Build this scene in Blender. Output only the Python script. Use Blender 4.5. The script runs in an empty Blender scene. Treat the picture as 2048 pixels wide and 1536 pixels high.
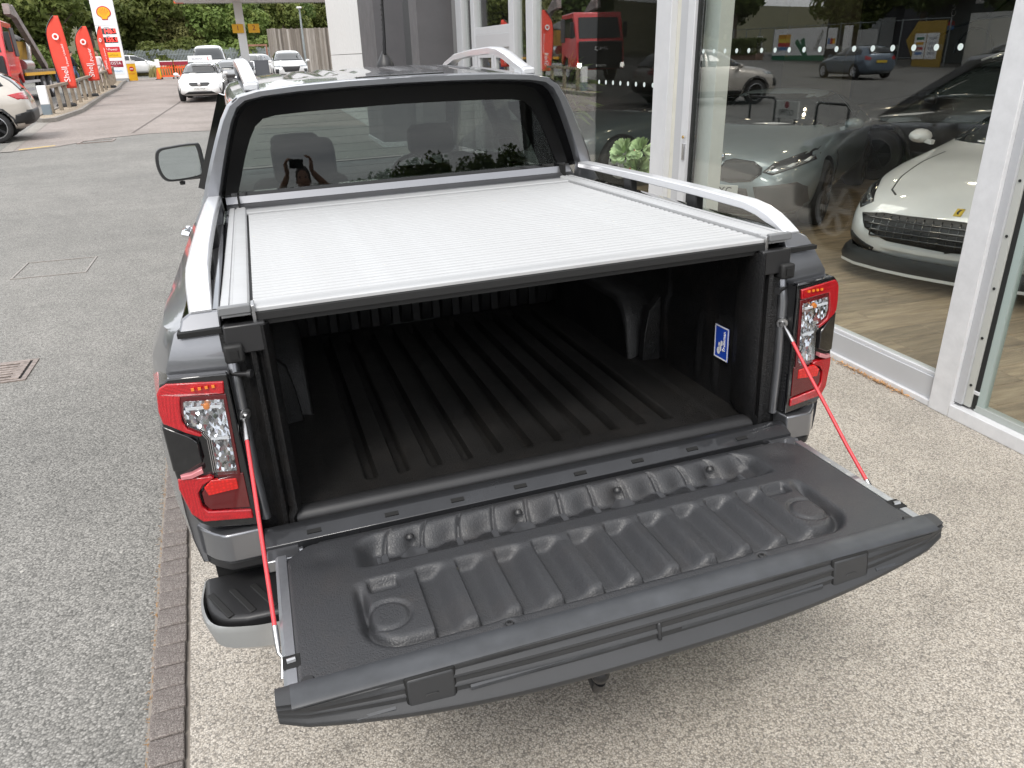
import bpy, bmesh, math, random
from mathutils import Vector, Matrix, Euler
from mathutils.bvhtree import BVHTree
random.seed(7)
R = math.radians
S = bpy.context.scene
COL = S.collection

# ------------------------------------------------------------------ camera
cam_d = bpy.data.cameras.new('camera')
cam = bpy.data.objects.new('camera', cam_d); COL.objects.link(cam)
cam.location = (-0.6405, -1.5691, 1.8695)
cam.rotation_euler = (R(66.2516), R(1.4667), R(-18.4710))
cam_d.sensor_width = 36; cam_d.lens = 26.543
cam_d.clip_start = 0.05; cam_d.clip_end = 3000
S.camera = cam

# ------------------------------------------------------------------ sky
W = bpy.data.worlds.new('World'); S.world = W; W.use_nodes = True
wn, wl = W.node_tree.nodes, W.node_tree.links
wn.clear()
SUN_EL, SUN_AZ = 52, 215          # azimuth clockwise from +Y
out = wn.new('ShaderNodeOutputWorld'); bg = wn.new('ShaderNodeBackground')
sky = wn.new('ShaderNodeTexSky'); sky.sky_type = 'NISHITA'; sky.sun_disc = False
sky.sun_elevation = R(SUN_EL); sky.sun_rotation = R(SUN_AZ); sky.dust_density = 3.0; sky.air_density = 1.0
tc = wn.new('ShaderNodeTexCoord')
sep = wn.new('ShaderNodeSeparateXYZ'); wl.new(tc.outputs['Generated'], sep.inputs[0])
zz = wn.new('ShaderNodeMath'); zz.operation = 'MAXIMUM'; zz.inputs[1].default_value = 0.0; wl.new(sep.outputs['Z'], zz.inputs[0])
za = wn.new('ShaderNodeMath'); za.operation = 'ADD'; za.inputs[1].default_value = 0.18; wl.new(zz.outputs[0], za.inputs[0])
dv = wn.new('ShaderNodeVectorMath'); dv.operation = 'DIVIDE'
cz = wn.new('ShaderNodeCombineXYZ')
for i in range(3): wl.new(za.outputs[0], cz.inputs[i])
wl.new(tc.outputs['Generated'], dv.inputs[0]); wl.new(cz.outputs[0], dv.inputs[1])
mp = wn.new('ShaderNodeMapping'); mp.inputs['Scale'].default_value = (0.55, 1.5, 0.6); mp.inputs['Rotation'].default_value = (0, 0, R(12)); wl.new(dv.outputs[0], mp.inputs[0])
nz = wn.new('ShaderNodeTexNoise'); nz.inputs['Scale'].default_value = 1.3; nz.inputs['Detail'].default_value = 7; nz.inputs['Roughness'].default_value = .58
wl.new(mp.outputs[0], nz.inputs['Vector'])
cr = wn.new('ShaderNodeValToRGB'); cr.color_ramp.elements[0].position = .30; cr.color_ramp.elements[1].position = .68
cr.color_ramp.elements[0].color = (4.6, 4.8, 5.2, 1); cr.color_ramp.elements[1].color = (9.6, 9.6, 9.6, 1)
wl.new(nz.outputs['Fac'], cr.inputs[0])
mx = wn.new('ShaderNodeMix'); mx.data_type = 'RGBA'; mx.inputs['Factor'].default_value = .86
wl.new(sky.outputs[0], mx.inputs[6]); wl.new(cr.outputs[0], mx.inputs[7])
wl.new(mx.outputs[2], bg.inputs['Color']); bg.inputs['Strength'].default_value = 0.125
wl.new(bg.outputs[0], out.inputs[0])

# ------------------------------------------------------------------ sun (hazy overcast: soft and weak)
sd = bpy.data.lights.new('sun', 'SUN'); sun = bpy.data.objects.new('sun', sd); COL.objects.link(sun)
sd.energy = 1.3; sd.angle = R(18); sd.color = (1, .965, .91)
_a = R(SUN_AZ); _e = R(SUN_EL)
_d = Vector((math.sin(_a)*math.cos(_e), math.cos(_a)*math.cos(_e), math.sin(_e)))
sun.rotation_euler = _d.to_track_quat('Z', 'Y').to_euler()

# ------------------------------------------------------------------ render settings
S.view_settings.view_transform = 'Standard'; S.view_settings.look = 'None'
S.view_settings.gamma = 1; S.view_settings.exposure = 0.95
S.view_settings.use_curve_mapping = False
S.render.engine = 'CYCLES'
cy = S.cycles
cy.use_denoising = True
cy.max_bounces = 9; cy.diffuse_bounces = 4; cy.glossy_bounces = 5; cy.transmission_bounces = 6; cy.transparent_max_bounces = 24
cy.caustics_reflective = False; cy.caustics_refractive = False
cy.sample_clamp_indirect = 6

# ------------------------------------------------------------------ helpers
def tag(o, label=None, cat=None, group=None, kind=None):
    if label: o['label'] = label
    if cat: o['category'] = cat
    if group: o['group'] = group
    if kind: o['kind'] = kind
    return o

def thing(name, label, cat, loc=(0, 0, 0), rz=0, group=None, matrix=None):
    o = bpy.data.objects.new(name, None); COL.objects.link(o)
    o.empty_display_size = .2
    if matrix is not None: o.matrix_world = matrix
    else:
        o.location = loc; o.rotation_euler = (0, 0, rz)
    return tag(o, label, cat, group)

def sm(t):
    t = max(0, min(1, t)); return t*t*(3-2*t)

class MB:
    """collects shapes; build() links them as ONE mesh object"""
    def __init__(s): s.v = []; s.f = []
    def add(s, vs, fs):
        n = len(s.v); s.v += [tuple(v) for v in vs]; s.f += [tuple(i+n for i in f) for f in fs]; return s
    def box(s, c, d, m=None):
        x, y, z = d[0]/2, d[1]/2, d[2]/2
        vs = [Vector((sx*x, sy*y, sz*z)) for sz in (-1, 1) for sy in (-1, 1) for sx in (-1, 1)]
        if m is not None: vs = [m @ v for v in vs]
        c = Vector(c); vs = [v+c for v in vs]
        return s.add(vs, [(0, 2, 3, 1), (4, 5, 7, 6), (0, 1, 5, 4), (2, 6, 7, 3), (0, 4, 6, 2), (1, 3, 7, 5)])
    def box2(s, a, b):
        return s.box([(a[i]+b[i])/2 for i in range(3)], [abs(b[i]-a[i]) for i in range(3)])
    def bar(s, p, q, w, h, up=(0, 0, 1)):
        p, q = Vector(p), Vector(q); d = (q-p); L = d.length; d.normalize()
        u = Vector(up)
        if abs(d.dot(u)) > .98: u = Vector((0, 1, 0))
        x = d.cross(u).normalized(); z = x.cross(d)
        m = Matrix((x, d, z)).transposed()
        return s.box((p+q)/2, (w, L, h), m)
    def tube(s, path, r, n=8, cap=True):
        P = [Vector(p) for p in path]; k = len(P)
        rs = r if isinstance(r, (list, tuple)) else [r]*k
        rings = []; prev = None
        for i in range(k):
            d = (P[min(i+1, k-1)]-P[max(i-1, 0)]).normalized()
            if prev is None:
                u = Vector((0, 0, 1)) if abs(d.z) < .9 else Vector((1, 0, 0))
                x = d.cross(u).normalized()
            else:
                x = (prev - d*prev.dot(d)).normalized()
            prev = x; y = d.cross(x)
            rings.append([P[i]+(x*math.cos(2*math.pi*j/n)+y*math.sin(2*math.pi*j/n))*rs[i] for j in range(n)])
        return s.loft(rings, closed=True, cap=cap)
    def loft(s, rings, closed=True, cap=True):
        n = len(rings[0]); vs = [v for r in rings for v in r]; fs = []
        for i in range(len(rings)-1):
            for j in range(n if closed else n-1):
                a = i*n+j; b = i*n+(j+1) % n
                fs.append((a, b, b+n, a+n))
        if cap and closed:
            fs.append(tuple(range(n-1, -1, -1))); m = (len(rings)-1)*n
            fs.append(tuple(range(m, m+n)))
        return s.add(vs, fs)
    def lathe(s, prof, c=(0, 0, 0), n=24, axis='z', closed=False):
        """prof: (radius, height)"""
        rings = []
        for r, h in prof:
            ring = []
            for j in range(n):
                a = 2*math.pi*j/n; x, y = r*math.cos(a), r*math.sin(a)
                p = {'z': (x, y, h), 'x': (h, x, y), 'y': (x, h, y)}[axis]
                ring.append((p[0]+c[0], p[1]+c[1], p[2]+c[2]))
            rings.append(ring)
        return s.loft(rings, True, not closed) if not closed else s.loft(rings+[rings[0]], True, False)
    def prism(s, poly, fn0, fn1):
        """poly 2D; fn(u,v)->3D front and back"""
        n = len(poly); vs = [fn0(*p) for p in poly]+[fn1(*p) for p in poly]
        fs = [tuple(range(n)), tuple(range(2*n-1, n-1, -1))]
        for i in range(n):
            j = (i+1) % n; fs.append((i, i+n, j+n, j))
        return s.add(vs, fs)
    def mirror_x(s):
        n = len(s.v); vs = [(-x, y, z) for x, y, z in s.v]; fs = [tuple(reversed(f)) for f in s.f]
        return s.add(vs, fs)
    def mesh(s, name, smooth=35):
        me = bpy.data.meshes.new(name); me.from_pydata([tuple(v) for v in s.v], [], s.f); me.update()
        bm = bmesh.new(); bm.from_mesh(me)
        bmesh.ops.recalc_face_normals(bm, faces=bm.faces); bm.to_mesh(me); bm.free()
        if smooth:
            for p in me.polygons: p.use_smooth = True
            me.set_sharp_from_angle(angle=R(smooth))
        return me
    def build(s, name, mat, parent=None, smooth=35, bevel=0, seg=2, sub=0):
        o = bpy.data.objects.new(name, s.mesh(name, smooth)); COL.objects.link(o)
        if mat is not None: o.data.materials.append(mat)
        if parent is not None: o.parent = parent
        if bevel:
            b = o.modifiers.new('bevel', 'BEVEL'); b.width = bevel; b.segments = seg; b.limit_method = 'ANGLE'; b.angle_limit = R(40); b.use_clamp_overlap = True
            b.harden_normals = False
        if sub:
            m = o.modifiers.new('sub', 'SUBSURF'); m.levels = sub; m.render_levels = sub
        return o

def link_copy(o, parent=None):
    c = o.copy(); COL.objects.link(c)
    if parent is not None: c.parent = parent
    return c
def copy_tree(o, parent=None):
    c = link_copy(o, parent)
    for ch in list(o.children): copy_tree(ch, c)
    return c
def text(body, size, mat, parent, m, name='lettering', align='CENTER', ext=.001, sx=1.0, spacing=1.0):
    """flat lettering, turned into an ordinary mesh"""
    cu = bpy.data.curves.new(name, 'FONT'); cu.body = body; cu.size = size; cu.align_x = align; cu.align_y = 'CENTER'
    cu.extrude = ext; cu.space_character = spacing; cu.resolution_u = 3
    o = bpy.data.objects.new('glyphs', cu); COL.objects.link(o)
    dg = bpy.context.evaluated_depsgraph_get()
    me = bpy.data.meshes.new_from_object(o.evaluated_get(dg)); bpy.data.objects.remove(o); bpy.data.curves.remove(cu)
    me.name = name; me.materials.clear(); me.materials.append(mat)
    o = bpy.data.objects.new(name, me); COL.objects.link(o); o.parent = parent
    o.matrix_local = m @ Matrix.Diagonal((sx, 1, 1, 1))
    return o
def frame_m(o, x, y):
    """matrix with local x,y axes as given, origin o"""
    x = Vector(x).normalized(); y = Vector(y).normalized(); z = x.cross(y).normalized(); y = z.cross(x)
    m = Matrix((x, y, z)).transposed().to_4x4(); m.translation = Vector(o); return m

# ------------------------------------------------------------------ materials
def mat_nodes(name):
    m = bpy.data.materials.new(name); m.use_nodes = True
    n, l = m.node_tree.nodes, m.node_tree.links
    return m, n, l, n['Principled BSDF']
def rgba(c): return (c[0], c[1], c[2], 1)
def coords(n, l, kind='Object'):
    t = n.new('ShaderNodeTexCoord'); return t.outputs[kind]
def noise(n, l, vec, scale, detail=4, rough=.55, dist=0):
    t = n.new('ShaderNodeTexNoise'); t.inputs['Scale'].default_value = scale; t.inputs['Detail'].default_value = detail
    t.inputs['Roughness'].default_value = rough; t.inputs['Distortion'].default_value = dist
    if vec is not None: l.new(vec, t.inputs['Vector'])
    return t.outputs['Fac']
def ramp(n, l, fac, stops):
    r = n.new('ShaderNodeValToRGB'); e = r.color_ramp.elements
    while len(e) < len(stops): e.new(.5)
    for i, (p, c) in enumerate(stops):
        e[i].position = p; e[i].color = rgba(c) if not isinstance(c, (int, float)) else (c, c, c, 1)
    l.new(fac, r.inputs[0]); return r.outputs[0]
def mixc(n, l, fac, a, b, mode='MIX'):
    m = n.new('ShaderNodeMix'); m.data_type = 'RGBA'; m.blend_type = mode
    if isinstance(fac, (int, float)): m.inputs['Factor'].default_value = fac
    else: l.new(fac, m.inputs['Factor'])
    for i, c in ((6, a), (7, b)):
        if isinstance(c, tuple): m.inputs[i].default_value = rgba(c)
        else: l.new(c, m.inputs[i])
    return m.outputs[2]
def bump(n, l, p, h, strength, dist=.002, prev=None):
    b = n.new('ShaderNodeBump'); b.inputs['Strength'].default_value = strength; b.inputs['Distance'].default_value = dist
    l.new(h, b.inputs['Height'])
    if prev is not None: l.new(prev, b.inputs['Normal'])
    l.new(b.outputs[0], p.inputs['Normal']); return b.outputs[0]
def simple(name, c, rough=.5, metal=0, coat=0, spec=.5, var=0, vscale=8, grain=0, gscale=200, emit=None, estr=1, coat_r=.04):
    m, n, l, p = mat_nodes(name)
    p.inputs['Base Color'].default_value = rgba(c); p.inputs['Roughness'].default_value = rough; p.inputs['Metallic'].default_value = metal
    p.inputs['Coat Weight'].default_value = coat; p.inputs['Coat Roughness'].default_value = coat_r; p.inputs['Specular IOR Level'].default_value = spec
    v = coords(n, l)
    if var:
        f = noise(n, l, v, vscale, 6, .6)
        lo = tuple(x*(1-var) for x in c); hi = tuple(min(1, x*(1+var)) for x in c)
        l.new(ramp(n, l, f, [(.3, lo), (.7, hi)]), p.inputs['Base Color'])
        l.new(ramp(n, l, f, [(.3, min(1, rough*1.15)), (.7, rough*.85)]), p.inputs['Roughness'])
    if grain: bump(n, l, p, noise(n, l, v, gscale, 3), grain, .002)
    if emit: p.inputs['Emission Color'].default_value = rgba(emit); p.inputs['Emission Strength'].default_value = estr
    return m
def glass(name, tint, f0=.045, gain=1.0, rough=0.0):
    """thin sheet glass: straight-through tint plus Schlick reflection"""
    m = bpy.data.materials.new(name); m.use_nodes = True; n, l = m.node_tree.nodes, m.node_tree.links; n.clear()
    o = n.new('ShaderNodeOutputMaterial'); t = n.new('ShaderNodeBsdfTransparent'); g = n.new('ShaderNodeBsdfGlossy'); mi = n.new('ShaderNodeMixShader')
    t.inputs[0].default_value = rgba(tint); g.inputs['Roughness'].default_value = rough; g.inputs['Color'].default_value = (1, 1, 1, 1)
    lw = n.new('ShaderNodeLayerWeight'); lw.inputs['Blend'].default_value = .5
    pw = n.new('ShaderNodeMath'); pw.operation = 'POWER'; pw.inputs[1].default_value = 5; l.new(lw.outputs['Facing'], pw.inputs[0])
    mu = n.new('ShaderNodeMath'); mu.operation = 'MULTIPLY_ADD'; mu.inputs[1].default_value = (1-f0)*gain; mu.inputs[2].default_value = f0*gain; mu.use_clamp = True
    l.new(pw.outputs[0], mu.inputs[0]); l.new(mu.outputs[0], mi.inputs[0]); l.new(t.outputs[0], mi.inputs[1]); l.new(g.outputs[0], mi.inputs[2]); l.new(mi.outputs[0], o.inputs[0])
    return m
def stony(name, cols, scale, rough=.8, bstr=.5, bdist=.003, big=None, joint=.8, dirt=None, stains=0):
    """packed chippings: one random colour per voronoi cell plus slow large-scale wear"""
    m, n, l, p = mat_nodes(name); v = coords(n, l)
    vo = n.new('ShaderNodeTexVoronoi'); vo.inputs['Scale'].default_value = scale; l.new(v, vo.inputs['Vector'])
    s = n.new('ShaderNodeSeparateColor'); l.new(vo.outputs['Color'], s.inputs[0])
    k = len(cols); c = ramp(n, l, s.outputs[0], [(i/(k-1) if k > 1 else 0, q) for i, q in enumerate(cols)])
    vd = ramp(n, l, vo.outputs['Distance'], [(.35, 1.0), (.75, .45)])
    c = mixc(n, l, joint, c, vd, 'MULTIPLY')
    f = noise(n, l, v, .55, 5, .6); f2 = noise(n, l, v, 4.5, 6, .6)
    if stains:
        st = ramp(n, l, noise(n, l, v, 1.15, 7, .72, .6), [(.60, 1.0), (.72, 1-stains)])
        c = mixc(n, l, 1.0, c, st, 'MULTIPLY')
        c = mixc(n, l, ramp(n, l, noise(n, l, v, 38, 2, .5), [(.73, 0.0), (.78, .6)]), c, (.62, .60, .56))
    lo, hi = big or ((.86, .86, .86), (1.1, 1.1, 1.08))
    c = mixc(n, l, 1.0, c, ramp(n, l, f, [(.3, lo), (.7, hi)]), 'MULTIPLY')
    c = mixc(n, l, .5, c, ramp(n, l, f2, [(.3, (.8, .8, .8)), (.7, (1.12, 1.12, 1.12))]), 'MULTIPLY')
    if dirt: c = mixc(n, l, ramp(n, l, noise(n, l, v, 1.7, 8, .7), [(.58, 0.0), (.75, .55)]), c, dirt)
    l.new(c, p.inputs['Base Color']); p.inputs['Roughness'].default_value = rough
    bump(n, l, p, vd, bstr, bdist)
    return m

M = {}
def catmull(P, n=6):
    """smooth open curve through the points"""
    P = [Vector(p) for p in P]; Q = []
    for i in range(len(P)-1):
        a, b, c, d = P[max(i-1, 0)], P[i], P[i+1], P[min(i+2, len(P)-1)]
        for k in range(n):
            t = k/n; Q.append(.5*((2*b)+(c-a)*t+(2*a-5*b+4*c-d)*t*t+(3*b-a-3*c+d)*t**3))
    return Q+[P[-1]]
def paint(name, c, metal=.0, rough=.38, flake=0):
    m, n, l, p = mat_nodes(name); v = coords(n, l)
    p.inputs['Base Color'].default_value = rgba(c); p.inputs['Metallic'].default_value = metal; p.inputs['Roughness'].default_value = rough
    p.inputs['Coat Weight'].default_value = 1; p.inputs['Coat Roughness'].default_value = .025
    f = noise(n, l, v, 3.1, 5, .6)
    l.new(ramp(n, l, f, [(.35, tuple(x*.93 for x in c)), (.7, tuple(min(1, x*1.05) for x in c))]), p.inputs['Base Color'])
    l.new(ramp(n, l, noise(n, l, v, 9, 6, .65), [(.4, .02), (.75, .09)]), p.inputs['Coat Roughness'])
    if flake: bump(n, l, p, noise(n, l, v, 900, 1), flake, .0004)
    return m
M['paint'] = paint('grey_metallic_paint', (.23, .235, .25), .8, .28, .08)
M['paint_lip'] = simple('bare_painted_metal', (.30, .31, .33), .35, .7, .3, var=.12, vscale=20)
M['silver'] = simple('silver_satin', (.70, .71, .735), .30, .35, .4)
M['chrome'] = simple('chrome', (.85, .85, .86), .06, 1)
M['steel'] = simple('zinc_steel', (.5, .5, .5), .3, 1, var=.15, vscale=60)
M['black'] = simple('black_plastic', (.018, .018, .019), .42, grain=.12, gscale=500, var=.2)
M['gloss'] = simple('gloss_black', (.006, .006, .007), .06, coat=1)
M['rubber'] = simple('black_rubber', (.012, .012, .012), .65, grain=.1, gscale=300)
M['tyre'] = simple('tyre_rubber', (.02, .02, .021), .75, var=.2, grain=.2, gscale=120)
M['dark'] = simple('dark_void', (.006, .006, .006), .8)
M['white'] = simple('white_powder_coat', (.78, .79, .80), .35, var=.04, vscale=3)
def liner_mat(name, base, rough, leather=.55, dust=.5, scl=120, dustc=(.11, .085, .065)):
    m, n, l, p = mat_nodes(name); v = coords(n, l)
    d = noise(n, l, v, 7, 8, .68); w = noise(n, l, v, 2.3, 5, .6)
    c = mixc(n, l, ramp(n, l, d, [(.5, 0.0), (.8, dust)]), base, dustc)
    c = mixc(n, l, ramp(n, l, noise(n, l, v, 260, 2), [(.78, 0.0), (.84, .25)]), c, (.16, .15, .14))
    l.new(c, p.inputs['Base Color'])
    l.new(ramp(n, l, w, [(.35, rough*.82), (.65, rough*1.25)]), p.inputs['Roughness'])
    wv = n.new('ShaderNodeTexNoise'); wv.inputs['Scale'].default_value = scl*.35; wv.inputs['Detail'].default_value = 2; l.new(v, wv.inputs['Vector'])
    ma = n.new('ShaderNodeVectorMath'); ma.operation = 'MULTIPLY_ADD'; ma.inputs[1].default_value = (.02, .02, .02); l.new(wv.outputs['Color'], ma.inputs[0]); l.new(v, ma.inputs[2])
    vo = n.new('ShaderNodeTexVoronoi'); vo.feature = 'DISTANCE_TO_EDGE'; vo.inputs['Scale'].default_value = scl; l.new(ma.outputs[0], vo.inputs['Vector'])
    b = bump(n, l, p, ramp(n, l, vo.outputs['Distance'], [(.0, 0.0), (.22, 1.0)]), leather, .0022)
    return m
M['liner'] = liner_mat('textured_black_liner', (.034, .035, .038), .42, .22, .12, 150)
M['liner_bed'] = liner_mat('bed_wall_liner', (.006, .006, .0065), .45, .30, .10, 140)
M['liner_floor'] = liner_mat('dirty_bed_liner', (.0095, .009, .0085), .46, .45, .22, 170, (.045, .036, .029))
M['cap'] = simple('scuffed_grey_trim', (.045, .048, .053), .40, var=.25, vscale=14, grain=.05, gscale=90)
M['applique'] = simple('tailgate_trim', (.034, .035, .037), .45, grain=.08, gscale=600, var=.1, vscale=5)
M['red_cable'] = simple('red_sleeve', (.62, .045, .055), .35, coat=.3)
M['bumper'] = simple('silver_bumper', (.42, .43, .43), .33, .6, .4, var=.06)
def slat_mat():
    m, n, l, p = mat_nodes('anodised_slat'); v = coords(n, l)
    mp_ = n.new('ShaderNodeMapping'); mp_.inputs['Scale'].default_value = (1.5, 260, 30); l.new(v, mp_.inputs[0])
    f = noise(n, l, mp_.outputs[0], 1.0, 4, .6)
    sm = noise(n, l, v, 3.3, 6, .65)
    c = mixc(n, l, .5, ramp(n, l, f, [(.3, (.40, .41, .42)), (.7, (.49, .495, .50))]), ramp(n, l, sm, [(.35, (.40, .40, .40)), (.65, (.49, .50, .505))]))
    l.new(c, p.inputs['Base Color']); p.inputs['Metallic'].default_value = .12; p.inputs['Specular IOR Level'].default_value = .35
    l.new(ramp(n, l, sm, [(.35, .52), (.65, .42)]), p.inputs['Roughness'])
    return m
M['slat'] = slat_mat()
def lens(name, c, rough=.05, pat=0):
    m, n, l, p = mat_nodes(name); v = coords(n, l)
    p.inputs['Base Color'].default_value = rgba(c); p.inputs['Roughness'].default_value = .25
    p.inputs['Coat Weight'].default_value = 1; p.inputs['Coat Roughness'].default_value = rough
    if pat:
        vo = n.new('ShaderNodeTexVoronoi'); vo.inputs['Scale'].default_value = pat; vo.inputs['Randomness'].default_value = .25; l.new(v, vo.inputs['Vector'])
        l.new(ramp(n, l, vo.outputs['Distance'], [(.1, tuple(min(1, x*1.5) for x in c)), (.6, tuple(x*.72 for x in c))]), p.inputs['Base Color'])
        b = n.new('ShaderNodeBump'); b.inputs['Strength'].default_value = .4; b.inputs['Distance'].default_value = .002; l.new(vo.outputs['Distance'], b.inputs['Height']); l.new(b.outputs[0], p.inputs['Normal'])
    return m
M['lens_red'] = lens('red_lens', (.44, .004, .010), .04, 330)
M['lens_dark'] = lens('dark_red_lens', (.10, .002, .004), .03)
M['lens_mid'] = lens('bright_red_reflector', (.72, .012, .008), .05, 120)
M['lens_pink'] = lens('pale_reflector', (.62, .22, .24), .2)
M['amber'] = lens('amber_bulb', (.75, .22, .02), .1)
M['clear'] = glass('clear_lens', (.95, .96, .97), .05, 1.2)
def chrome_facets():
    m, n, l, p = mat_nodes('faceted_reflector'); v = coords(n, l)
    mp_ = n.new('ShaderNodeMapping'); mp_.inputs['Scale'].default_value = (1, 1, .55); l.new(v, mp_.inputs[0])
    vo = n.new('ShaderNodeTexVoronoi'); vo.inputs['Scale'].default_value = 190; l.new(mp_.outputs[0], vo.inputs['Vector'])
    p.inputs['Base Color'].default_value = (.62, .63, .65, 1); p.inputs['Metallic'].default_value = 1; p.inputs['Roughness'].default_value = .10
    ge = n.new('ShaderNodeNewGeometry'); a = n.new('ShaderNodeVectorMath'); a.operation = 'SUBTRACT'; a.inputs[1].default_value = (.5, .5, .5); l.new(vo.outputs['Color'], a.inputs[0])
    s = n.new('ShaderNodeVectorMath'); s.operation = 'MULTIPLY_ADD'; s.inputs[1].default_value = (1.3, 1.3, 1.3); l.new(a.outputs[0], s.inputs[0]); l.new(ge.outputs['Normal'], s.inputs[2])
    nn = n.new('ShaderNodeVectorMath'); nn.operation = 'NORMALIZE'; l.new(s.outputs[0], nn.inputs[0]); l.new(nn.outputs[0], p.inputs['Normal'])
    return m
M['facet'] = chrome_facets()
M['privacy'] = glass('privacy_glass', (.52, .55, .53), .05, .70)
M['screen'] = glass('windscreen_glass', (.90, .94, .92), .045, .8)
M['pane'] = glass('shop_glass', (.955, .98, .97), .055, 1.4)
M['pane_clear'] = glass('low_reflection_glass', (.86, .89, .87), .012, .35)
M['mirror'] = simple('mirror_glass', (.55, .60, .61), .02, 1)
M['seat'] = simple('grey_seat_cloth', (.04, .04, .043), .85, grain=.3, gscale=300)
# ground
M['asphalt'] = stony('worn_asphalt', [(.13, .127, .12), (.22, .215, .205), (.27, .262, .248), (.36, .35, .335)], 130, .85, .5, .003, ((.82, .82, .80), (1.1, 1.09, 1.06)), stains=.22)
M['resin'] = stony('resin_bound_gravel', [(.24, .225, .205), (.36, .33, .29), (.47, .43, .375), (.54, .50, .44), (.64, .60, .54), (.41, .385, .35)], 185, .65, .45, .002, ((.80, .79, .77), (1.1, 1.08, 1.06)), stains=.16)
M['concrete'] = stony('forecourt_concrete', [(.29, .255, .235), (.33, .295, .27), (.36, .32, .295)], 60, .85, .15, .002, ((.78, .76, .74), (1.12, 1.1, 1.1)), dirt=(.17, .14, .125))
M['kerb'] = stony('kerb_concrete', [(.24, .22, .20), (.32, .30, .27), (.36, .33, .30)], 80, .85, .3, .003)
M['block'] = stony('kerb_block', [(.17, .145, .135), (.215, .185, .172), (.25, .22, .205), (.31, .28, .26)], 230, .8, .5, .003)
M['gravel'] = stony('pale_gravel', [(.25, .2, .14), (.5, .42, .32), (.4, .33, .25)], 30, .9, .8, .01)
M['verge'] = stony('dry_grass_earth', [(.06, .07, .025), (.10, .10, .04), (.16, .13, .07)], 14, .95, .5, .02)
M['iron'] = simple('cast_iron', (.27, .225, .20), .55, .5, var=.35, vscale=30)
M['steel_edge'] = simple('galvanised_edge', (.30, .275, .25), .45, .5, var=.2, vscale=40)
M['yellow_line'] = simple('faded_yellow_paint', (.55, .40, .14), .8, var=.3, vscale=30)
M['surround'] = simple('matt_black_surround', (.006, .006, .0065), .18, spec=.22)
# =================================================================== the ground
GB = [(-300, 0), (8, 0), (20, .17), (28, .27), (33, .34), (40, .5), (52, .8), (60, .9), (75, 1.1), (100, 1.5), (700, 1.5)]
def gz(x, y):
    for (a, za_), (b, zb) in zip(GB, GB[1:]):
        if y <= b: return za_+(zb-za_)*(max(y, a)-a)/(b-a)
    return GB[-1][1]
def hill(x, y):
    return gz(x, y)+sm((y-85)/220)*26*(.75+.25*math.sin(x*.013+1.2))+sm((-y-60)/160)*10+sm((-x-95)/160)*8*(1-sm((y-85)/220))
def sheet(name, mat, polys, dz, kind='structure', parent=None):
    """flat polygons cut at the slope's breakpoints so that every sheet follows the same slope"""
    bm = bmesh.new()
    for poly in polys:
        vs = [bm.verts.new((x, y, 0)) for x, y in poly]; bm.faces.new(vs)
    for y in [b for b, _ in GB[1:-1]]:
        bmesh.ops.bisect_plane(bm, geom=bm.verts[:]+bm.edges[:]+bm.faces[:], plane_co=(0, y, 0), plane_no=(0, 1, 0))
    bmesh.ops.triangulate(bm, faces=bm.faces[:])
    for v in bm.verts: v.co.z = gz(v.co.x, v.co.y)+dz
    for f in bm.faces:
        f.normal_update()
        if f.normal.z < 0: f.normal_flip()
    me = bpy.data.meshes.new(name); bm.to_mesh(me); bm.free(); me.materials.append(mat)
    o = bpy.data.objects.new(name, me); COL.objects.link(o)
    if kind: o['kind'] = kind
    if parent: o.parent = parent
    return o
gx = [-700, -400, -260, -180, -130, -95, -70, -45, -25, -12, 0, 12, 25, 45, 70, 100, 140, 200, 300, 500, 700]
gyv = [-600, -300, -180, -120, -90, -60, -30, -8, 8, 20, 28, 33, 40, 52, 60, 75, 85, 100, 120, 140, 165, 190, 220, 260, 320, 420, 700]
g = MB().loft([[(x, y, hill(x, y)-.03) for x in gx] for y in gyv], False, False).build('ground', M['verge'], None, 60); g['kind'] = 'structure'
sheet('road', M['asphalt'], [[(-75, -40), (9, -40), (9, 75), (-75, 75)]], -.004)
FC = [(-5.62, 18.24), (-4.86, 18.72), (-4.16, 20.05), (-3.1, 20.75), (-1.61, 20.70), (.6, 20.3), (2.38, 19.9), (2.38, 27.2), (8.5, 27.3), (8.5, 58), (-7.6, 58), (-7.4, 51.5), (-6.75, 44.4), (-6.6, 37.7), (-6.15, 30), (-6.25, 26.2), (-6.4, 26)]
sheet('forecourt', M['concrete'], [FC], .004)
sheet('channel', M['kerb'], [[(-5.60, 18.15), (-5.86, 18.15), (-6.75, 26.1), (-6.42, 26.1)]], .010)
sheet('yellow_line', M['yellow_line'], [[(-5.55, 18.40), (-4.92, 18.90), (-4.92, 19.05), (-5.57, 18.60)]], .009)
sheet('expansion_joint', simple('joint_sealant', (.12, .10, .09), .8), [[(-3.55, 21.2), (-3.49, 21.2), (-2.45, 52), (-2.55, 52)]], .009)
def xr(y): return -1.090-.047*(min(y, 2.2)-.26)
sheet('pavement', M['resin'], [[(xr(-8)+.012, -8), (2.70, -8), (2.70, 11.9), (xr(11.9)+.012, 11.9), (xr(2.2)+.012, 2.2)]], .012)
sheet('kerb_bed', simple('mortar_bed', (.26, .23, .20), .9), [[(xr(-4)-.112, -4), (xr(-4)+.013, -4), (xr(2.2)+.013, 2.2), (xr(2.2)-.112, 2.2)], [(xr(2.2)-.115, 2.2), (xr(2.2)+.016, 2.2), (xr(11.9)+.016, 11.9), (xr(11.9)-.115, 11.9)]], .003)
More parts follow.
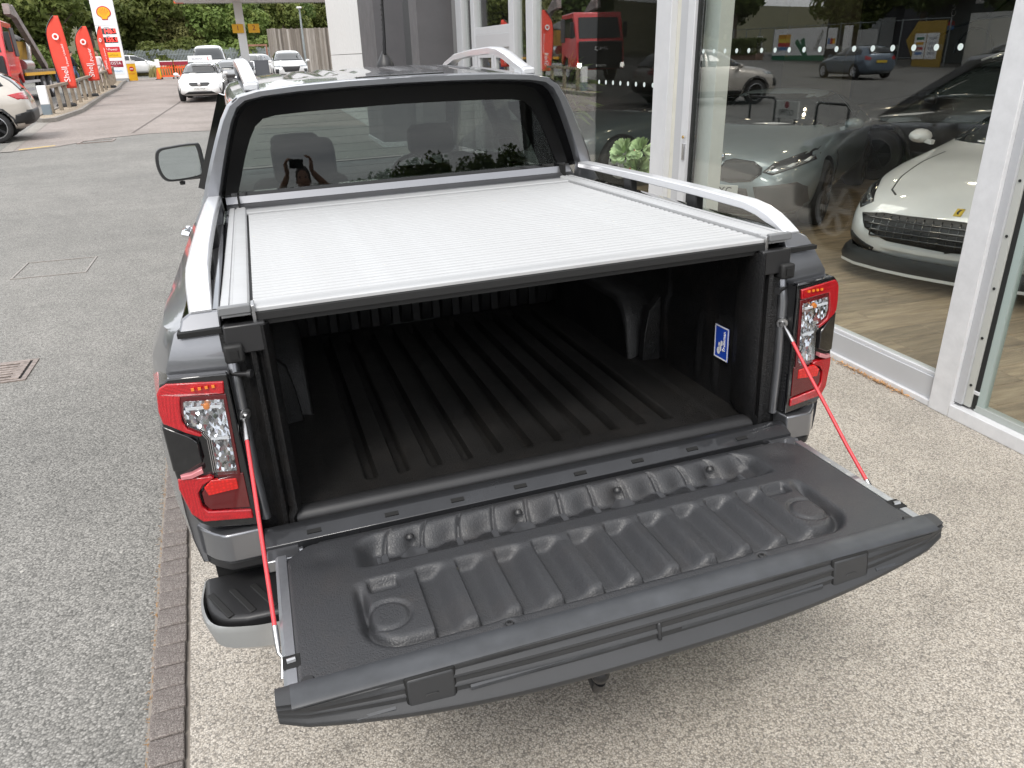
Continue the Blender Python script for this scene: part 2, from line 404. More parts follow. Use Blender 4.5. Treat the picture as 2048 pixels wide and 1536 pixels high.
# block edging: every block its own piece
edging = thing('block_edging', 'row of brown paving blocks edging the pale gravel pavement beside the asphalt', 'kerb', (0, 0, 0))
bks = []
for k in range(4):
    b = MB().box((0, 0, 0), (.1, .0985, .05)); me = b.mesh('block', 30)
    bm = bmesh.new(); bm.from_mesh(me); bmesh.ops.bevel(bm, geom=bm.edges[:], offset=.006, segments=2, affect='EDGES', profile=.5)
    for v in bm.verts: v.co += Vector((random.uniform(-1, 1), random.uniform(-1, 1), random.uniform(-1, 1)))*.0009
    bm.to_mesh(me); bm.free(); me.materials.append(M['block']); bks.append(me)
ang = math.atan(.047)
for k in range(150):
    y = -2.2+k*.1035
    o = bpy.data.objects.new('block', bks[k % 4]); COL.objects.link(o); o.parent = edging
    o.location = (xr(y)-.051+random.uniform(-.0015, .0015), y, .0+random.uniform(-.002, .0035)-.004); o.rotation_euler = (random.uniform(-.012, .012), random.uniform(-.012, .012), (ang if y < 2.2 else 0)+random.uniform(-.012, .012))
# moss and straw in the joint along the blocks
jm = MB()
for k in range(700):
    y = random.uniform(-.5, 6); x = xr(y)-.108+random.gauss(0, .006); a = random.uniform(0, 6.28); L = random.uniform(.004, .016); w = .0018
    d = Vector((math.cos(a), math.sin(a), random.uniform(-.1, .5))); s = Vector((-math.sin(a), math.cos(a), 0))*w
    p = Vector((x, y, .004)); jm.add([p-s, p+s, p+d*L+s*.3, p+d*L-s*.3], [(0, 1, 2, 3)])
o = jm.build('joint_litter', simple('dry_litter', (.30, .17, .07), .9, var=.5, vscale=40), None, 0); o['kind'] = 'stuff'
# pale grit and chips lying on the asphalt
# inspection covers and gully grating in the asphalt
def frame_quad(name, label, cat, pts, w, mat, z=.004, holes=True):
    r = thing(name, label, cat, (sum(p[0] for p in pts)/4, sum(p[1] for p in pts)/4, 0))
    c = Vector((r.location.x, r.location.y, 0)); P = [Vector((x, y, 0))-c for x, y in pts]
    m = MB()
    inn = [p*(1-w/ p.length*1.3) for p in P]
    z1 = z+gz(c.x, c.y)
    for i in range(4):
        j = (i+1) % 4
        m.add([P[i]+Vector((0, 0, z1)), P[j]+Vector((0, 0, z1)), inn[j]+Vector((0, 0, z1)), inn[i]+Vector((0, 0, z1)), P[i]-Vector((0, 0, .02)), P[j]-Vector((0, 0, .02)), inn[j]-Vector((0, 0, .02)), inn[i]-Vector((0, 0, .02))],
              [(0, 1, 2, 3), (0, 4, 5, 1), (2, 6, 7, 3)])
    m.build('frame', mat, r, 0)
    return r, inn, c
r, inn, c = frame_quad('inspection_cover', 'asphalt filled inspection cover with a thin pale metal rim', 'manhole cover', [(-3.02, 6.62), (-2.36, 6.62), (-2.36, 7.30), (-3.02, 7.30)], .018, M['steel_edge'], .003)
r, inn, c = frame_quad('gully_grating', 'rusty slotted drain grating set in the asphalt', 'drain', [(-2.75, 3.72), (-2.26, 3.72), (-2.26, 4.12), (-2.75, 4.12)], .03, M['iron'], .004)
MB().box2((-.22, -.18, -.0025), (.22, .18, .0)).build('pit', M['dark'], r, 0)
for k in range(7):
    a = -.15+.05*k
    MB().bar((-.20, a, .003), (.20, a+.012*math.sin(k), .003), .030, .012).build('bar', M['iron'], r, 30, .002)
MB().box2((.145, -.17, -.003), (.20, .17, .0075)).build('end_plate', M['iron'], r, 30, .002)
r2, inn, c = frame_quad('service_cover', 'small round-edged rusty cover at the edge of the concrete', 'manhole cover', [(-4.5, 19.1), (-3.75, 19.3), (-3.75, 19.9), (-4.5, 19.7)], .06, M['iron'], .012)
# =================================================================== the pickup truck
TM = Matrix(((0.99981803, 0, -0.0190765), (0.00055165, 0.9995818, 0.02891239), (0.01906853, -0.02891765, 0.9993999))).to_4x4()
truck = thing('pickup_truck', 'dark grey pickup truck with tailgate folded down and silver roller cover over its load bed', 'pickup truck', matrix=TM)

# ---- bed outer sides
def bed_side(sg):
    ys = [.05, .075, .12, .2, .35, .55, .8, 1.1, 1.4, 1.66]
    rings = []
    for i, y in enumerate(ys):
        t = sm((y-.05)/.22); fl = math.exp(-((y-1.12)/.42)**2)*.022
        prof = [(.742, 1.366), (.775, 1.368), (.806+.016*t, 1.362), (.838+.040*t, 1.340), (.866+.052*t, 1.272), (.886+.048*t+fl*.5, 1.16),
                (.900+.042*t+fl, 1.02), (.902+.04*t+fl, .90), (.898+.034*t+fl*.8, .82), (.888+.02*t, .765), (.742, .765)]
        ring = []
        for x, z in prof:
            yy = y
            if i < 3: yy += max(0, z-1.262)*.80*(1-i/3) + max(0, x-.83)*(.9-.3*i)*(1-i/3)
            ring.append((sg*x, yy, z))
        rings.append(ring)
    m = MB().loft(rings, False, False)
    m.loft([[p, (sg*.742, p[1], p[2])] for p in rings[0]], False, False)
    m.loft([[p, (sg*.742, p[1], p[2])] for p in rings[-1]], False, False)
    return m.build('bed_side', M['paint'], truck, 32)
for sg in (-1, 1): bed_side(sg)
# wheel arches as dark trims
for sg in (-1, 1):
    m = MB(); prev = None
    for k in range(13):
        a = math.pi*k/12
        p = (1.15+.47*math.cos(a), .43+.47*math.sin(a)); q = (1.15+.40*math.cos(a), .43+.40*math.sin(a))
        if prev:
            (p0, q0) = prev
            vs = [(sg*.93, p0[0], p0[1]), (sg*.965, p0[0], p0[1]), (sg*.965, q0[0], q0[1]), (sg*.93, q0[0], q0[1]),
                  (sg*.93, p[0], p[1]), (sg*.965, p[0], p[1]), (sg*.965, q[0], q[1]), (sg*.93, q[0], q[1])]
            m.add(vs, [(0, 1, 5, 4), (1, 2, 6, 5), (2, 3, 7, 6), (3, 0, 4, 7)])
        prev = (p, q)
    m.build('wheel_arch_trim', M['black'], truck, 40)
# lower cab and front of the truck
def cab_lower():
    st = [(1.68, .93, 1.37), (2.2, .94, 1.365), (3.0, .945, 1.355), (3.7, .94, 1.34), (4.15, .93, 1.30), (4.7, .925, 1.20), (5.1, .88, 1.10), (5.26, .78, .98)]
    rings = []
    for y, w, z in st:
        rings.append([(s*x, y, h) for s, x, h in ((-1, w-.16, z), (-1, w-.07, z-.010), (-1, w-.022, z-.075), (-1, w, z-.22), (-1, w, .75), (-1, w-.05, .45),
                      (1, w-.05, .45), (1, w, .75), (1, w, z-.22), (1, w-.022, z-.075), (1, w-.07, z-.010), (1, w-.16, z))])
    m = MB()
    # sides and floor only behind the bonnet, closed in front
    m.loft(rings, False, False)
    n = len(rings[0])
    m.add([p for r in rings[4:] for p in (r[0], r[-1])], [(2*i, 2*i+1, 2*i+3, 2*i+2) for i in range(len(rings)-5)])
    m.add(rings[-1], [tuple(range(n))])
    return m.build('cab_body', M['paint'], truck, 30)
cab_lower()
# ---- upper cab: rear frame ring, pillars, roof
outer = [(.905, 1.10), (.895, 1.25), (.865, 1.36), (.826, 1.425), (.800, 1.50), (.768, 1.58), (.738, 1.65), (.705, 1.72), (.672, 1.772), (.63, 1.802), (.56, 1.818), (.42, 1.829), (.22, 1.836), (0, 1.838)]
inner = [(.745, 1.10), (.745, 1.25), (.750, 1.36), (.757, 1.43), (.738, 1.49), (.712, 1.57), (.685, 1.645), (.660, 1.708), (.632, 1.756), (.598, 1.780), (.53, 1.792), (.40, 1.801), (.2, 1.807), (0, 1.809)]
full_o = [(-x, z) for x, z in outer] + [(x, z) for x, z in reversed(outer[:-1])]
full_i = [(-x, z) for x, z in inner] + [(x, z) for x, z in reversed(inner[:-1])]
def yo(z): return 1.57 + max(0, 1.5-z)*.18
rings = [[(x, yo(z)+.05, z) for x, z in full_i], [(x*1.006, yo(z)+.008, z+.004) for x, z in full_i], [(x*1.012, yo(z), z+.006) for x, z in full_i],
         [(x*.985, yo(z), z-.004) for x, z in full_o], [(x, yo(z)+.02, z) for x, z in full_o], [(x*1.0, yo(z)+.12, z+.004) for x, z in full_o]]
fr = MB().loft([list(r) for r in zip(*rings)], False, False).build('rear_frame', M['paint'], truck, 28)
# black inner surround stepping in to the glass
gl_o = [(-.745, 1.425), (-.722, 1.50), (-.695, 1.58), (-.668, 1.655), (-.638, 1.722), (-.602, 1.760), (-.54, 1.779), (-.40, 1.790), (-.2, 1.797), (0, 1.799)]
gl_i = [(-.692, 1.44), (-.668, 1.50), (-.640, 1.575), (-.610, 1.64), (-.582, 1.686), (-.548, 1.712), (-.50, 1.722), (-.40, 1.727), (-.2, 1.732), (0, 1.734)]
def sym(p): return p + [(-x, z) for x, z in reversed(p[:-1])]
go, gi = sym(gl_o), sym(gl_i)
gy = lambda z: 1.665+(z-1.44)*.091
rings = [[(x*1.02, 1.61+(z-1.44)*.06, z+.012) for x, z in go], [(x, gy(z)+x*x/19-.012, z) for x, z in go], [(x, gy(z)+x*x/19-.004, z) for x, z in gi], [(x, gy(z)+x*x/19+.03, z) for x, z in gi]]
MB().loft([list(r) for r in zip(*rings)], False, False).build('window_surround', M['surround'], truck, 30)
def bot(m):
    return m
MB().box2((-.72, 1.66, 1.418), (.72, 1.70, 1.442)).build('window_seal', M['gloss'], truck)
gyc = lambda x, z: gy(z)+x*x/19
NG = 28
def edge_x(z): return lerp_([(b_, -a_) for a_, b_ in gl_i], z)
def lerp_(tab, y):
    if y <= tab[0][0]: return tab[0][1]
    for (a_, va), (b_, vb) in zip(tab, tab[1:]):
        if y <= b_: return va+(vb-va)*(y-a_)/(b_-a_)
    return tab[-1][1]
topz = [(-a_, b_) for a_, b_ in gl_i[4:]][::-1]
rows = []
for j in range(17):
    v = j/16; row = []
    for i in range(NG+1):
        u = -1+2*i/NG
        xb = .692*u; xt = .575*u
        ztop = lerp_([(0, 1.734), (.2, 1.732), (.40, 1.727), (.50, 1.722), (.548, 1.712), (.582, 1.686)], abs(xt))
        z = 1.44+(ztop-1.44)*v
        w = edge_x(min(z, 1.686)); x = u*(w if abs(u) > .98 else w)
        row.append((x, gyc(x, z)+.002, z))
    rows.append(row)
mg = MB(); mg.loft(rows, False, False); mg.loft([[(x, y+.004, z) for x, y, z in r] for r in rows], False, False); mg.build('rear_window', M['privacy'], truck, 60)
# frit band inside the glass on the kerb side
rows = []
for j in range(13):
    z = 1.442+(1.712-1.442)*j/12; e = edge_x(min(z, 1.686)); w = .085+.02*sm((z-1.6)/.1)
    rows.append([(e-w*(1-q/5)+.004, gyc(e-w*(1-q/5), z)+.010, z) for q in range(6)])
fbm = MB(); fbm.loft(rows, False, False); fbm.loft([[(x, y+.003, z) for x, y, z in r] for r in rows], False, False); fbm.build('frit_band', M['surround'], truck, 60)
# heater lines
mh = MB()
for k in range(9):
    z = 1.475+k*.03; w = .66-(z-1.44)*.40
    mh.tube([(x, gyc(x, z)+.008, z) for x in [-w+(2*w-.12)*q/10 for q in range(11)]], .0007, 4)
mh.build('heating_wires', M['black'], truck, 0)
# painted sill between cover and glass
pr = [(1.60, 1.372), (1.60, 1.386), (1.625, 1.398), (1.645, 1.402), (1.66, 1.428), (1.672, 1.434), (1.70, 1.434), (1.70, 1.36), (1.62, 1.36)]
MB().loft([[(x, y, z) for y, z in pr] for x in (-.742, -.5, 0, .5, .742)], True, True).build('window_sill', M['paint'], truck, 25)
ms = MB()
for sg in (-1, 1): ms.box2((sg*.690, 1.598, 1.375), (sg*.697, 1.70, 1.436))
ms.build('sill_seam', M['dark'], truck)
MB().box2((-.70, 1.56, .86), (.70, 1.60, 1.372)).build('bed_bulkhead', M['paint'], truck)
# roof skin with pressed ribs
xs = [-1, -.93, -.8, -.66, -.60, -.56, -.46, -.40, -.36, -.24, -.18, -.14, -.02, .02, .14, .18, .24, .36, .40, .46, .56, .60, .66, .8, .93, 1]
def roof_z(u, y):
    t = (y-1.58)/1.9
    zc = 1.838 + .062*math.sin(min(1, t*1.25)*math.pi/2) - .09*max(0, t-.72)**1.3*2.2
    z = zc - .012*u*u - .028*abs(u)**5
    return z
def roof_w(y): return .632 + .03*math.sin(min(1, (y-1.58)/1.0)*math.pi/2)
def rib(u, y):
    if y < 1.92: k = 0
    else: k = sm((y-1.92)/.12)
    d = min(abs(abs(u)-c) for c in (.16, .38, .58))
    return -.012*k*sm((.055-d)/.03)
ysr = [1.58, 1.61, 1.66, 1.72, 1.80, 1.90, 1.94, 1.99, 2.05, 2.2, 2.5, 2.8, 3.05, 3.25, 3.42]
us = sorted(set([-1+i*.04 for i in range(51)]))
rings = [[(u*roof_w(y), y, roof_z(u, y)+rib(u, y)-(.02 if y < 1.6 else 0)) for u in us] for y in ysr]
MB().loft(rings, False, False).build('roof', M['paint'], truck, 25)
# roof side gutter down to the door tops
for sg in (-1, 1):
    rg = []
    for y in ysr:
        w = roof_w(y); z = roof_z(1, y)
        rg.append([(sg*w, y, z), (sg*(w+.018), y, z-.012), (sg*(w+.03), y, z-.035), (sg*(w+.034), y, z-.06), (sg*(w+.0), y, z-.06)])
    MB().loft(rg, False, False).build('roof_edge', M['paint'], truck, 30)
    # C pillar outer sheet and A pillar
    MB().loft([[(sg*x, y+yo(z)-1.57, z) for x, z in outer[3:10]] for y in (1.66, 1.80, 1.92)], False, False).build('rear_pillar', M['paint'], truck, 40)
    MB().bar((sg*.64, 3.36, 1.80), (sg*.80, 4.12, 1.34), .07, .06).build('front_pillar', M['paint'], truck)
    MB().bar((sg*.675, 2.72, 1.79), (sg*.86, 2.75, 1.34), .05, .10).build('door_pillar', M['gloss'], truck)
    # side glass
    MB().add([(sg*.66, 1.92, 1.775), (sg*.665, 3.34, 1.785), (sg*.80, 4.0, 1.36), (sg*.865, 1.92, 1.36),
              (sg*.655, 1.92, 1.775), (sg*.66, 3.34, 1.785), (sg*.795, 4.0, 1.36), (sg*.86, 1.92, 1.36)],
             [(0, 1, 2, 3), (7, 6, 5, 4), (0, 4, 5, 1), (1, 5, 6, 2), (2, 6, 7, 3), (3, 7, 4, 0)]).build('side_window', M['privacy' if sg > 0 else 'screen'], truck, 0)
    # roof rails
    path = [(sg*.568, 1.70, 1.836), (sg*.574, 1.82, 1.862), (sg*.582, 1.97, 1.898), (sg*.590, 2.12, 1.925), (sg*.596, 2.27, 1.936), (sg*.602, 2.6, 1.938), (sg*.605, 3.0, 1.928), (sg*.60, 3.2, 1.895), (sg*.598, 3.3, 1.862)]
    rg = []
    for i, p in enumerate(path):
        a = Vector(path[max(i-1, 0)]); b = Vector(path[min(i+1, len(path)-1)]); d = (b-a).normalized(); x = Vector((sg, 0, 0)); nn = d.cross(x).normalized()
        if nn.z < 0: nn = -nn
        P = Vector(p)
        rg.append([tuple(P+x*a1*.026*sg*sg+nn*b1*.016) for a1, b1 in ((-1, -1), (1, -1), (1.0, .6), (.6, 1), (-.6, 1), (-1, .6))])
    MB().loft(rg, True, True).build('roof_rail', M['silver'], truck, 40)
    MB().box2((sg*.545, 1.68, 1.818), (sg*.60, 1.80, 1.845)).build('roof_rail_foot', M['silver'], truck, 30, .006)
MB().box2((-.17, 1.648, 1.836), (.19, 1.70, 1.8475)).build('brake_light', M['gloss'], truck, 30, .003)
# windscreen + interior
MB().add([(-.62, 3.40, 1.80), (.62, 3.40, 1.80), (.78, 4.12, 1.32), (-.78, 4.12, 1.32), (-.62, 3.405, 1.794), (.62, 3.405, 1.794), (.78, 4.12, 1.314), (-.78, 4.12, 1.314)],
         [(0, 1, 2, 3), (7, 6, 5, 4), (0, 4, 5, 1), (1, 5, 6, 2), (2, 6, 7, 3), (3, 7, 4, 0)]).build('windscreen', M['screen'], truck, 0)
MB().box2((-.80, 1.74, .5), (.80, 4.05, .62)).build('cab_floor', M['dark'], truck)
hl = MB(); hl.loft([[(u*roof_w(y)*.97, y, roof_z(u, y)-.04) for u in (-1, -.7, -.3, 0, .3, .7, 1)] for y in ysr[3:]], False, False); hl.build('headlining', simple('grey_headlining', (.16, .16, .16), .9), truck)
def seat(y, x, w, ztop, hz, hw, hh, nm='seat_back'):
    m = MB(); prof = [(-.06, ztop-.75), (.06, ztop-.75), (.0, ztop-.1), (-.03, ztop), (-.09, ztop), (-.12, ztop-.1)]
    m.loft([[(x+u, y+a, z-(.03 if e else 0)) for a, z in prof] for u, e in ((-w/2, 1), (-w/2+.05, 0), (w/2-.05, 0), (w/2, 1))], True, True)
    s = m.build(nm, M['seat'], truck, 40, .02)
    h = MB(); hp = [(-.05, hz-hh/2), (.05, hz-hh/2), (.045, hz+hh/2-.02), (.0, hz+hh/2), (-.05, hz+hh/2-.03)]
    h.loft([[(x+u, y-.06+a, (z-hz)*k+hz) for a, z in hp] for u, k in ((-hw/2, .72), (-hw/2+.03, .95), (0, 1), (hw/2-.03, .95), (hw/2, .72))], True, True)
    ho = h.build('headrest', M['seat'], truck, 45, .018, 3)
    p = MB()
    for q in (-.06, .06): p.tube([(x+q, y-.06, ztop-.03), (x+q, y-.06, hz-hh/2+.03)], .006, 6)
    p.build('headrest_post', M['chrome'], ho)
seat(2.02, -.40, .56, 1.335, 1.52, .27, .20); seat(2.02, .40, .56, 1.335, 1.42, .27, .14)
seat(2.95, -.38, .52, 1.36, 1.50, .26, .18); seat(2.95, .38, .52, 1.36, 1.50, .26, .18)
MB().loft([[(x, y, z) for y, z in ((3.55, .9), (3.52, 1.17), (3.62, 1.25), (4.08, 1.30), (4.1, .9))] for x in (-.78, -.3, .3, .78)], True, True).build('dashboard', M['black'], truck, 40)
wh = MB(); ring = []
for k in range(21):
    a = 2*math.pi*k/20; ring.append((.38+.18*math.cos(a), 3.38+.08*math.sin(a), 1.20+.165*math.sin(a)))
wh.tube(ring, .015, 8, False); wh.bar((.22, 3.39, 1.2), (.54, 3.39, 1.2), .03, .02); wh.bar((.38, 3.39, 1.2), (.38, 3.55, 1.1), .05, .05); wh.build('steering_wheel', M['gloss'], truck)
MB().box2((-.14, 3.40, 1.675), (.12, 3.43, 1.745)).build('interior_mirror', M['black'], truck, 30, .012)
# ---- door mirrors
def closed_curve(P, n=5):
    P = list(P); Q = catmull([(a, b, 0) for a, b in [P[-1]]+P+[P[0], P[1]]], n)
    return [(v.x, v.y) for v in Q[n:-n*1-1]][:len(P)*n]
MIR = closed_curve([(-.118, .045), (-.095, .086), (-.03, .097), (.085, .105), (.122, .088), (.125, -.045), (.102, -.086), (-.04, -.100), (-.098, -.086), (-.121, -.025)])
MIRG = closed_curve([(-.103, .040), (-.084, .073), (-.03, .083), (.080, .092), (.106, .076), (.110, -.040), (.090, -.073), (-.04, -.086), (-.086, -.073), (-.106, -.022)])
for sg in (-1, 1):
    root = MB()
    c = Vector((sg*1.02, 3.32, 1.445))
    rg = []
    for k, (yy, sx, sz) in enumerate(((-.045, .96, .96), (-.03, 1, 1), (.02, .95, .97), (.08, .7, .8), (.11, .35, .4))):
        ring = []
        for (a, b) in MIR:
            ring.append((c.x+(-sg)*a*sx*1.05, c.y+yy, c.z+b*sz))
        rg.append(ring)
    h = MB().loft(rg, True, True).build('door_mirror', M['black'], truck, 40)
    MB().bar((sg*.93, 3.36, 1.37), (sg*1.0, 3.34, 1.37), .06, .05).build('mirror_arm', M['black'], h)
    pg = MIRG
    MB().prism(pg, lambda a, b: (c.x-sg*a, c.y-.051+.03*a, c.z+b), lambda a, b: (c.x-sg*a, c.y-.044+.03*a, c.z+b)).build('mirror_glass', M['mirror'], h, 0)
    MB().lathe([(0, -.02), (.014, -.018), (.017, 0), (.0, .004)], (c.x+sg*.01, c.y-.01, c.z-.105), 10).build('mirror_camera', M['black'], h)
    d = MB(); d.tube([(sg*.925, 2.02, 1.235), (sg*.957, 2.05, 1.24), (sg*.957, 2.18, 1.24), (sg*.925, 2.21, 1.235)], [.012, .016, .016, .012], 8); d.build('door_handle', M['chrome'], truck)
# ---- antenna
an = MB(); an.lathe([(.040, 0), (.038, .012), (.028, .03), (.016, .05), (.010, .062), (0, .064)], (.03, 2.10, 1.885), 16)
ao = an.build('antenna', M['black'], truck, 50)
sp = MB(); sp.tube([(.03, 2.085, 1.94), (.031, 2.05, 2.02), (.032, 2.02, 2.15)], [.0085, .0065, .005], 8)
pts = []
for k in range(90):
    t = k/89; a = t*2*math.pi*10; z = 1.95+.19*t; y = 2.085-.065*t
    pts.append((.03+.0075*math.cos(a), y+.0075*math.sin(a), z))
sp.tube(pts, .0013, 4); sp.lathe([(0, -.012), (.007, -.008), (.007, .006), (0, .011)], (.032, 2.02, 2.155), 8); sp.build('antenna_mast', M['black'], ao)

# ---- roller cover
rc = bpy.data.objects.new('roller_cover', None); COL.objects.link(rc); rc.parent = truck
XC = .664
p = .0302
prof = [(0, 0), (0, .0045), (.002, .0080), (.006, .0094), (.014, .0100), (.021, .0094), (p-.0055, .0078), (p-.0038, .0045), (p-.0038, 0)]
sl = MB().loft([[(x, y, z) for y, z in prof] for x in (-XC, -.3, .3, XC)], True, True).mesh('slat', 30); sl.materials.append(M['slat'])
y0 = .165
for k in range(44):
    o = bpy.data.objects.new('slat', sl); COL.objects.link(o); o.parent = rc; o.location = (0, y0+k*p, 1.3695+random.uniform(-.0003, .0003))
prof = [(.098, .0015), (.098, .0085), (.1005, .0112), (.125, .0112), (.128, .0098), (.1635, .0098), (.1635, .0)]
MB().loft([[(x, y, 1.3695+z) for y, z in prof] for x in (-XC, XC)], True, True).build('end_slat', M['slat'], rc, 30)
prof = [(.100, 1.371), (.0935, 1.368), (.0935, 1.352), (.104, 1.350), (.104, 1.338), (.125, 1.338), (.125, 1.371)]
MB().loft([[(x, y, z) for y, z in prof] for x in (-XC+.003, XC-.003)], True, True).build('rear_seal', M['rubber'], rc, 30)
MB().box2((-XC, 1.496, 1.355), (XC, 1.505, 1.372)).build('brush_seal', M['dark'], rc)
prof = [(1.505, 1.36), (1.505, 1.381), (1.509, 1.3835), (1.58, 1.385), (1.60, 1.381), (1.60, 1.36)]
MB().loft([[(x, y, z) for y, z in prof] for x in (-.69, .69)], True, True).build('canister_lid', M['slat'], rc, 30)
MB().box2((-.66, 1.30, 1.20), (.66, 1.56, 1.355)).build('canister', M['black'], rc)
# ---- deck rails
for sg in (-1, 1):
    prof = [(.671, 1.365), (.671, 1.386), (.675, 1.3905), (.683, 1.392), (.706, 1.392), (.7075, 1.3875), (.7135, 1.3875), (.715, 1.392), (.731, 1.391), (.7335, 1.388), (.7335, 1.365)]
    MB().loft([[(sg*x, y, z) for x, z in prof] for y in (.10, 1.618)], True, True).build('deck_rail', M['slat'], truck, 30)
    MB().box2((sg*.664, .10, 1.362), (sg*.6715, 1.60, 1.374)).build('slide_seal', M['rubber'], truck)
    MB().box2((sg*.669, .082, 1.374), (sg*.738, .1005, 1.3935)).build('rail_end_cap', simple('grey_end_cap', (.16, .165, .17), .45), truck, 30, .003)
    MB().box2((sg*.6605, .088, 1.348), (sg*.669, .135, 1.3885)).build('slide_clip', M['steel'], truck, 30, .0015)
    # bed rail cap
    prof = [(.7335, 1.362), (.7335, 1.376), (.745, 1.380), (.80, 1.378), (.815, 1.372), (.822, 1.360), (.822, 1.35), (.7335, 1.35)]
    MB().loft([[(sg*x, y, z) for x, z in prof] for y in (.135, 1.625)], True, True).build('bed_rail_cap', M['gloss'], truck, 30)
    # rail end block
    prof = [(.738, 1.345), (.738, 1.378), (.80, 1.378), (.818, 1.368), (.826, 1.345)]
    MB().loft([[(sg*x, y-(1.378-z)*.9*(y < .14), z) for x, z in prof] for y in (.130, .17)], True, True).build('rail_end_block', M['paint'], truck, 30, .004)
    MB().box2((sg*.738, .09, 1.335), (sg*.83, .14, 1.346)).build('body_seam', M['dark'], truck)
    # silver hand rail
    path = [(.776, .128, 1.383, .0245), (.777, .17, 1.403, .0255), (.779, .215, 1.420, .0265), (.780, .27, 1.434, .027), (.782, .34, 1.4425, .027), (.785, .6, 1.447, .0265), (.786, 1.0, 1.449, .026), (.784, 1.4, 1.449, .0255), (.781, 1.60, 1.448, .025)]
    rg = []
    for i, (x, y, z, w) in enumerate(path):
        a = path[max(0, i-1)]; b = path[min(len(path)-1, i+1)]; d = Vector((b[0]-a[0], b[1]-a[1], b[2]-a[2])).normalized(); nn = Vector((1, 0, 0)).cross(d)
        h = .026 if i > 1 else .018
        P = Vector((x, y, z))
        rg.append([tuple((P+Vector((1, 0, 0))*u*w+nn*v)*1) for u, v in ((-1, -h), (-1, -.004), (-.86, 0), (.80, 0), (1.0, -.006), (1.08, -h))])
    rg = [[(sg*q[0], q[1], q[2]) for q in r] for r in rg]
    MB().loft(rg, True, True).build('hand_rail', M['silver'], truck, 35, .0025)
    for yy in (.62, 1.1):
        MB().box2((sg*.765, yy, 1.37), (sg*.795, yy+.06, 1.43)).build('hand_rail_foot', M['black'], truck, 30, .004)

# ---- load bed liner: ribbed floor
def bed_h(x, y):
    h = 0
    for k in range(11):
        c = -.45+.09*k
        d = abs(x-c)
        h -= .030*sm((.018-d)/.006)*sm((y-.205)/.03)*sm((1.50-y)/.03)
    h += .010*sm((abs(x)-.56)/.03)*.6
    return h
nx, ny = 300, 60
yv = [.135+.012*i for i in range(12)]+[.28+(1.54-.28)*i/(ny-1) for i in range(ny)]
rings = []
for y in yv:
    row = []
    for i in range(nx+1):
        x = -.66+1.32*i/nx
        row.append((x, y, .842+bed_h(x, y)))
    rings.append(row)
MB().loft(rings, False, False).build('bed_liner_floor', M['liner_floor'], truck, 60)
# rolled rear lip of the floor, sill and gap
prof = [(.150, .838), (.140, .8435), (.128, .851), (.112, .857), (.096, .856), (.084, .848), (.078, .836), (.076, .80), (.150, .80)]
MB().loft([[(x, y, z) for y, z in prof] for x in (-.655, -.3, .3, .655)], True, True).build('liner_lip', M['black'], truck, 50)
MB().box2((-.70, .066, .79), (.70, .078, .822)).build('liner_gap', M['dark'], truck)
prof = [(.068, .78), (.068, .838), (.062, .8425), (.045, .8425), (.038, .839), (.005, .822), (.002, .78)]
MB().loft([[(x, y, z) for y, z in prof] for x in (-.735, .735)], True, True).build('tailgate_sill', simple('dark_sill_paint', (.030, .031, .034), .3, .4, .4, var=.15, vscale=12), truck, 30, .0015)
sl_me = MB().box((0, 0, 0), (.034, .011, .004), Matrix.Rotation(R(26.5), 3, 'X')).mesh('sill_slot', 0); sl_me.materials.append(M['dark'])
for x in (-.62, -.43, -.26, -.09, .08, .25, .42, .58):
    o = bpy.data.objects.new('sill_slot', sl_me); COL.objects.link(o); o.parent = truck; o.location = (x, .0225, .8312)
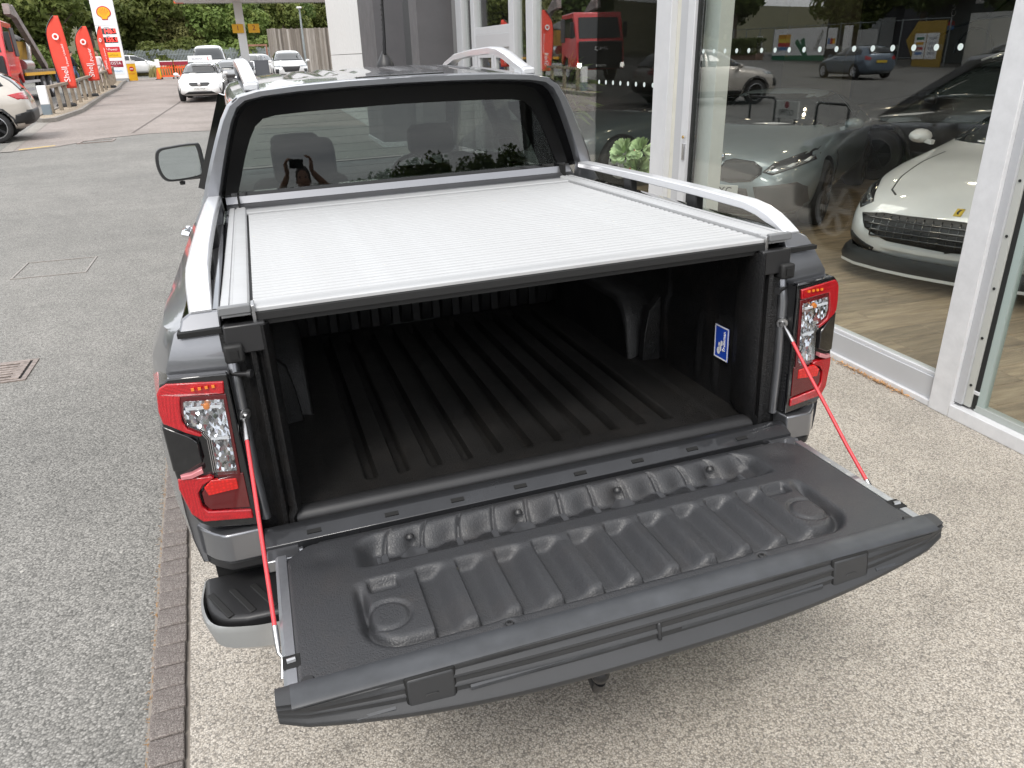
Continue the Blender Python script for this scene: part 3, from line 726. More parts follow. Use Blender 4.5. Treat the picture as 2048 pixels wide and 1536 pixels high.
# side walls with ribs, wheel boxes, front wall
for sg in (-1, 1):
    cols = []
    for i in range(170):
        y = .10+1.45*i/169
        c = []
        for z in (.842, .86, .90, 1.0, 1.08, 1.10, 1.12, 1.2, 1.3, 1.335):
            x = .66+.012*(z-.842)
            for yc in (.30, .40, .62, 1.36, 1.46):
                x -= .010*sm((.018-abs(y-yc))/.008)*sm((z-.88)/.03)*sm(((1.09 if yc in (.30, .40) else 1.30)-z)/.03)
            if z >= 1.10: x += .012
            c.append((sg*x, y, z))
        cols.append(c)
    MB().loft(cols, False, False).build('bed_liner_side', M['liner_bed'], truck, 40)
    # wheel box
    prof = [(.70, .84), (.73, .99), (.76, 1.045), (.80, 1.07), (1.34, 1.07), (1.38, 1.045), (1.41, .99), (1.44, .84)]
    w = MB(); w.loft([[(sg*x, y+(yc*k), z+dz) for y, z in prof] for x, k, dz, yc in ((.68, 0, 0, 0), (.60, 0, 0, 0), (.575, 0, -.01, 0), (.56, 0, -.03, 0))], True, True)
    w.build('wheel_box', M['liner_bed'], truck, 35, .012, 3)
    for yb in (.685, .60):
        b = MB(); b.loft([[(sg*(.665-dx*t), yb+.022*s-.01, z) for t, s in ((0, -1), (1, -.7), (1, .7), (0, 1))] for z, dx in ((.842, .07), (.95, .06), (1.03, .045), (1.08, .0))], True, True)
        if yb > .65: b.build('liner_rib', M['liner_bed'], truck, 40, .006)
    # rear return of the liner and door jamb with vertical beads
    jp = [(.655, .20), (.640, .16), (.636, .12), (.640, .085), (.650, .070), (.660, .078), (.664, .095), (.671, .100), (.676, .083), (.686, .078), (.692, .096), (.702, .103), (.712, .098), (.722, .090), (.732, .092), (.746, .098), (.746, .20)]
    j = MB(); j.loft([[(sg*(x+(.012 if z < .87 and x < .67 else 0)), y, z) for x, y in jp] for z in (.80, .85, .87, .95, 1.10, 1.25, 1.345)], True, True)
    j.build('bed_jamb', M['liner_bed'], truck, 40)
    MB().box2((sg*.645, .075, 1.285), (sg*.735, .10, 1.352)).build('jamb_cover', M['black'], truck, 30, .004)
    # inner flank of lamp and bolts
    MB().tube([(sg*.728, .115, 1.30), (sg*.730, .10, 1.26), (sg*.731, .088, 1.20), (sg*.731, .086, 1.0), (sg*.725, .084, .86)], [.010, .014, .015, .014, .012], 10).build('jamb_bead', M['paint'], truck, 60)
    st = MB(); st.tube([(sg*.742, .092, 1.238), (sg*.722, .080, 1.238), (sg*.700, .070, 1.239)], [.0055, .0055, .0055], 10); st.tube([(sg*.700, .070, 1.239), (sg*.692, .066, 1.239)], .010, 12); st.build('tailgate_striker', M['black'], truck, 40)
    bs = MB().box2((sg*.700, .060, 1.270), (sg*.742, .100, 1.312)); bo = bs.build('rubber_stop', M['rubber'], truck, 30, .006)
    MB().box2((sg*.712, .056, 1.281), (sg*.730, .0605, 1.301)).build('stop_recess', M['dark'], bo)
    for zz_ in (1.172, .935):
        q = MB().lathe([(0, -.012), (.009, -.012), (.011, -.006), (.011, .0)], (0, 0, 0), 14, 'x'); q = q.build('lamp_screw', M['black'], truck, 30); q.location = (sg*.738, .098, zz_); q.rotation_euler = (0, 0, R(70)*sg if sg < 0 else R(110))
mf = MB(); cols = []
for i in range(133):
    x = -.66+.01*i
    d = .018*sm((.03-abs(((x+.045) % .09)-.045))/.008)
    cols.append([(x, 1.55-d*k, z) for z, k in ((.842, 0), (.90, 1), (1.16, 1), (1.20, 0), (1.335, 0))])
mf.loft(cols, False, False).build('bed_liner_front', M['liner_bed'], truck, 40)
# sticker on the bed wall
stk = MB().box((.6505, .253, 1.036), (.0015, .072, .105)); so = stk.build('sticker', simple('blue_sticker', (.015, .06, .42), .35), truck)
sf = MB()
for a in ((.217, .0895), (.2885, .0)): pass
sf.box((.6495, .2535, 1.0865), (.001, .072, .004)); sf.box((.6495, .2535, .9855), (.001, .072, .004)); sf.box((.6495, .2875, 1.036), (.001, .004, .105)); sf.box((.6495, .2195, 1.036), (.001, .004, .105))
sf.build('sticker_border', simple('sticker_white', (.8, .8, .82), .4), so)
lg = MB()
for (yy, z0, r1) in ((.266, 1.008, .012), (.258, 1.018, .011), (.263, 1.028, .008), (.251, 1.035, .009)):
    lg.add([(.6490, yy+r1*math.cos(a)*.7, z0+r1*math.sin(a)) for a in [2*math.pi*k/10 for k in range(10)]], [tuple(range(10))])
lg.build('sticker_emblem', bpy.data.materials['sticker_white'], so, 0)
text('Truckman', .016, bpy.data.materials['sticker_white'], so, frame_m((.6488, .238, 1.043), (0, 0, 1), (0, 1, 0)), 'lettering')

# ---- tailgate
tg = bpy.data.objects.new('tailgate', None); COL.objects.link(tg); tg.parent = truck
def gate_h(x, v):
    """height of the moulded liner; v = distance behind the hinge"""
    h = 0.0
    ax = abs(x)
    # trough next to the hinge
    inx = sm((.545-ax)/.05)
    lip = .062
    front = .110+.008*math.cos(2*math.pi*(x/.09))
    t = sm((v-lip)/(front-lip)); back = 1-sm((v-.168)/.024)
    h -= .042*inx*t*back
    # tabs on the sloping front face
    ph = ((x+.0225) % .09)/.09
    tab = sm((min(ph, 1-ph)-.02)/.05)
    h += .010*inx*(tab-1)*sm((v-.05)/.02)*(1-sm((v-.125)/.03))
    # dished main panel bounded by a groove
    gx, gv, r = .548, .452, .07
    def sd(px, pv):
        qx = abs(px)-(gx-r); qv = pv-(gv-r)
        if qv < 0 and qx < r: return abs(px)-gx if abs(px) > gx-.2 else max(abs(px)-gx, pv-gv)
        return math.hypot(max(qx, 0), max(qv, 0))-r if (qx > 0 and qv > 0) else max(qx-r, qv-r)
    d = sd(x, v)
    h -= .024*math.exp(-(d/.0105)**2)*sm((v-.235)/.06)
    h -= .004*sm(-d/.02)*sm((v-.23)/.03)
    # channels across the panel
    for k in range(10):
        c = -.40+.09*k
        u = x-c
        if -.03 < u < .06:
            ch = sm((u+.026)/.0055)*(1-sm((u-.005)/.042))
            h -= .024*ch*sm((v-.232)/.020)*(1-sm((v-.446)/.012))
    for c in (-.497, .487):
        u = x-c
        if abs(u) < .05:
            h -= .017*sm((.036-abs(u))/.010)*sm((v-.235)/.016)*(1-sm((v-.262)/.022))
    # raised ring circles
    for c in (-.503, .503):
        rr = math.hypot(x-c, v-.362)
        h -= .0060*math.exp(-((rr-.043)/.0042)**2)
    # corner pocket near the hinge
    for c in (-.60, .60):
        h -= .006*math.exp(-((x-c)/.035)**2-((v-.12)/.035)**2)
    # screw dimples
    for c in (-.407, -.135, .135, .407):
        rr = math.hypot(x-c, v-.088)
        h -= .010*math.exp(-(rr/.013)**2)
    for c in (-.287, .287):
        rr = math.hypot(x-c, v-.486)
        h += .007*math.exp(-(rr/.022)**2); h -= .011*math.exp(-(rr/.010)**2)
    # edges roll down
    h -= .016*sm((ax-.683)/.022)
    h -= .012*(1-sm((v-.030)/.028))
    return h
xs_ = [-.703+1.406*i/380 for i in range(381)]; vs_ = [.030+.0040*i for i in range(119)]
rows = []
for v in vs_:
    cut = .703-.075*(1-sm((v-.025)/.10))**2-.006*sm((v-.3)/.2)*0
    rows.append([(x*cut/.703, -v, .842+gate_h(x, v)) for x in xs_])
MB().loft(rows, False, False).build('tailgate_liner', M['liner'], tg, 70)
# steel shell
m = MB()
m.loft([[(x, y, z) for x, z in ((-.700, .800), (-.716, .800), (-.716, .765), (-.70, .745), (.70, .745), (.716, .765), (.716, .800), (.700, .800))] for y in (-.035, -.30, -.47)], True, True)
m.build('tailgate_shell', M['paint'], tg, 30, .003)
for sg in (-1, 1):
    f = MB(); f.loft([[(sg*x, y, z) for x, z in ((.688, .826), (.690, .8405), (.708, .8405), (.7145, .836), (.7145, .79), (.688, .79))] for y in (-.07, -.52)], True, True)
    f.build('side_flange', M['paint_lip'], tg, 30)
    MB().box2((sg*.680, -.412, .8385), (sg*.7135, -.448, .8425)).build('latch_recess', M['dark'], tg, 30, .003)
    MB().tube([(sg*.690, -.428, .8425), (sg*.706, -.430, .843)], .006, 8).build('latch', M['steel'], tg)
    MB().lathe([(0, .003), (.010, .003), (.013, 0), (.013, -.004)], (sg*.672, -.492, .842), 14).build('corner_screw', M['black'], tg)
    hg = MB().box2((sg*.66, -.045, .785), (sg*.735, .02, .815)); hg.tube([(sg*.65, -.01, .80), (sg*.745, -.01, .80)], .014, 10); hg.build('tailgate_hinge', M['paint'], tg, 30, .003)
    for yy in (-.105, -.165):
        MB().lathe([(0, .008), (.007, .006), (.009, 0)], (0, 0, 0), 10, 'x').build('side_bolt', M['steel'], tg).location = (sg*.716, yy, .806)
for x, v, z in [(c, .088, .828) for c in (-.407, -.135, .135, .407)]+[(c, .486, .840) for c in (-.287, .287)]:
    s1 = MB().lathe([(0, .0035), (.0035, .0035), (.004, .006), (.0075, .0055), (.0105, .001), (.011, -.004)], (0, 0, 0), 16).build('liner_screw', M['black'], tg, 40)
    s1.location = (x, -v, z)
    if v < .2: s1.rotation_euler = (R(-24), 0, 0)
# wrap-over trim along the tailgate's top edge
cs = [(.490, .840), (.496, .8465), (.508, .8490), (.530, .8470), (.545, .8430), (.5505, .8370), (.5505, .8290), (.5480, .8265), (.5480, .8235), (.5585, .8170), (.5600, .8120), (.5570, .8080), (.5570, .7960), (.5615, .7925), (.5630, .7890), (.5600, .7860), (.5600, .7745),
      (.5640, .7700), (.5780, .7610), (.5820, .7560), (.5820, .7480), (.5760, .7380), (.5600, .7350), (.50, .7360)]
rg = []
N = 60
for i in range(N+1):
    x = -.730+1.46*i/N; q = (x/.73)**2
    zb = .735+.066*q**1.3; k = (.840-zb)/.105
    ring = []
    for v, z in cs:
        zn = .840-(.840-z)*k if z < .840 else z
        vn = v
        if v > .549: vn = .549+(v-.549)*(1-.93*q**1.5) - .006*q
        vn -= .010*sm((abs(x)-.68)/.05)*(v > .52)
        ring.append((x, -vn, zn))
    rg.append(ring)
MB().loft(rg, True, True).build('tailgate_trim', M['applique'], tg, 32)
capz = MB().loft([[(x, -v, z) for v, z in ((.4955, .8470), (.508, .8500), (.530, .8480), (.5445, .8440), (.549, .8400), (.549, .8370), (.530, .8440), (.508, .8460))] for x in (-.704, -.3, .3, .704)], True, True)
capz.build('trim_cap', M['cap'], tg, 35)
for x in (-.462, .462):
    q = (x/.73)**2
    MB().box((x, -.5490, .8025), (.0945, .016, .0725), Matrix.Rotation(R(-6), 3, 'X')).build('pocket_gap', M['dark'], tg, 30, .004)
    l = MB().box((x, -.5500, .8025), (.090, .018, .068), Matrix.Rotation(R(-6), 3, 'X')).build('pocket_lid', M['applique'], tg, 30, .006, 3)
    ic = MB()
    for a, b, c_, d_ in ((-.012, -.016, -.009, .004), (-.009, .001, .012, .004), (.009, -.004, .012, .004), (-.004, -.012, .012, -.009), (.009, -.016, .012, -.009)):
        ic.add([(x+a, -.5600-b*.1, .796+b), (x+c_, -.5600-b*.1, .796+b), (x+c_, -.5600-d_*.1, .796+d_), (x+a, -.5600-d_*.1, .796+d_)], [(0, 1, 2, 3)])
    ic.build('pocket_icon', simple('moulded_icon', (.055, .056, .058), .5), l, 0)
MB().box((0, -.560, .792), (.009, .010, .040), Matrix.Rotation(R(-10), 3, 'X')).build('centre_notch', M['applique'], tg, 30, .005)
for a, b in ((-.60, -.53), (-.39, -.05), (.05, .39), (.53, .60)):
    MB().loft([[(x, -.5575-dy, z) for z, dy in ((.778, 0), (.7815, .004), (.7875, .004), (.791, 0))] for x in (a, a+.02, b-.02, b)], True, True).build('trim_groove', M['cap'], tg, 30)

# ---- tailgate check cables
for sg in (-1, 1):
    c = bpy.data.objects.new('check_cable', None); COL.objects.link(c); c.parent = truck
    A = Vector((sg*.729, .080, 1.140)); B = Vector((sg*.7235, -.385, .768))
    d = (B-A).normalized()
    P1 = A+d*.065; P2 = B-d*.10
    mid = (P1+P2)/2+Vector((0, 0, -.004))
    MB().tube([P1, (P1+mid)/2-Vector((0, 0, .003)), mid, (P2+mid)/2-Vector((0, 0, .003)), P2], .0047, 10).build('cable_sleeve', M['red_cable'], c, 60)
    e = MB(); e.tube([A+d*.012, A+d*.03, P1+d*.004], [.0035, .0062, .0066], 10); e.build('cable_ferrule', M['steel'], c, 50)
    e = MB(); e.tube([P2-d*.004, P2+d*.03, P2+d*.05, P2+d*.06+Vector((sg*-.006, 0, 0)), B], [.0064, .006, .004, .004, .004], 10); e.build('cable_hook', M['steel'], c, 50)
    b = MB().lathe([(0, -.016), (.006, -.016), (.0085, -.012), (.0085, -.009), (.015, -.008), (.0165, -.005), (.0165, 0), (.0, 0)], (0, 0, 0), 20, 'y').build('cable_bolt', M['steel'], c, 35)
    b.location = A; b.rotation_euler = (R(8), 0, -sg*R(35))

# ---- tail lamps
HOUS = [(0.741, 1.257), (0.743, 1.214), (0.740, 1.033), (0.738, 0.867), (0.844, 0.884), (0.869, 0.9), (0.883, 0.922), (0.893, 0.978), (0.898, 1.038), (0.901, 1.113), (0.897, 1.174), (0.891, 1.225), (0.884, 1.246), (0.864, 1.262)]
REDU = [(0.752, 1.241), (0.755, 1.212), (0.845, 1.22), (0.849, 1.204), (0.853, 1.165), (0.846, 1.144), (0.817, 1.124), (0.824, 1.119), (0.851, 1.134), (0.877, 1.150), (0.896, 1.156), (0.899, 1.185), (0.893, 1.228), (0.883, 1.243), (0.868, 1.252)]
WIN = [(0.759, 1.202), (0.763, 1.019), (0.807, 1.025), (0.803, 1.112), (0.812, 1.132), (0.844, 1.155), (0.848, 1.176), (0.842, 1.211)]
REDL = [(0.823, 1.019), (0.814, 1.013), (0.841, 1.0), (0.855, 0.982), (0.854, 0.947), (0.843, 0.931), (0.751, 0.914), (0.75, 0.89), (0.86, 0.905), (0.882, 0.926), (0.897, 0.990), (0.894, 1.016), (0.865, 1.018)]
BRI = [(0.769, 1.002), (0.768, 0.975), (0.802, 0.973), (0.835, 0.971), (0.841, 0.993), (0.823, 1.009)]
KICK = [(0.900, 1.150), (0.85, 1.125), (0.831, 1.107), (0.83, 1.056), (0.868, 1.039), (0.900, 1.034)]
PINK = [(0.836, 1.043), (0.834, 1.031), (0.861, 1.021), (0.885, 1.017), (0.885, 1.026), (0.861, 1.032)]
def scale_poly(p, k):
    cx = sum(a for a, b in p)/len(p); cz_ = sum(b for a, b in p)/len(p)
    return [(cx+(a-cx)*k, cz_+(b-cz_)*k) for a, b in p]
def ly(x): return .043+max(0, x-.835)**2*6
def wrapped(poly, sg, off, back):
    """prism on the lamp's face; the outer rim runs forward round the corner of the body"""
    m = MB()
    f0 = lambda x, z: (sg*x, ly(x)-off, z)
    def f1(x, z):
        if x > .878: return (sg*(x+.018+off), back+.13, z)
        return (sg*x, ly(x)+back*.25, z)
    return m.prism(poly, f0, f1)
for sg in (-1, 1):
    L = bpy.data.objects.new('tail_lamp', None); COL.objects.link(L); L.parent = truck
    wrapped(HOUS, sg, 0, .10).build('lamp_housing', M['gloss'], L, 30, .004)
    bz = wrapped(scale_poly(WIN, 1.12), sg, .002, .03); bz.build('lamp_bezel', M['lens_dark'], L, 30, .0015)
    wrapped(REDU, sg, .0045, .09).build('upper_lens', M['lens_red'], L, 30, .003)
    wrapped(REDL, sg, .0045, .09).build('lower_lens', M['lens_red'], L, 30, .003)
    lowd = [(.752, 1.012), (.752, .92), (.838, .934), (.848, .95), (.848, .98), (.835, .996), (.806, 1.008)]
    wrapped(lowd, sg, .002, .03).build('brake_window', M['lens_dark'], L, 30, .0015)
    wrapped(BRI, sg, .004, .03).build('brake_reflector', M['lens_mid'], L, 30, .0015)
    wrapped(KICK, sg, .003, .08).build('black_panel', M['gloss'], L, 30, .004)
    wrapped(PINK, sg, .006, .05).build('side_reflector', M['lens_pink'], L, 30, .0015)
    # clear chamber: chromed cells behind a clear cover
    m = MB(); m.prism(scale_poly(WIN, .97), lambda x, z: (sg*x, ly(x)-.0015, z), lambda x, z: (sg*x, ly(x)-.0035, z)); m.build('reflector', M['facet'], L, 0)
    for (a, b) in (((.766, 1.108), (.803, 1.113)), ((.766, 1.186), (.840, 1.192))):
        MB().bar((sg*a[0], ly(a[0])-.006, a[1]), (sg*b[0], ly(b[0])-.006, b[1]), .004, .006).build('reflector_rib', M['white'], L)
    for k in range(3):
        q = [(.806+.004*k, 1.028), (.803+.004*k, 1.112), (.812+.004*k, 1.130), (.843+.0015*k, 1.153)]
        MB().tube([(sg*x, ly(x)-.006, z) for x, z in q[:3]], .0009, 5).build('light_guide', M['chrome'], L)
    MB().lathe([(0, -.008), (.006, -.007), (.008, -.003), (.008, 0)], (sg*.797, .040, 1.196-.006), 14, 'y').build('indicator_bulb', M['amber'], L, 50)
    m = MB(); m.prism(WIN, lambda x, z: (sg*x, ly(x)-.0115, z), lambda x, z: (sg*x, ly(x)-.0135, z)); m.build('clear_cover', M['clear'], L, 0)
    for k in range(4):
        MB().box((sg*(.775+.014*k), ly(.8)-.0055, 1.234), (.006, .004, .006)).build('lamp_diode', M['amber'], L)
    # ribbed inner flank
    fl = MB(); fl.add([(sg*.7395, .048, 1.25), (sg*.7395, .12, 1.25), (sg*.7395, .12, .86), (sg*.7395, .05, .87)], [(0, 1, 2, 3)])
    for k in range(16):
        z = .93+k*.012
        fl.bar((sg*.7385, .056, z+.008), (sg*.7385, .092, z-.008), .002, .004)
    fl.build('lamp_flank', M['black'], L, 30)

# ---- lower corner, step bumper, tow bar
for sg in (-1, 1):
    m = MB(); m.loft([[(sg*x, y+max(0, x-.82)*.8, z) for x, y in [(.738, .032)]+[(v.x, v.y) for v in catmull([(.80, .032, 0), (.86, .036, 0), (.893, .07, 0), (.903, .16, 0)], 7)]+[(.738, .16)]] for z in (.785, .81, .862)], True, True)
    m.build('rear_corner_panel', M['paint'], truck, 30, .005, 3)
    m = MB(); m.loft([[(sg*x, y+max(0, x-.82)*.8, z) for x, y in [(.738, .040)]+[(v.x, v.y) for v in catmull([(.80, .040, 0), (.86, .044, 0), (.889, .075, 0), (.897, .16, 0)], 7)]+[(.738, .16)]] for z in (.757, .77, .783)], True, True)
    m.build('bumper_corner_trim', M['black'], truck, 30, .005, 3)
    pad = [(.70, -.075)]+[(v.x, v.y) for v in catmull([(.80, -.070, 0), (.855, -.048, 0), (.889, .01, 0), (.900, .12, 0)], 6)]+[(.70, .12)]
    m = MB(); m.loft([[(sg*(x+dx), y-dx, z) for x, y in pad] for z, dx in ((.655, .0), (.690, .002), (.699, -.004))], True, True)
    po = m.build('bumper_step_pad', M['black'], truck, 30, .006, 3)
    for k in range(3):
        x = .735+.05*k
        MB().bar((sg*x, -.055, .6995), (sg*(x+.05), .05, .6995), .016, .006).build('step_tread', M['rubber'], po, 30, .002)
bp = [(v.x, v.y) for v in catmull([(.895, .13, 0), (.899, .03, 0), (.872, -.058, 0), (.80, -.094, 0), (.70, -.106, 0), (.4, -.112, 0)], 6)]
full = [(-x, y) for x, y in bp]+[(x, y) for x, y in reversed(bp)]
rg = []
for z, k in ((.692, 1.003), (.686, 1.010), (.674, 1.012), (.63, 1.0), (.59, .975), (.558, .93), (.55, .88)):
    rg.append([(x*k, y+max(0, 1-k)*1.5, z) for x, y in full])
MB().loft([list(r) for r in zip(*rg)], False, False).build('rear_bumper', M['bumper'], truck, 30)
MB().box2((-.70, -.06, .57), (.70, .10, .66)).build('bumper_centre', M['black'], truck, 30, .01)
for sg in (-1, 1):
    MB().lathe([(.020, -.004), (.022, -.006), (.014, -.007), (.013, -.004), (0, -.004)], (sg*.715, -.1015, .605), 18, 'y').build('parking_sensor', M['bumper'], truck, 40)
tb = MB(); tb.box2((-.04, -.10, .40), (.04, .3, .46)); tb.tube([(0, -.06, .43), (0, -.20, .40), (0, -.26, .37), (0, -.27, .40)], [.02, .02, .018, .015], 12); tb.lathe([(0, -.025), (.018, -.018), (.025, 0), (.018, .018), (0, .025)], (.0, -.27, .425), 14); tb.build('tow_bar', M['black'], truck, 50)
MB().box2((-.60, .12, .40), (.60, 4.6, .60)).build('chassis', M['dark'], truck)
MB().box2((-.87, .13, .60), (.87, .66, .756)).build('bumper_void', M['dark'], truck)
MB().box2((-.73, .10, .60), (.73, 1.55, .80)).build('bed_underside', M['dark'], truck)
# ---- wheels
def wheel(name, parent, c, r, w, side, spokes=6, rim_mat=None, spoke_mat=None, rimr=.66, n=28):
    """tyre + rim; axle along local x, outer face towards side*x"""
    t = bpy.data.objects.new(name, None); COL.objects.link(t); t.parent = parent; t.location = c
    rr = r*rimr
    MB().lathe([(rr, -w/2), (r*.90, -w/2), (r*.97, -w*.42), (r, -w*.25), (r, w*.25), (r*.97, w*.42), (r*.90, w/2), (rr, w/2), (rr*.96, w*.3), (rr*.96, -w*.3)], (0, 0, 0), n, 'x', True).build('tyre', M['tyre'], t, 40)
    a = MB(); s = side
    a.lathe([(rr, s*w*.48), (rr*.94, s*w*.50), (rr*.90, s*w*.44), (rr*.90, -s*w*.3), (rr, -s*w*.3)], (0, 0, 0), n, 'x', True)
    a.build('rim', rim_mat or M['silver'], t, 40)
    b = MB()
    b.lathe([(0, s*w*.42), (rr*.20, s*w*.42), (rr*.24, s*w*.36), (rr*.24, 0)], (0, 0, 0), 16, 'x')
    for k in range(spokes):
        an_ = 2*math.pi*k/spokes
        ca, sa = math.cos(an_), math.sin(an_)
        p = (s*w*.38, rr*.18*ca, rr*.18*sa); q = (s*w*.44, rr*.93*ca, rr*.93*sa)
        b.bar(p, q, rr*.20, w*.12, (1, 0, 0))
    b.build('spokes', spoke_mat or rim_mat or M['silver'], t, 30, .004)
    d = MB().lathe([(rr*.90, 0), (0, 0)], (s*w*.02, 0, 0), 20, 'x'); d.build('brake_disc', M['dark'], t, 0)
    return t
for sg in (-1, 1):
    wheel('wheel', truck, (sg*.80, 1.15, .41), .385, .25, sg)
    wheel('wheel', truck, (sg*.80, 4.42, .505), .385, .25, sg)
# =================================================================== the glazed showroom
shop = thing('car_showroom', 'glazed car showroom with white frames and a dark interior beside the pickup', 'building', (0, 0, 0))
GX = 2.75; ZT = 3.35
def sbox(name, a, b, mat, bevel=.003, parent=None, sm_=30):
    return MB().box2(a, b).build(name, mat, parent or shop, sm_, bevel)
M['frame'] = simple('white_aluminium', (.64, .65, .67), .36, .2, var=.05, vscale=5)
M['frame_grey'] = simple('grey_aluminium', (.50, .51, .53), .42, .2, var=.04, vscale=3)
M['frame_dirty'] = simple('weathered_white_frame', (.68, .685, .70), .40, .1, var=.07, vscale=14)
M['cream'] = simple('cream_wall', (.66, .645, .57), .7, var=.05)
M['gasket'] = simple('black_gasket', (.012, .013, .013), .6)
M['wall_dark'] = simple('charcoal_interior_wall', (.028, .026, .025), .85, var=.1, vscale=1)
M['ceiling'] = simple('dark_ceiling', (.05, .05, .05), .9)
# main bay bottom rail, sill and plinth
sbox('sill_strip', (2.700, 1.30, .012), (2.80, 3.96, .046), M['frame_dirty'])
sbox('bottom_rail', (2.722, 1.29, .046), (2.80, 4.04, .175), M['frame_grey'])
sbox('rail_bead', (2.735, 1.05, .175), (2.79, 4.04, .196), M['frame'])
# right-hand post built up of face, returns and beads
sbox('post', (2.692, 1.165, .012), (2.80, 1.298, ZT), M['frame_dirty'], .004)
sbox('post_return', (2.715, 1.118, .10), (2.80, 1.165, ZT), M['frame_grey'])
sbox('screw_bead', (2.728, 1.078, .10), (2.80, 1.118, ZT), simple('pale_bead', (.52, .53, .50), .4, .2), .002)
sbox('gasket', (2.738, 1.052, .10), (2.79, 1.078, ZT), M['gasket'], 0)
sbox('glass_edge', (2.742, 1.012, .10), (2.775, 1.052, ZT), simple('green_glass_edge', (.36, .43, .41), .15, coat=.5), 0)
for k in range(12):
    q = MB().lathe([(0, .0), (.007, 0), (.007, .004), (0, .004)], (0, 0, 0), 10, 'x').build('bead_screw', M['gasket'], shop); q.location = (2.724, 1.098, .22+k*.26)
# right bay sill
sbox('sill', (2.690, -2.6, .012), (2.80, 1.165, .085), M['frame_dirty'], .004)
sbox('sill_bead', (2.738, -2.6, .085), (2.79, 1.06, .120), simple('grey_green_bead', (.42, .45, .43), .35, .2), .002)
# middle post group
sbox('post', (2.705, 4.40, .012), (2.80, 4.650, ZT), M['frame'], .004)
sbox('wall_strip', (2.760, 4.30, .012), (2.85, 4.40, ZT), M['cream'], .002)
sbox('post', (2.735, 4.155, .012), (2.82, 4.30, ZT), M['frame_grey'], .003)
sbox('post', (2.712, 4.055, .012), (2.81, 4.155, ZT), M['frame'], .004)
sbox('gasket', (2.738, 4.030, .17), (2.79, 4.055, ZT), M['gasket'], 0)
lk = MB().box2((2.700, 4.075, 1.02), (2.7125, 4.105, 1.15)).build('door_lock', M['steel'], shop, 30, .003)
MB().lathe([(0, -.008), (.012, -.008), (.013, 0)], (2.70, 4.09, 1.20), 12, 'x').build('lock_cylinder', simple('brass', (.6, .42, .18), .3, 1), shop)
# left bays
for y0, y1 in ((7.66, 7.90), (8.36, 8.56), (10.16, 10.34), (10.86, 11.20)):
    sbox('post', (2.705, y0, .012), (2.82, y1, ZT), M['frame_grey'], .004)
sbox('bottom_rail', (2.722, 4.65, .012), (2.80, 8.40, .16), M['frame_grey'])
sbox('transom', (2.715, 8.56, 2.10), (2.81, 10.16, 2.20), M['frame_grey'])
sbox('door_header', (2.712, 8.56, 1.93), (2.815, 10.16, 2.10), simple('silver_header', (.50, .51, .53), .4, .3), .003)
for y0 in (8.58, 9.38):
    d = bpy.data.objects.new('entrance_door', None); COL.objects.link(d); d.parent = shop
    for a, b in (((2.735, y0, .02), (2.785, y0+.09, 1.93)), ((2.735, y0+.68, .02), (2.785, y0+.77, 1.93)), ((2.735, y0+.09, .02), (2.785, y0+.68, .20)), ((2.735, y0+.09, 1.80), (2.785, y0+.68, 1.93))):
        MB().box2(a, b).build('door_stile', M['frame_grey'], d, 30, .003)
    MB().box2((2.752, y0+.09, .20), (2.762, y0+.68, 1.80)).build('door_glass', M['pane'], d, 0)
sbox('head_rail', (2.70, -2.6, ZT), (2.84, 11.2, ZT+.16), M['frame_grey'])
sbox('fascia', (2.62, -2.6, ZT+.16), (2.95, 11.2, ZT+1.2), simple('fascia_panel', (.22, .225, .23), .5))
# panes: each its own sheet of glass with its row of dots
M['dot'] = simple('frosted_dot', (.62, .70, .68), .6)
def pane(y0, y1, z0, mat, zd=None, n=0, ya=0, yb=0, r=.016):
    p = MB().box2((2.752, y0, z0), (2.764, y1, ZT)).build('window_pane', mat, shop, 0)
    for k in range(n):
        y = ya+(yb-ya)*k/(n-1)
        MB().add([(2.7505, y+r*math.cos(a), zd+r*math.sin(a)) for a in [2*math.pi*i/20 for i in range(20)]]+[(2.7519, y+r*math.cos(a), zd+r*math.sin(a)) for a in [2*math.pi*i/20 for i in range(20)]],
                 [tuple(range(20)), tuple(range(39, 19, -1))]+[(i, i+20, (i+1) % 20+20, (i+1) % 20) for i in range(20)]).build('dot', M['dot'], p, 0)
    return p
pane(1.03, 4.045, .19, M['pane'], 1.835, 17, 3.96, 1.60)
pane(-2.6, 1.03, .115, M['pane'])
pane(4.64, 5.92, .16, M['pane_clear'], 1.572, 8, 5.86, 4.74, .020)
pane(5.94, 7.67, .16, M['pane'])
pane(7.89, 8.37, .16, M['pane'])
MB().box2((2.752, 8.55, 2.20), (2.764, 10.17, ZT)).build('window_pane', M['pane'], shop, 0)
MB().box2((2.752, 10.34, .05), (2.764, 10.87, ZT)).build('window_pane', M['pane'], shop, 0)
# interior shell
sbox('back_wall', (10.6, -3.2, 0), (10.8, 11.4, 4.2), M['wall_dark'], 0)
sbox('end_wall', (2.85, 11.25, 0), (10.8, 11.4, 4.2), M['wall_dark'], 0)
sbox('end_wall', (2.85, -3.2, 0), (10.8, -3.0, 4.2), M['wall_dark'], 0)
sbox('ceiling', (2.86, -3.2, 3.9), (10.8, 11.4, 4.1), M['ceiling'], 0)
sbox('roof', (2.70, -3.3, 4.56), (11.0, 11.5, 4.7), M['ceiling'], 0)
sbox('interior_column', (2.84, 3.905, .0), (2.96, 4.40, 3.9), simple('white_plaster', (.62, .63, .60), .7, var=.04), .004)
sbox('partition', (8.9, 9.6, 0), (9.1, 11.2, 3.9), simple('warm_partition', (.09, .075, .05), .8), 0)
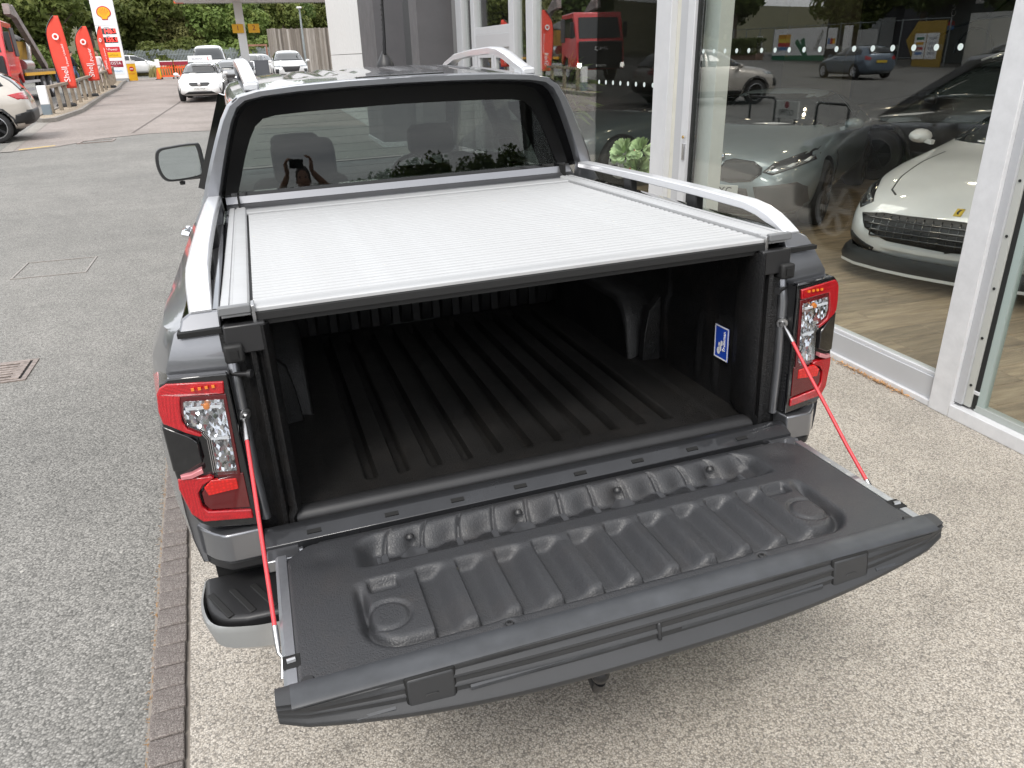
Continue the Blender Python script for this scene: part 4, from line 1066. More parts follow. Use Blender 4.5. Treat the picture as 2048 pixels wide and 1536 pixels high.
# outline drawing of a sports car on the back wall
art = MB()
def stroke(pts, r=.018):
    art.tube([(10.57, y, z) for y, z in pts], r, 5)
ox, oz, k_ = 7.2, 1.55, 1.0
prof_ = [(2.35, .05), (2.3, .32), (1.9, .5), (1.35, .62), (.75, 1.0), (.1, 1.12), (-.6, 1.02), (-1.2, .75), (-1.9, .66), (-2.2, .5), (-2.25, .1)]
stroke([(ox+a, oz+b) for a, b in prof_])
for cx_ in (1.45, -1.35): stroke([(ox+cx_+.36*math.cos(t*math.pi/8), oz+.12+.36*math.sin(t*math.pi/8)) for t in range(9)])
stroke([(ox-.9, oz+.02), (ox+1.0, oz+.02)]); stroke([(ox+.75, oz+.72), (ox+.1, oz+.78), (ox-.9, oz+.72)]); stroke([(ox+1.3, oz+.6), (ox+.7, oz+.66)])
art.build('wall_drawing', M['gloss'], shop, 0)
# ceiling downlights (lit)
M['lamp_warm'] = simple('lit_downlight', (1, .9, .7), .5, emit=(1, .84, .60), estr=40)
for x in (3.9, 5.6, 7.6):
    for y in (.4, 2.2, 4.0, 6.0, 8.4):
        q = MB().lathe([(0, 0), (.05, 0), (.05, .012), (.065, .012), (.065, .02)], (0, 0, 0), 14).build('downlight', M['lamp_warm'], shop, 0); q.location = (x, y, 3.875)
for x in (4.1,):
    for y in (1.0, 3.4, 5.8):
        ld = bpy.data.lights.new('ceiling_lamp', 'AREA'); ld.energy = 15; ld.size = 1.2; ld.shape = 'SQUARE'; ld.color = (1, .95, .88); lo = bpy.data.objects.new('ceiling_lamp', ld); COL.objects.link(lo); lo.location = (x, y, 3.86)
# floor of long boards: every board its own piece
fl = MB().box2((2.80, -3.0, -.10), (10.6, 11.3, .0205)).build('floor', simple('floor_screed', (.10, .08, .06), .8), None, 0); fl['kind'] = 'structure'
def wood(name, a, b, c_):
    m, n, l, p = mat_nodes(name); v = coords(n, l)
    oi = n.new('ShaderNodeObjectInfo'); ad = n.new('ShaderNodeVectorMath'); ad.operation = 'MULTIPLY_ADD'; ad.inputs[1].default_value = (13, 7, 3)
    cb = n.new('ShaderNodeCombineXYZ'); l.new(oi.outputs['Random'], cb.inputs[0]); l.new(oi.outputs['Random'], cb.inputs[1])
    l.new(cb.outputs[0], ad.inputs[0]); l.new(v, ad.inputs[2])
    mp_ = n.new('ShaderNodeMapping'); mp_.inputs['Scale'].default_value = (1.1, 9, 1); l.new(ad.outputs[0], mp_.inputs[0])
    f = noise(n, l, mp_.outputs[0], 2.2, 8, .62, .4)
    col = ramp(n, l, f, [(.28, a), (.5, b), (.72, c_)])
    col = mixc(n, l, 1.0, col, ramp(n, l, oi.outputs['Random'], [(0, (.78, .77, .75)), (1, (1.12, 1.1, 1.06))]), 'MULTIPLY')
    l.new(col, p.inputs['Base Color']); p.inputs['Roughness'].default_value = .38
    bump(n, l, p, f, .15, .002); return m
M['wood'] = wood('oak_board', (.13, .095, .065), (.30, .23, .155), (.45, .36, .25))
pm = MB().box((0, 0, 0), (1.198, .1970, .008)); plank = pm.mesh('plank', 0)
bm = bmesh.new(); bm.from_mesh(plank); bmesh.ops.bevel(bm, geom=[e for e in bm.edges if e.verts[0].co.z > 0 and e.verts[1].co.z > 0], offset=.003, segments=1, affect='EDGES'); bm.to_mesh(plank); bm.free(); plank.materials.append(M['wood'])
cnt = 0
for j in range(46):
    y = -.55+.2*j
    off = [0, .42, .84, .21, .63, 1.02][j % 6]
    for i in range(5 if y < 6 else 4):
        x = 2.82+off+1.2*i
        if i == 0 and off > .05:
            o = bpy.data.objects.new('plank', plank); COL.objects.link(o); o.parent = fl; s_ = (off-.002)/1.198; o.scale = (s_, 1, 1); o.location = (2.82+off/2-.001+.0, y, .0245)
        o = bpy.data.objects.new('plank', plank); COL.objects.link(o); o.parent = fl; o.location = (x+.6, y, .0245+random.uniform(-.0004, .0004))
# dead leaves caught along the threshold
lv = MB()
for k in range(260):
    t = random.betavariate(2, 2.4); y = 1.38+t*.75+random.gauss(0, .02); x = 2.692-abs(random.gauss(0, .012)); a = random.uniform(0, 6.28); L = random.uniform(.008, .028); w = random.uniform(.003, .007)
    d = Vector((math.cos(a)*.6, math.sin(a), random.uniform(-.1, .35))).normalized(); s_ = Vector((-math.sin(a), math.cos(a)*.6, random.uniform(-.3, .3)))*w
    p_ = Vector((x, y, .014+random.uniform(0, .012))); lv.add([p_, p_+d*L*.5+s_, p_+d*L+Vector((0, 0, .004)), p_+d*L*.5-s_], [(0, 1, 2, 3)])
o = lv.build('leaf_litter', simple('dead_leaves', (.52, .30, .14), .8, var=.4, vscale=50), None, 0); o['kind'] = 'stuff'
# portal columns and the white clad wall beyond
M['column'] = simple('charcoal_cladding', (.085, .083, .088), .55, var=.12, vscale=2)
t = thing('portal_column', 'dark grey square column nearest the showroom entrance', 'column', (2.46, 11.9, 0), group='dark portal columns')
MB().box2((-.29, -.30, 0), (.29, .30, 6)).build('shaft', M['column'], t, 30, .004); MB().box2((-.33, -.34, -.02), (.33, .34, .08)).build('base', M['frame_grey'], t, 30, .004)
t = thing('portal_column', 'dark grey wide column between the white clad wall and the nearer column', 'column', (2.33, 16.05, gz(0, 16)), group='dark portal columns')
MB().box2((-.295, -1.05, -.1), (.295, 1.05, 6)).build('shaft', M['column'], t, 30, .004); MB().box2((-.33, -1.09, -.12), (.33, 1.09, .08)).build('base', M['frame_grey'], t, 30, .004)
t = thing('clad_wall', 'white panelled end wall of the shop behind the dark columns', 'wall', (2.4, 22, gz(0, 17.2)))
wp = simple('white_panel', (.72, .72, .71), .5, var=.05)
for j in range(3):
    for i in range(5):
        MB().box2((0, -4.78+1.96*i, -.2+2.0*j), (.12, -4.78+1.96*i+1.945, -.2+2.0*j+1.985)).build('panel', wp, t, 30, .004)
MB().box2((.05, -4.8, -.3), (6.0, 5.0, 6.2)).build('core', simple('panel_joint', (.2, .2, .2), .8), t)
# =================================================================== cars
M['car_glass'] = simple('dark_car_glass', (.010, .013, .014), .03, coat=.6)
M['trim'] = simple('black_trim', (.016, .016, .017), .5)
M['plate_w'] = simple('white_plate', (.75, .75, .73), .4)
M['plate_y'] = simple('yellow_plate', (.75, .52, .05), .4)
M['ink'] = simple('black_ink', (.012, .012, .013), .5)
M['head_lens'] = simple('headlamp_cover', (.30, .32, .33), .04, .6, coat=1)
M['lit_lamp'] = simple('lit_headlamp', (1, 1, 1), .3, emit=(1, .97, .88), estr=6)
M['alloy'] = simple('alloy_wheel', (.48, .49, .50), .3, .9)
M['alloy_dark'] = simple('dark_alloy', (.03, .03, .032), .3, .6)
def lerp(tab, y):
    if y <= tab[0][0]: return tab[0][1]
    for (a, va), (b, vb) in zip(tab, tab[1:]):
        if y <= b: return va+(vb-va)*(y-a)/(b-a)
    return tab[-1][1]
def car_body(sp, mat):
    """closed body from centre-line, belt-line and plan tables; returns applied mesh with cut wheel arches"""
    rings = []
    for y in sp['ys']:
        zc, zb, w = lerp(sp['top'], y), lerp(sp['belt'], y), lerp(sp['plan'], y)
        zl = lerp(sp['low'], y)
        cab = zc-zb > .14
        if cab: xr, zr = w*sp.get('roofw', .68), zc-sp.get('crown', .045); xb = w*.935
        else: xr, zr = w*sp.get('hoodw', .66), zc-.012; xb = w*.93; zb = min(zb, zc-.055)
        h = [(0, zc), (xr*.62, zc-(zc-zr)*.35), (xr, zr), (xb, zb), (w, zb-.20 if zb-.2 > zl+.2 else (zb+zl)/2+.05), (w*.985, zl+(.26 if zb > .7 else .12)), (w*.93, zl+.03), (w*.55, zl), (0, zl)]
        ring = [(-x, y, z) for x, z in h[:-1]]+[(x, y, z) for x, z in reversed(h[1:])]
        ring = [(-x, y, z) for x, z in h]+[(x, y, z) for x, z in reversed(h[1:-1])]
        rings.append(ring)
    m = MB().loft(rings, True, True)
    o = m.build('body', mat, None, 0, 0, 0, 2)
    o.data.materials.append(M['dark'])
    cut = MB()
    for ya in sp['axles']:
        cut.lathe([(0, -2), (sp['arch'], -2), (sp['arch'], 2), (0, 2)], (0, ya, sp['arch_z']), 32, 'x')
    co = cut.build('cutter', M['dark'], None, 0)
    # narrow the cutters to the flanks so that the nose and floor stay whole
    b = o.modifiers.new('arches', 'BOOLEAN'); b.operation = 'DIFFERENCE'; b.object = co; b.solver = 'FAST' if sp.get('fast') else 'EXACT'
    dg = bpy.context.evaluated_depsgraph_get(); dg.update()
    me = bpy.data.meshes.new_from_object(o.evaluated_get(dg)); 
    old = o.data; o.modifiers.clear(); o.data = me; bpy.data.meshes.remove(old)
    cm = co.data; bpy.data.objects.remove(co); bpy.data.meshes.remove(cm)
    for p in me.polygons: p.use_smooth = True
    me.set_sharp_from_angle(angle=R(38))
    bm = bmesh.new(); bm.from_mesh(me); tree = BVHTree.FromBMesh(bm); bm.free()
    return o, tree
def decal(name, tree, poly, view, mat, parent, off=.006, res=.07, flip=False, thick=.012):
    """a shaped panel lying on the body: poly is drawn in the view's plane and laid onto the surface"""
    bm = bmesh.new()
    if flip: poly = [(-a, b) for a, b in poly]
    vs = [bm.verts.new((a, b, 0)) for a, b in poly]; bm.faces.new(vs)
    lo = [min(p[i] for p in poly) for i in (0, 1)]; hi = [max(p[i] for p in poly) for i in (0, 1)]
    for ax in (0, 1):
        nC = int((hi[ax]-lo[ax])/res)
        for k in range(1, nC+1):
            c = [0, 0, 0]; nn = [0, 0, 0]; c[ax] = lo[ax]+(hi[ax]-lo[ax])*k/(nC+1); nn[ax] = 1
            bmesh.ops.bisect_plane(bm, geom=bm.verts[:]+bm.edges[:]+bm.faces[:], plane_co=c, plane_no=nn)
    bmesh.ops.triangulate(bm, faces=bm.faces[:])
    dirs = {'front': Vector((0, -1, 0)), 'back': Vector((0, 1, 0)), 'left': Vector((1, 0, 0)), 'right': Vector((-1, 0, 0)), 'top': Vector((0, 0, -1))}
    d = dirs[view]; last = None
    hits = []
    for v in bm.verts:
        a, b = v.co.x, v.co.y
        o_ = {'front': Vector((a, 9, b)), 'back': Vector((a, -9, b)), 'left': Vector((-9, a, b)), 'right': Vector((9, a, b)), 'top': Vector((a, b, 9))}[view]
        loc, nrm, idx, dist = tree.ray_cast(o_, d)
        if loc is None: hits.append(None)
        else: hits.append(loc-d*off if nrm.dot(d) > -.2 else loc+nrm*off)
    good = [h for h in hits if h is not None]
    if not good: bm.free(); return None
    for v, h in zip(bm.verts, hits):
        if h is None:
            a, b = v.co.x, v.co.y
            best = min(good, key=lambda g: {'front': (g.x-a)**2+(g.z-b)**2, 'back': (g.x-a)**2+(g.z-b)**2, 'left': (g.y-a)**2+(g.z-b)**2, 'right': (g.y-a)**2+(g.z-b)**2, 'top': (g.x-a)**2+(g.y-b)**2}[view]); v.co = best
        else: v.co = h
    bmesh.ops.recalc_face_normals(bm, faces=bm.faces[:])
    s = sum((f.normal.dot(d) for f in bm.faces))
    if s > 0:
        for f in bm.faces: f.normal_flip()
    me = bpy.data.meshes.new(name); bm.to_mesh(me); bm.free(); me.materials.append(mat)
    for p in me.polygons: p.use_smooth = True
    o = bpy.data.objects.new(name, me); COL.objects.link(o); o.parent = parent
    so = o.modifiers.new('thickness', 'SOLIDIFY'); so.thickness = thick; so.offset = -1
    return o
def sides(name, tree, poly, mat, parent, **k):
    return [decal(name, tree, poly, v, mat, parent, **k) for v in ('left', 'right')]
def pair(name, tree, poly, view, mat, parent, **k):
    return [decal(name, tree, poly, view, mat, parent, flip=f, **k) for f in (False, True)]
def mirrors(parent, x, y, z, mat, s=1.0):
    for sg in (-1, 1):
        rg = []
        for yy, k in ((-.05, .85), (-.02, 1), (.05, .8), (.09, .35)):
            rg.append([(sg*(x+.09+k*s*.11*math.cos(a)), y+yy, z+k*s*.07*math.sin(a)) for a in [2*math.pi*i/12 for i in range(12)]])
        mm = MB().loft(rg, True, True); mm.bar((sg*(x-.05), y+.03, z-.05), (sg*(x+.05), y, z-.03), .05, .04); mm.build('door_mirror', mat, parent, 45)
def plate(parent, body, loc, facing, mat, w=.52, h=.11, tsize=.085):
    b = MB().box(loc, (w, .012, h)).build('number_plate', mat, parent, 30, .003)
    s = 1 if facing > 0 else -1
    if body: text(body, tsize, M['ink'], b, frame_m((loc[0], loc[1]+s*.0075, loc[2]), (-s, 0, 0), (0, 0, 1)), 'lettering')
    return b
def make_car(name, label, cat, sp, mat, loc, rz, group=None, wheel_kw=None, lit=False, front_plate=None, back_plate=None, rim=None):
    t = thing(name, label, cat, loc, rz, group)
    body, tree = car_body(sp, mat); body.parent = t
    for ya in sp['axles']:
        for sg in (-1, 1):
            wheel('wheel', t, (sg*(sp['track']), ya, sp['wr']), sp['wr'], sp.get('ww', .2), sg, **(wheel_kw or {}))
    MB().box((0, 0, sp['wr']+.02), (sp['track']*1.7, sp['L']*.82, .3)).build('underbody', M['dark'], t)
    for v in ('side_windows',):
        for poly in sp.get(v, []): sides('window', tree, poly, M['car_glass'], t)
    if 'screen' in sp: decal('windscreen', tree, sp['screen'], 'front', M['car_glass'], t)
    if 'rear' in sp: decal('rear_window', tree, sp['rear'], 'back', M['car_glass'], t)
    if 'head' in sp: pair('headlight', tree, sp['head'], 'front', M['lit_lamp'] if lit else M['head_lens'], t, res=.04)
    if 'tail' in sp: pair('tail_light', tree, sp['tail'], 'back', M['lens_red'], t, res=.04)
    if 'tail_side' in sp: sides('tail_light', tree, sp['tail_side'], M['lens_red'], t, res=.04)
    for poly in sp.get('grille', []): decal('grille', tree, poly, 'front', M['trim'], t, res=.05)
    for poly in sp.get('vents', []): pair('air_vent', tree, poly, 'front', M['trim'], t, res=.05)
    for poly in sp.get('clad', []): sides('cladding', tree, poly, M['trim'], t, res=.06, off=.012)
    for poly in sp.get('rear_clad', []): decal('rear_bumper', tree, poly, 'back', M['trim'], t, res=.08, off=.012)
    if 'mirror' in sp: mirrors(t, *sp['mirror'], sp.get('mirror_mat', mat))
    if front_plate is not None: plate(t, front_plate, sp['fp'], 1, M['plate_w'])
    if back_plate is not None: plate(t, back_plate, sp['bp'], -1, M['plate_y'])
    return t, tree
def ysr_(a, b, n): return [a+(b-a)*i/(n-1) for i in range(n)]
HATCH = dict(L=4.06, ys=[-2.02, -1.98, -1.9, -1.75, -1.5, -1.2, -.8, -.3, .1, .45, .75, 1.0, 1.3, 1.6, 1.85, 1.96, 2.02],
    top=[(-2.02, .62), (-1.98, .95), (-1.9, 1.10), (-1.72, 1.34), (-1.55, 1.41), (-.8, 1.44), (-.1, 1.43), (.15, 1.38), (.95, .99), (1.3, .92), (1.75, .80), (1.95, .66), (2.02, .52)],
    belt=[(-2.02, .58), (-1.9, .98), (-1.5, 1.00), (0, .95), (.9, .90), (1.5, .80), (1.9, .66), (2.02, .48)],
    plan=[(-2.02, .66), (-1.95, .76), (-1.7, .84), (-1.2, .875), (0, .88), (1.2, .875), (1.6, .85), (1.85, .76), (1.96, .66), (2.02, .52)],
    low=[(-2.02, .38), (-1.8, .22), (1.8, .20), (2.02, .30)], axles=(-1.25, 1.27), arch=.36, arch_z=.32, wr=.315, track=.765, ww=.2,
    side_windows=[[(.78, 1.0), (.12, 1.33), (-.35, 1.36), (-.35, 1.0)], [(-.41, 1.0), (-.41, 1.36), (-1.0, 1.34), (-1.45, 1.22), (-1.5, 1.05)]],
    screen=[(-.70, 1.02), (-.56, 1.36), (.56, 1.36), (.70, 1.02)], rear=[(-.56, 1.08), (-.5, 1.34), (.5, 1.34), (.56, 1.08)],
    head=[(.42, .69), (.50, .74), (.76, .80), (.80, .74), (.72, .67), (.55, .64)], tail=[(.50, .92), (.72, 1.0), (.76, .84), (.55, .80)],
    grille=[[(-.40, .66), (-.34, .70), (.34, .70), (.40, .66), (.30, .57), (-.30, .57)], [(-.62, .28), (-.42, .385), (.42, .385), (.62, .28)]], vents=[[(.72, .52), (.76, .46), (.80, .32), (.76, .30)]],
    mirror=(.86, .62, 1.0), fp=(0, 2.03, .47), bp=(0, -2.03, .75))
SUV = dict(L=4.40, ys=[-2.20, -2.16, -2.05, -1.85, -1.55, -1.2, -.8, -.3, .1, .45, .75, 1.0, 1.3, 1.6, 1.9, 2.08, 2.18],
    top=[(-2.20, .70), (-2.16, 1.02), (-2.05, 1.18), (-1.88, 1.44), (-1.65, 1.60), (-.8, 1.66), (0, 1.64), (.25, 1.56), (1.0, 1.13), (1.4, 1.08), (1.9, .98), (2.1, .82), (2.18, .60)],
    belt=[(-2.20, .66), (-2.05, 1.10), (-1.5, 1.14), (0, 1.06), (1.0, 1.02), (1.6, .96), (2.0, .84), (2.18, .56)],
    plan=[(-2.20, .74), (-2.1, .84), (-1.8, .89), (-1.2, .91), (0, .905), (1.2, .91), (1.7, .89), (2.0, .80), (2.12, .70), (2.18, .56)],
    low=[(-2.20, .48), (-1.95, .26), (1.9, .24), (2.18, .40)], axles=(-1.34, 1.32), arch=.41, arch_z=.36, wr=.355, track=.79, ww=.22,
    side_windows=[[(.85, 1.12), (.20, 1.50), (-.30, 1.55), (-.30, 1.12)], [(-.37, 1.12), (-.37, 1.55), (-1.15, 1.53), (-1.25, 1.15)], [(-1.33, 1.18), (-1.25, 1.50), (-1.6, 1.44), (-1.72, 1.26)]],
    screen=[(-.72, 1.14), (-.58, 1.55), (.58, 1.55), (.72, 1.14)], rear=[(-.62, 1.14), (-.54, 1.5), (.54, 1.5), (.62, 1.14)],
    head=[(.40, .90), (.80, .94), (.84, .86), (.45, .84)], tail=[(.52, 1.02), (.82, 1.08), (.84, .96), (.56, .94)], tail_side=[(-1.75, 1.06), (-2.08, 1.12), (-2.14, 1.0), (-1.95, .95)],
    grille=[[(-.46, .86), (.46, .86), (.34, .60), (-.34, .60)], [(-.7, .36), (-.6, .50), (.6, .50), (.7, .36)]], vents=[[(.62, .74), (.80, .74), (.80, .52), (.66, .52)]],
    clad=[[(-1.8, .36), (-1.78, .55), (-1.6, .76), (-1.34, .83), (-1.08, .76), (-.9, .55), (-.88, .36), (-.95, .36), (-1.0, .58), (-1.16, .72), (-1.34, .765), (-1.52, .72), (-1.68, .58), (-1.74, .36)],
          [(.86, .36), (.88, .55), (1.06, .76), (1.32, .83), (1.58, .76), (1.76, .55), (1.78, .36), (1.72, .36), (1.66, .58), (1.50, .72), (1.32, .765), (1.14, .72), (.98, .58), (.92, .36)],
          [(-.86, .30), (-.86, .42), (.85, .42), (.85, .30)], [(-1.76, .42), (-1.82, .62), (-2.15, .70), (-2.17, .45)]],
    rear_clad=[[(-.84, .40), (-.82, .72), (.82, .72), (.84, .40)]], mirror=(.88, .70, 1.12), fp=(0, 2.19, .56), bp=(0, -2.215, .82))
COUPE = dict(L=4.86, ys=[-2.42, -2.38, -2.25, -2.0, -1.6, -1.2, -.8, -.4, 0, .4, .7, 1.0, 1.35, 1.7, 1.95, 2.15, 2.28, 2.37, 2.43],
    top=[(-2.42, .66), (-2.38, .93), (-2.25, 1.0), (-1.9, 1.05), (-1.3, 1.24), (-.7, 1.335), (-.2, 1.345), (.15, 1.28), (.95, .97), (1.35, .93), (1.9, .86), (2.2, .79), (2.34, .70), (2.43, .52)],
    belt=[(-2.42, .62), (-2.2, .92), (-1.5, .96), (0, .93), (.9, .90), (1.5, .84), (2.0, .76), (2.3, .66), (2.43, .48)],
    plan=[(-2.42, .74), (-2.3, .86), (-1.9, .93), (-1.3, .95), (0, .945), (1.2, .95), (1.7, .94), (2.05, .885), (2.25, .79), (2.36, .66), (2.43, .50)],
    low=[(-2.42, .40), (-2.2, .20), (2.2, .17), (2.43, .22)], axles=(-1.40, 1.42), arch=.385, arch_z=.35, wr=.345, track=.82, ww=.25, roofw=.62, crown=.05, hoodw=.60,
    side_windows=[[(.75, .96), (.10, 1.235), (-.5, 1.28), (-.5, .96)], [(-.56, .97), (-.56, 1.28), (-1.1, 1.22), (-1.45, 1.04)]],
    screen=[(-.74, .985), (-.56, 1.275), (.56, 1.275), (.74, .985)], rear=[(-.58, 1.10), (-.5, 1.24), (.5, 1.24), (.58, 1.10)],
    mirror=(.92, .62, .99), fp=(0, 2.44, .47), bp=(0, -2.44, .7))
VAN = dict(L=4.85, ys=[-2.42, -2.38, -2.3, -2.0, -1.2, -.4, .3, .75, 1.1, 1.5, 1.75, 2.0, 2.2, 2.35, 2.42],
    top=[(-2.42, .7), (-2.38, 1.5), (-2.3, 1.85), (-2.0, 1.95), (.5, 1.96), (.85, 1.92), (1.0, 1.84), (1.75, 1.20), (2.0, 1.10), (2.25, .98), (2.42, .62)],
    belt=[(-2.42, .66), (-2.3, 1.12), (0, 1.10), (1.6, 1.05), (2.1, .92), (2.42, .56)], plan=[(-2.42, .84), (-2.3, .92), (0, .95), (1.5, .95), (2.0, .88), (2.3, .76), (2.42, .60)],
    low=[(-2.42, .4), (-2.2, .25), (2.2, .24), (2.42, .36)], axles=(-1.5, 1.5), arch=.38, arch_z=.34, wr=.33, track=.82, roofw=.80, crown=.06,
    side_windows=[[(1.42, 1.14), (.95, 1.68), (.35, 1.72), (.35, 1.12)]], screen=[(-.80, 1.20), (-.68, 1.82), (.68, 1.82), (.80, 1.20)],
    head=[(.52, .86), (.84, .98), (.86, .82), (.6, .76)], grille=[[(-.45, .82), (.45, .82), (.40, .62), (-.40, .62)], [(-.7, .36), (-.6, .5), (.6, .5), (.7, .36)]], mirror=(.93, 1.2, 1.2), fp=(0, 2.43, .5), bp=(0, -2.43, .8))
P_white = paint('white_paint', (.74, .74, .735), 0, .35)
P_ivory = paint('pearl_beige_paint', (.52, .48, .43), .25, .35)
P_black = paint('black_paint', (.008, .008, .009), .2, .3)
P_frozen = paint('pale_grey_blue_paint', (.23, .28, .30), .35, .38)
P_volvo = paint('blue_grey_paint', (.13, .17, .22), .5, .35)
P_navy = paint('slate_blue_paint', (.10, .13, .145), .4, .35)
def gp(x, y): return (x, y, gz(x, y))
# --- driving-school hatchback facing the camera
c, tree = make_car('hatchback', 'white driving-school hatchback with lit headlights and an L sign on its roof', 'car', HATCH, P_white, gp(-2.12, 34.6), R(180-3), lit=True, wheel_kw=dict(rim_mat=M['alloy_dark']), front_plate='VO65 WDF')
b = MB().loft([[(x, y, 1.44+z) for x, y in ((-.48, .02), (.48, .02), (.48, -.10), (-.48, -.10))] for z in (0,)]+[[(x, y, 1.44+z) for x, y in ((-.46, .0), (.46, .0), (.46, -.08), (-.46, -.08))] for z in (.24,)], True, True).build('roof_sign', M['white'], c, 30, .01)
b.location = (0, -.1, 0)
for x0 in (.33,):
    text('L', .20, simple('sign_red', (.60, .01, .015), .5), b, frame_m((-x0, .025, 1.56), (-1, 0, 0), (0, 0, 1)))
text('SCHOOL', .10, simple('sign_grey_ink', (.20, .19, .24), .5), b, frame_m((.10, .025, 1.56), (-1, 0, 0), (0, 0, 1)), spacing=1.1)
em = MB().lathe([(0, 0), (.06, 0), (.06, .02), (.05, .025), (0, .025)], (0, 2.0, .635), 18, 'y').build('badge', M['chrome'], c, 30)
# --- cars queueing behind it
make_car('hatchback', 'small black hatchback with a yellow-lit headlight behind the driving-school car', 'car', HATCH, P_black, gp(-.95, 38.4), R(180-10), lit=True)
make_car('van', 'white van with a large windscreen behind the driving-school car', 'van', VAN, P_white, gp(-2.1, 47.6), R(180))
make_car('hatchback', 'white hatchback parked behind the canopy column', 'car', HATCH, P_white, gp(.1, 49.5), R(160), wheel_kw=dict(rim_mat=M['alloy_dark']))
make_car('suv', 'white car with a dark windscreen in front of the tall wooden fence', 'car', SUV, P_white, gp(1.95, 44.5), R(180))
make_car('hatchback', 'white hatchback partly hidden behind the totem sign and its yellow board', 'car', HATCH, P_white, gp(-7.6, 63), R(-82), wheel_kw=dict(rim_mat=M['alloy']))
# --- beige suv leaving at the left edge
c, tree = make_car('suv', 'pale beige suv with black wheel arches cut by the left edge of the photo', 'car', SUV, P_ivory, (-7.78, 20.95, gz(0, 20.5)), R(97), wheel_kw=dict(spokes=5, rim_mat=M['alloy'], spoke_mat=M['alloy_dark'], rimr=.72))
# --- estate reflected in the glass
V40 = dict(HATCH); V40.update(wr=.33)
make_car('hatchback', 'blue-grey hatchback driving past, seen mirrored in the showroom glass', 'car', V40, P_volvo, gp(-21.6, 30.2), R(8), back_plate='')
# --- pale grey-blue coupe inside the showroom
c, tree = make_car('coupe', 'pale grey-blue coupe with a wide twin grille behind the showroom glass', 'car', COUPE, P_frozen, (5.713, 6.954, .03), 2.272, wheel_kw=dict(spokes=10, rim_mat=M['alloy_dark'], spoke_mat=simple('bronze_grey_spoke', (.10, .085, .07), .35, .8), rimr=.78))
M['mesh_grille'] = simple('grille_mesh', (.035, .032, .031), .5, .2, grain=.8, gscale=90)
kid = [(.035, .66), (.07, .735), (.14, .75), (.34, .735), (.43, .69), (.44, .64), (.36, .575), (.16, .555), (.06, .575)]
pair('grille_surround', tree, scale_poly(kid, 1.09), 'front', M['gloss'], c, res=.04, off=.012)
pair('grille', tree, kid, 'front', M['mesh_grille'], c, res=.04, off=.017)
hl_ = [(.46, .655), (.54, .735), (.72, .80), (.875, .845), (.90, .80), (.865, .735), (.72, .685), (.56, .63)]
pair('headlight', tree, hl_, 'front', M['gloss'], c, res=.04, off=.004)
for sg, fl_ in ((0, False), (1, True)):
    decal('headlight_glass', tree, [(.50, .655), (.58, .70), (.74, .735), (.84, .775), (.85, .745), (.72, .695), (.58, .645)], 'front', simple('bright_lamp_glass', (.62, .64, .65), .12, .7, coat=1), c, flip=fl_, res=.04, off=.008)
    decal('light_guide', tree, [(.66, .70), (.70, .725), (.74, .725), (.70, .695)], 'front', M['white'], c, flip=fl_, res=.03, off=.011)
    decal('light_guide', tree, [(.78, .735), (.81, .765), (.84, .765), (.81, .735)], 'front', M['white'], c, flip=fl_, res=.03, off=.011)
    decal('air_intake', tree, [(.40, .52), (.78, .56), (.86, .50), (.87, .30), (.80, .24), (.50, .22)], 'front', M['mesh_grille'], c, flip=fl_, res=.05, off=.006)
decal('lower_grille', tree, [(-.34, .50), (.34, .50), (.42, .24), (-.42, .24)], 'front', M['mesh_grille'], c, res=.06, off=.006)
plate(c, 'YJ20 VXC', (0, 2.462, .475), 1, M['plate_w'], .53, .115, .10)
bd = MB().lathe([(0, 0), (.042, 0), (.042, .010), (.030, .014), (0, .014)], (0, 0, 0), 20).build('badge', M['gloss'], c, 30)
bd.location = (0, 2.235, .785); bd.rotation_euler = (R(-25), 0, 0)
for q in range(4):
    MB().add([(0, 0, .0145)]+[(.028*math.cos(q*math.pi/2+a*math.pi/12), .028*math.sin(q*math.pi/2+a*math.pi/12), .0145) for a in range(7)], [tuple([0]+list(range(1, 8)))]).build('badge_quarter', simple('badge_blue', (.05, .25, .55), .3) if q % 2 else M['white'], bd, 0)
sides('side_vent', tree, [(.98, .30), (1.0, .72), (.93, .74), (.92, .55), (.94, .30)], M['gloss'], c, res=.05)
# --- white grand tourer inside
GT = dict(COUPE); GT.update(L=4.66, ys=[-2.33, -2.28, -2.1, -1.8, -1.4, -1.0, -.6, -.2, .2, .55, .9, 1.2, 1.5, 1.75, 1.95, 2.1, 2.22, 2.30, 2.34],
    top=[(-2.33, .70), (-2.28, .90), (-2.0, .96), (-1.3, 1.14), (-.7, 1.28), (-.2, 1.30), (.05, 1.24), (.72, .95), (1.2, .90), (1.6, .83), (2.0, .71), (2.2, .61), (2.30, .54), (2.34, .44)],
    belt=[(-2.33, .66), (-2.1, .94), (-1.4, .98), (0, .90), (.8, .90), (1.3, .90), (1.7, .83), (2.0, .70), (2.2, .58), (2.34, .40)],
    plan=[(-2.33, .78), (-2.1, .93), (-1.4, .985), (0, .95), (.8, .965), (1.4, .985), (1.8, .96), (2.05, .90), (2.2, .82), (2.30, .70), (2.34, .56)],
    low=[(-2.33, .4), (-2.1, .2), (2.0, .17), (2.34, .22)], axles=(-1.32, 1.35), arch=.38, hoodw=.52, roofw=.58,
    side_windows=[[(.55, .96), (.0, 1.18), (-.6, 1.22), (-.9, 1.0)]], screen=[(-.72, .965), (-.54, 1.215), (.54, 1.215), (.72, .965)], mirror=(.93, .50, .98))
GT.pop('rear', None)
c, tree = make_car('sports_car', 'white sports car with a wide black grille and yellow badge inside the showroom', 'car', GT, P_white, (6.489, 3.824, .03), 1.99, wheel_kw=dict(spokes=10, rim_mat=M['alloy_dark']))
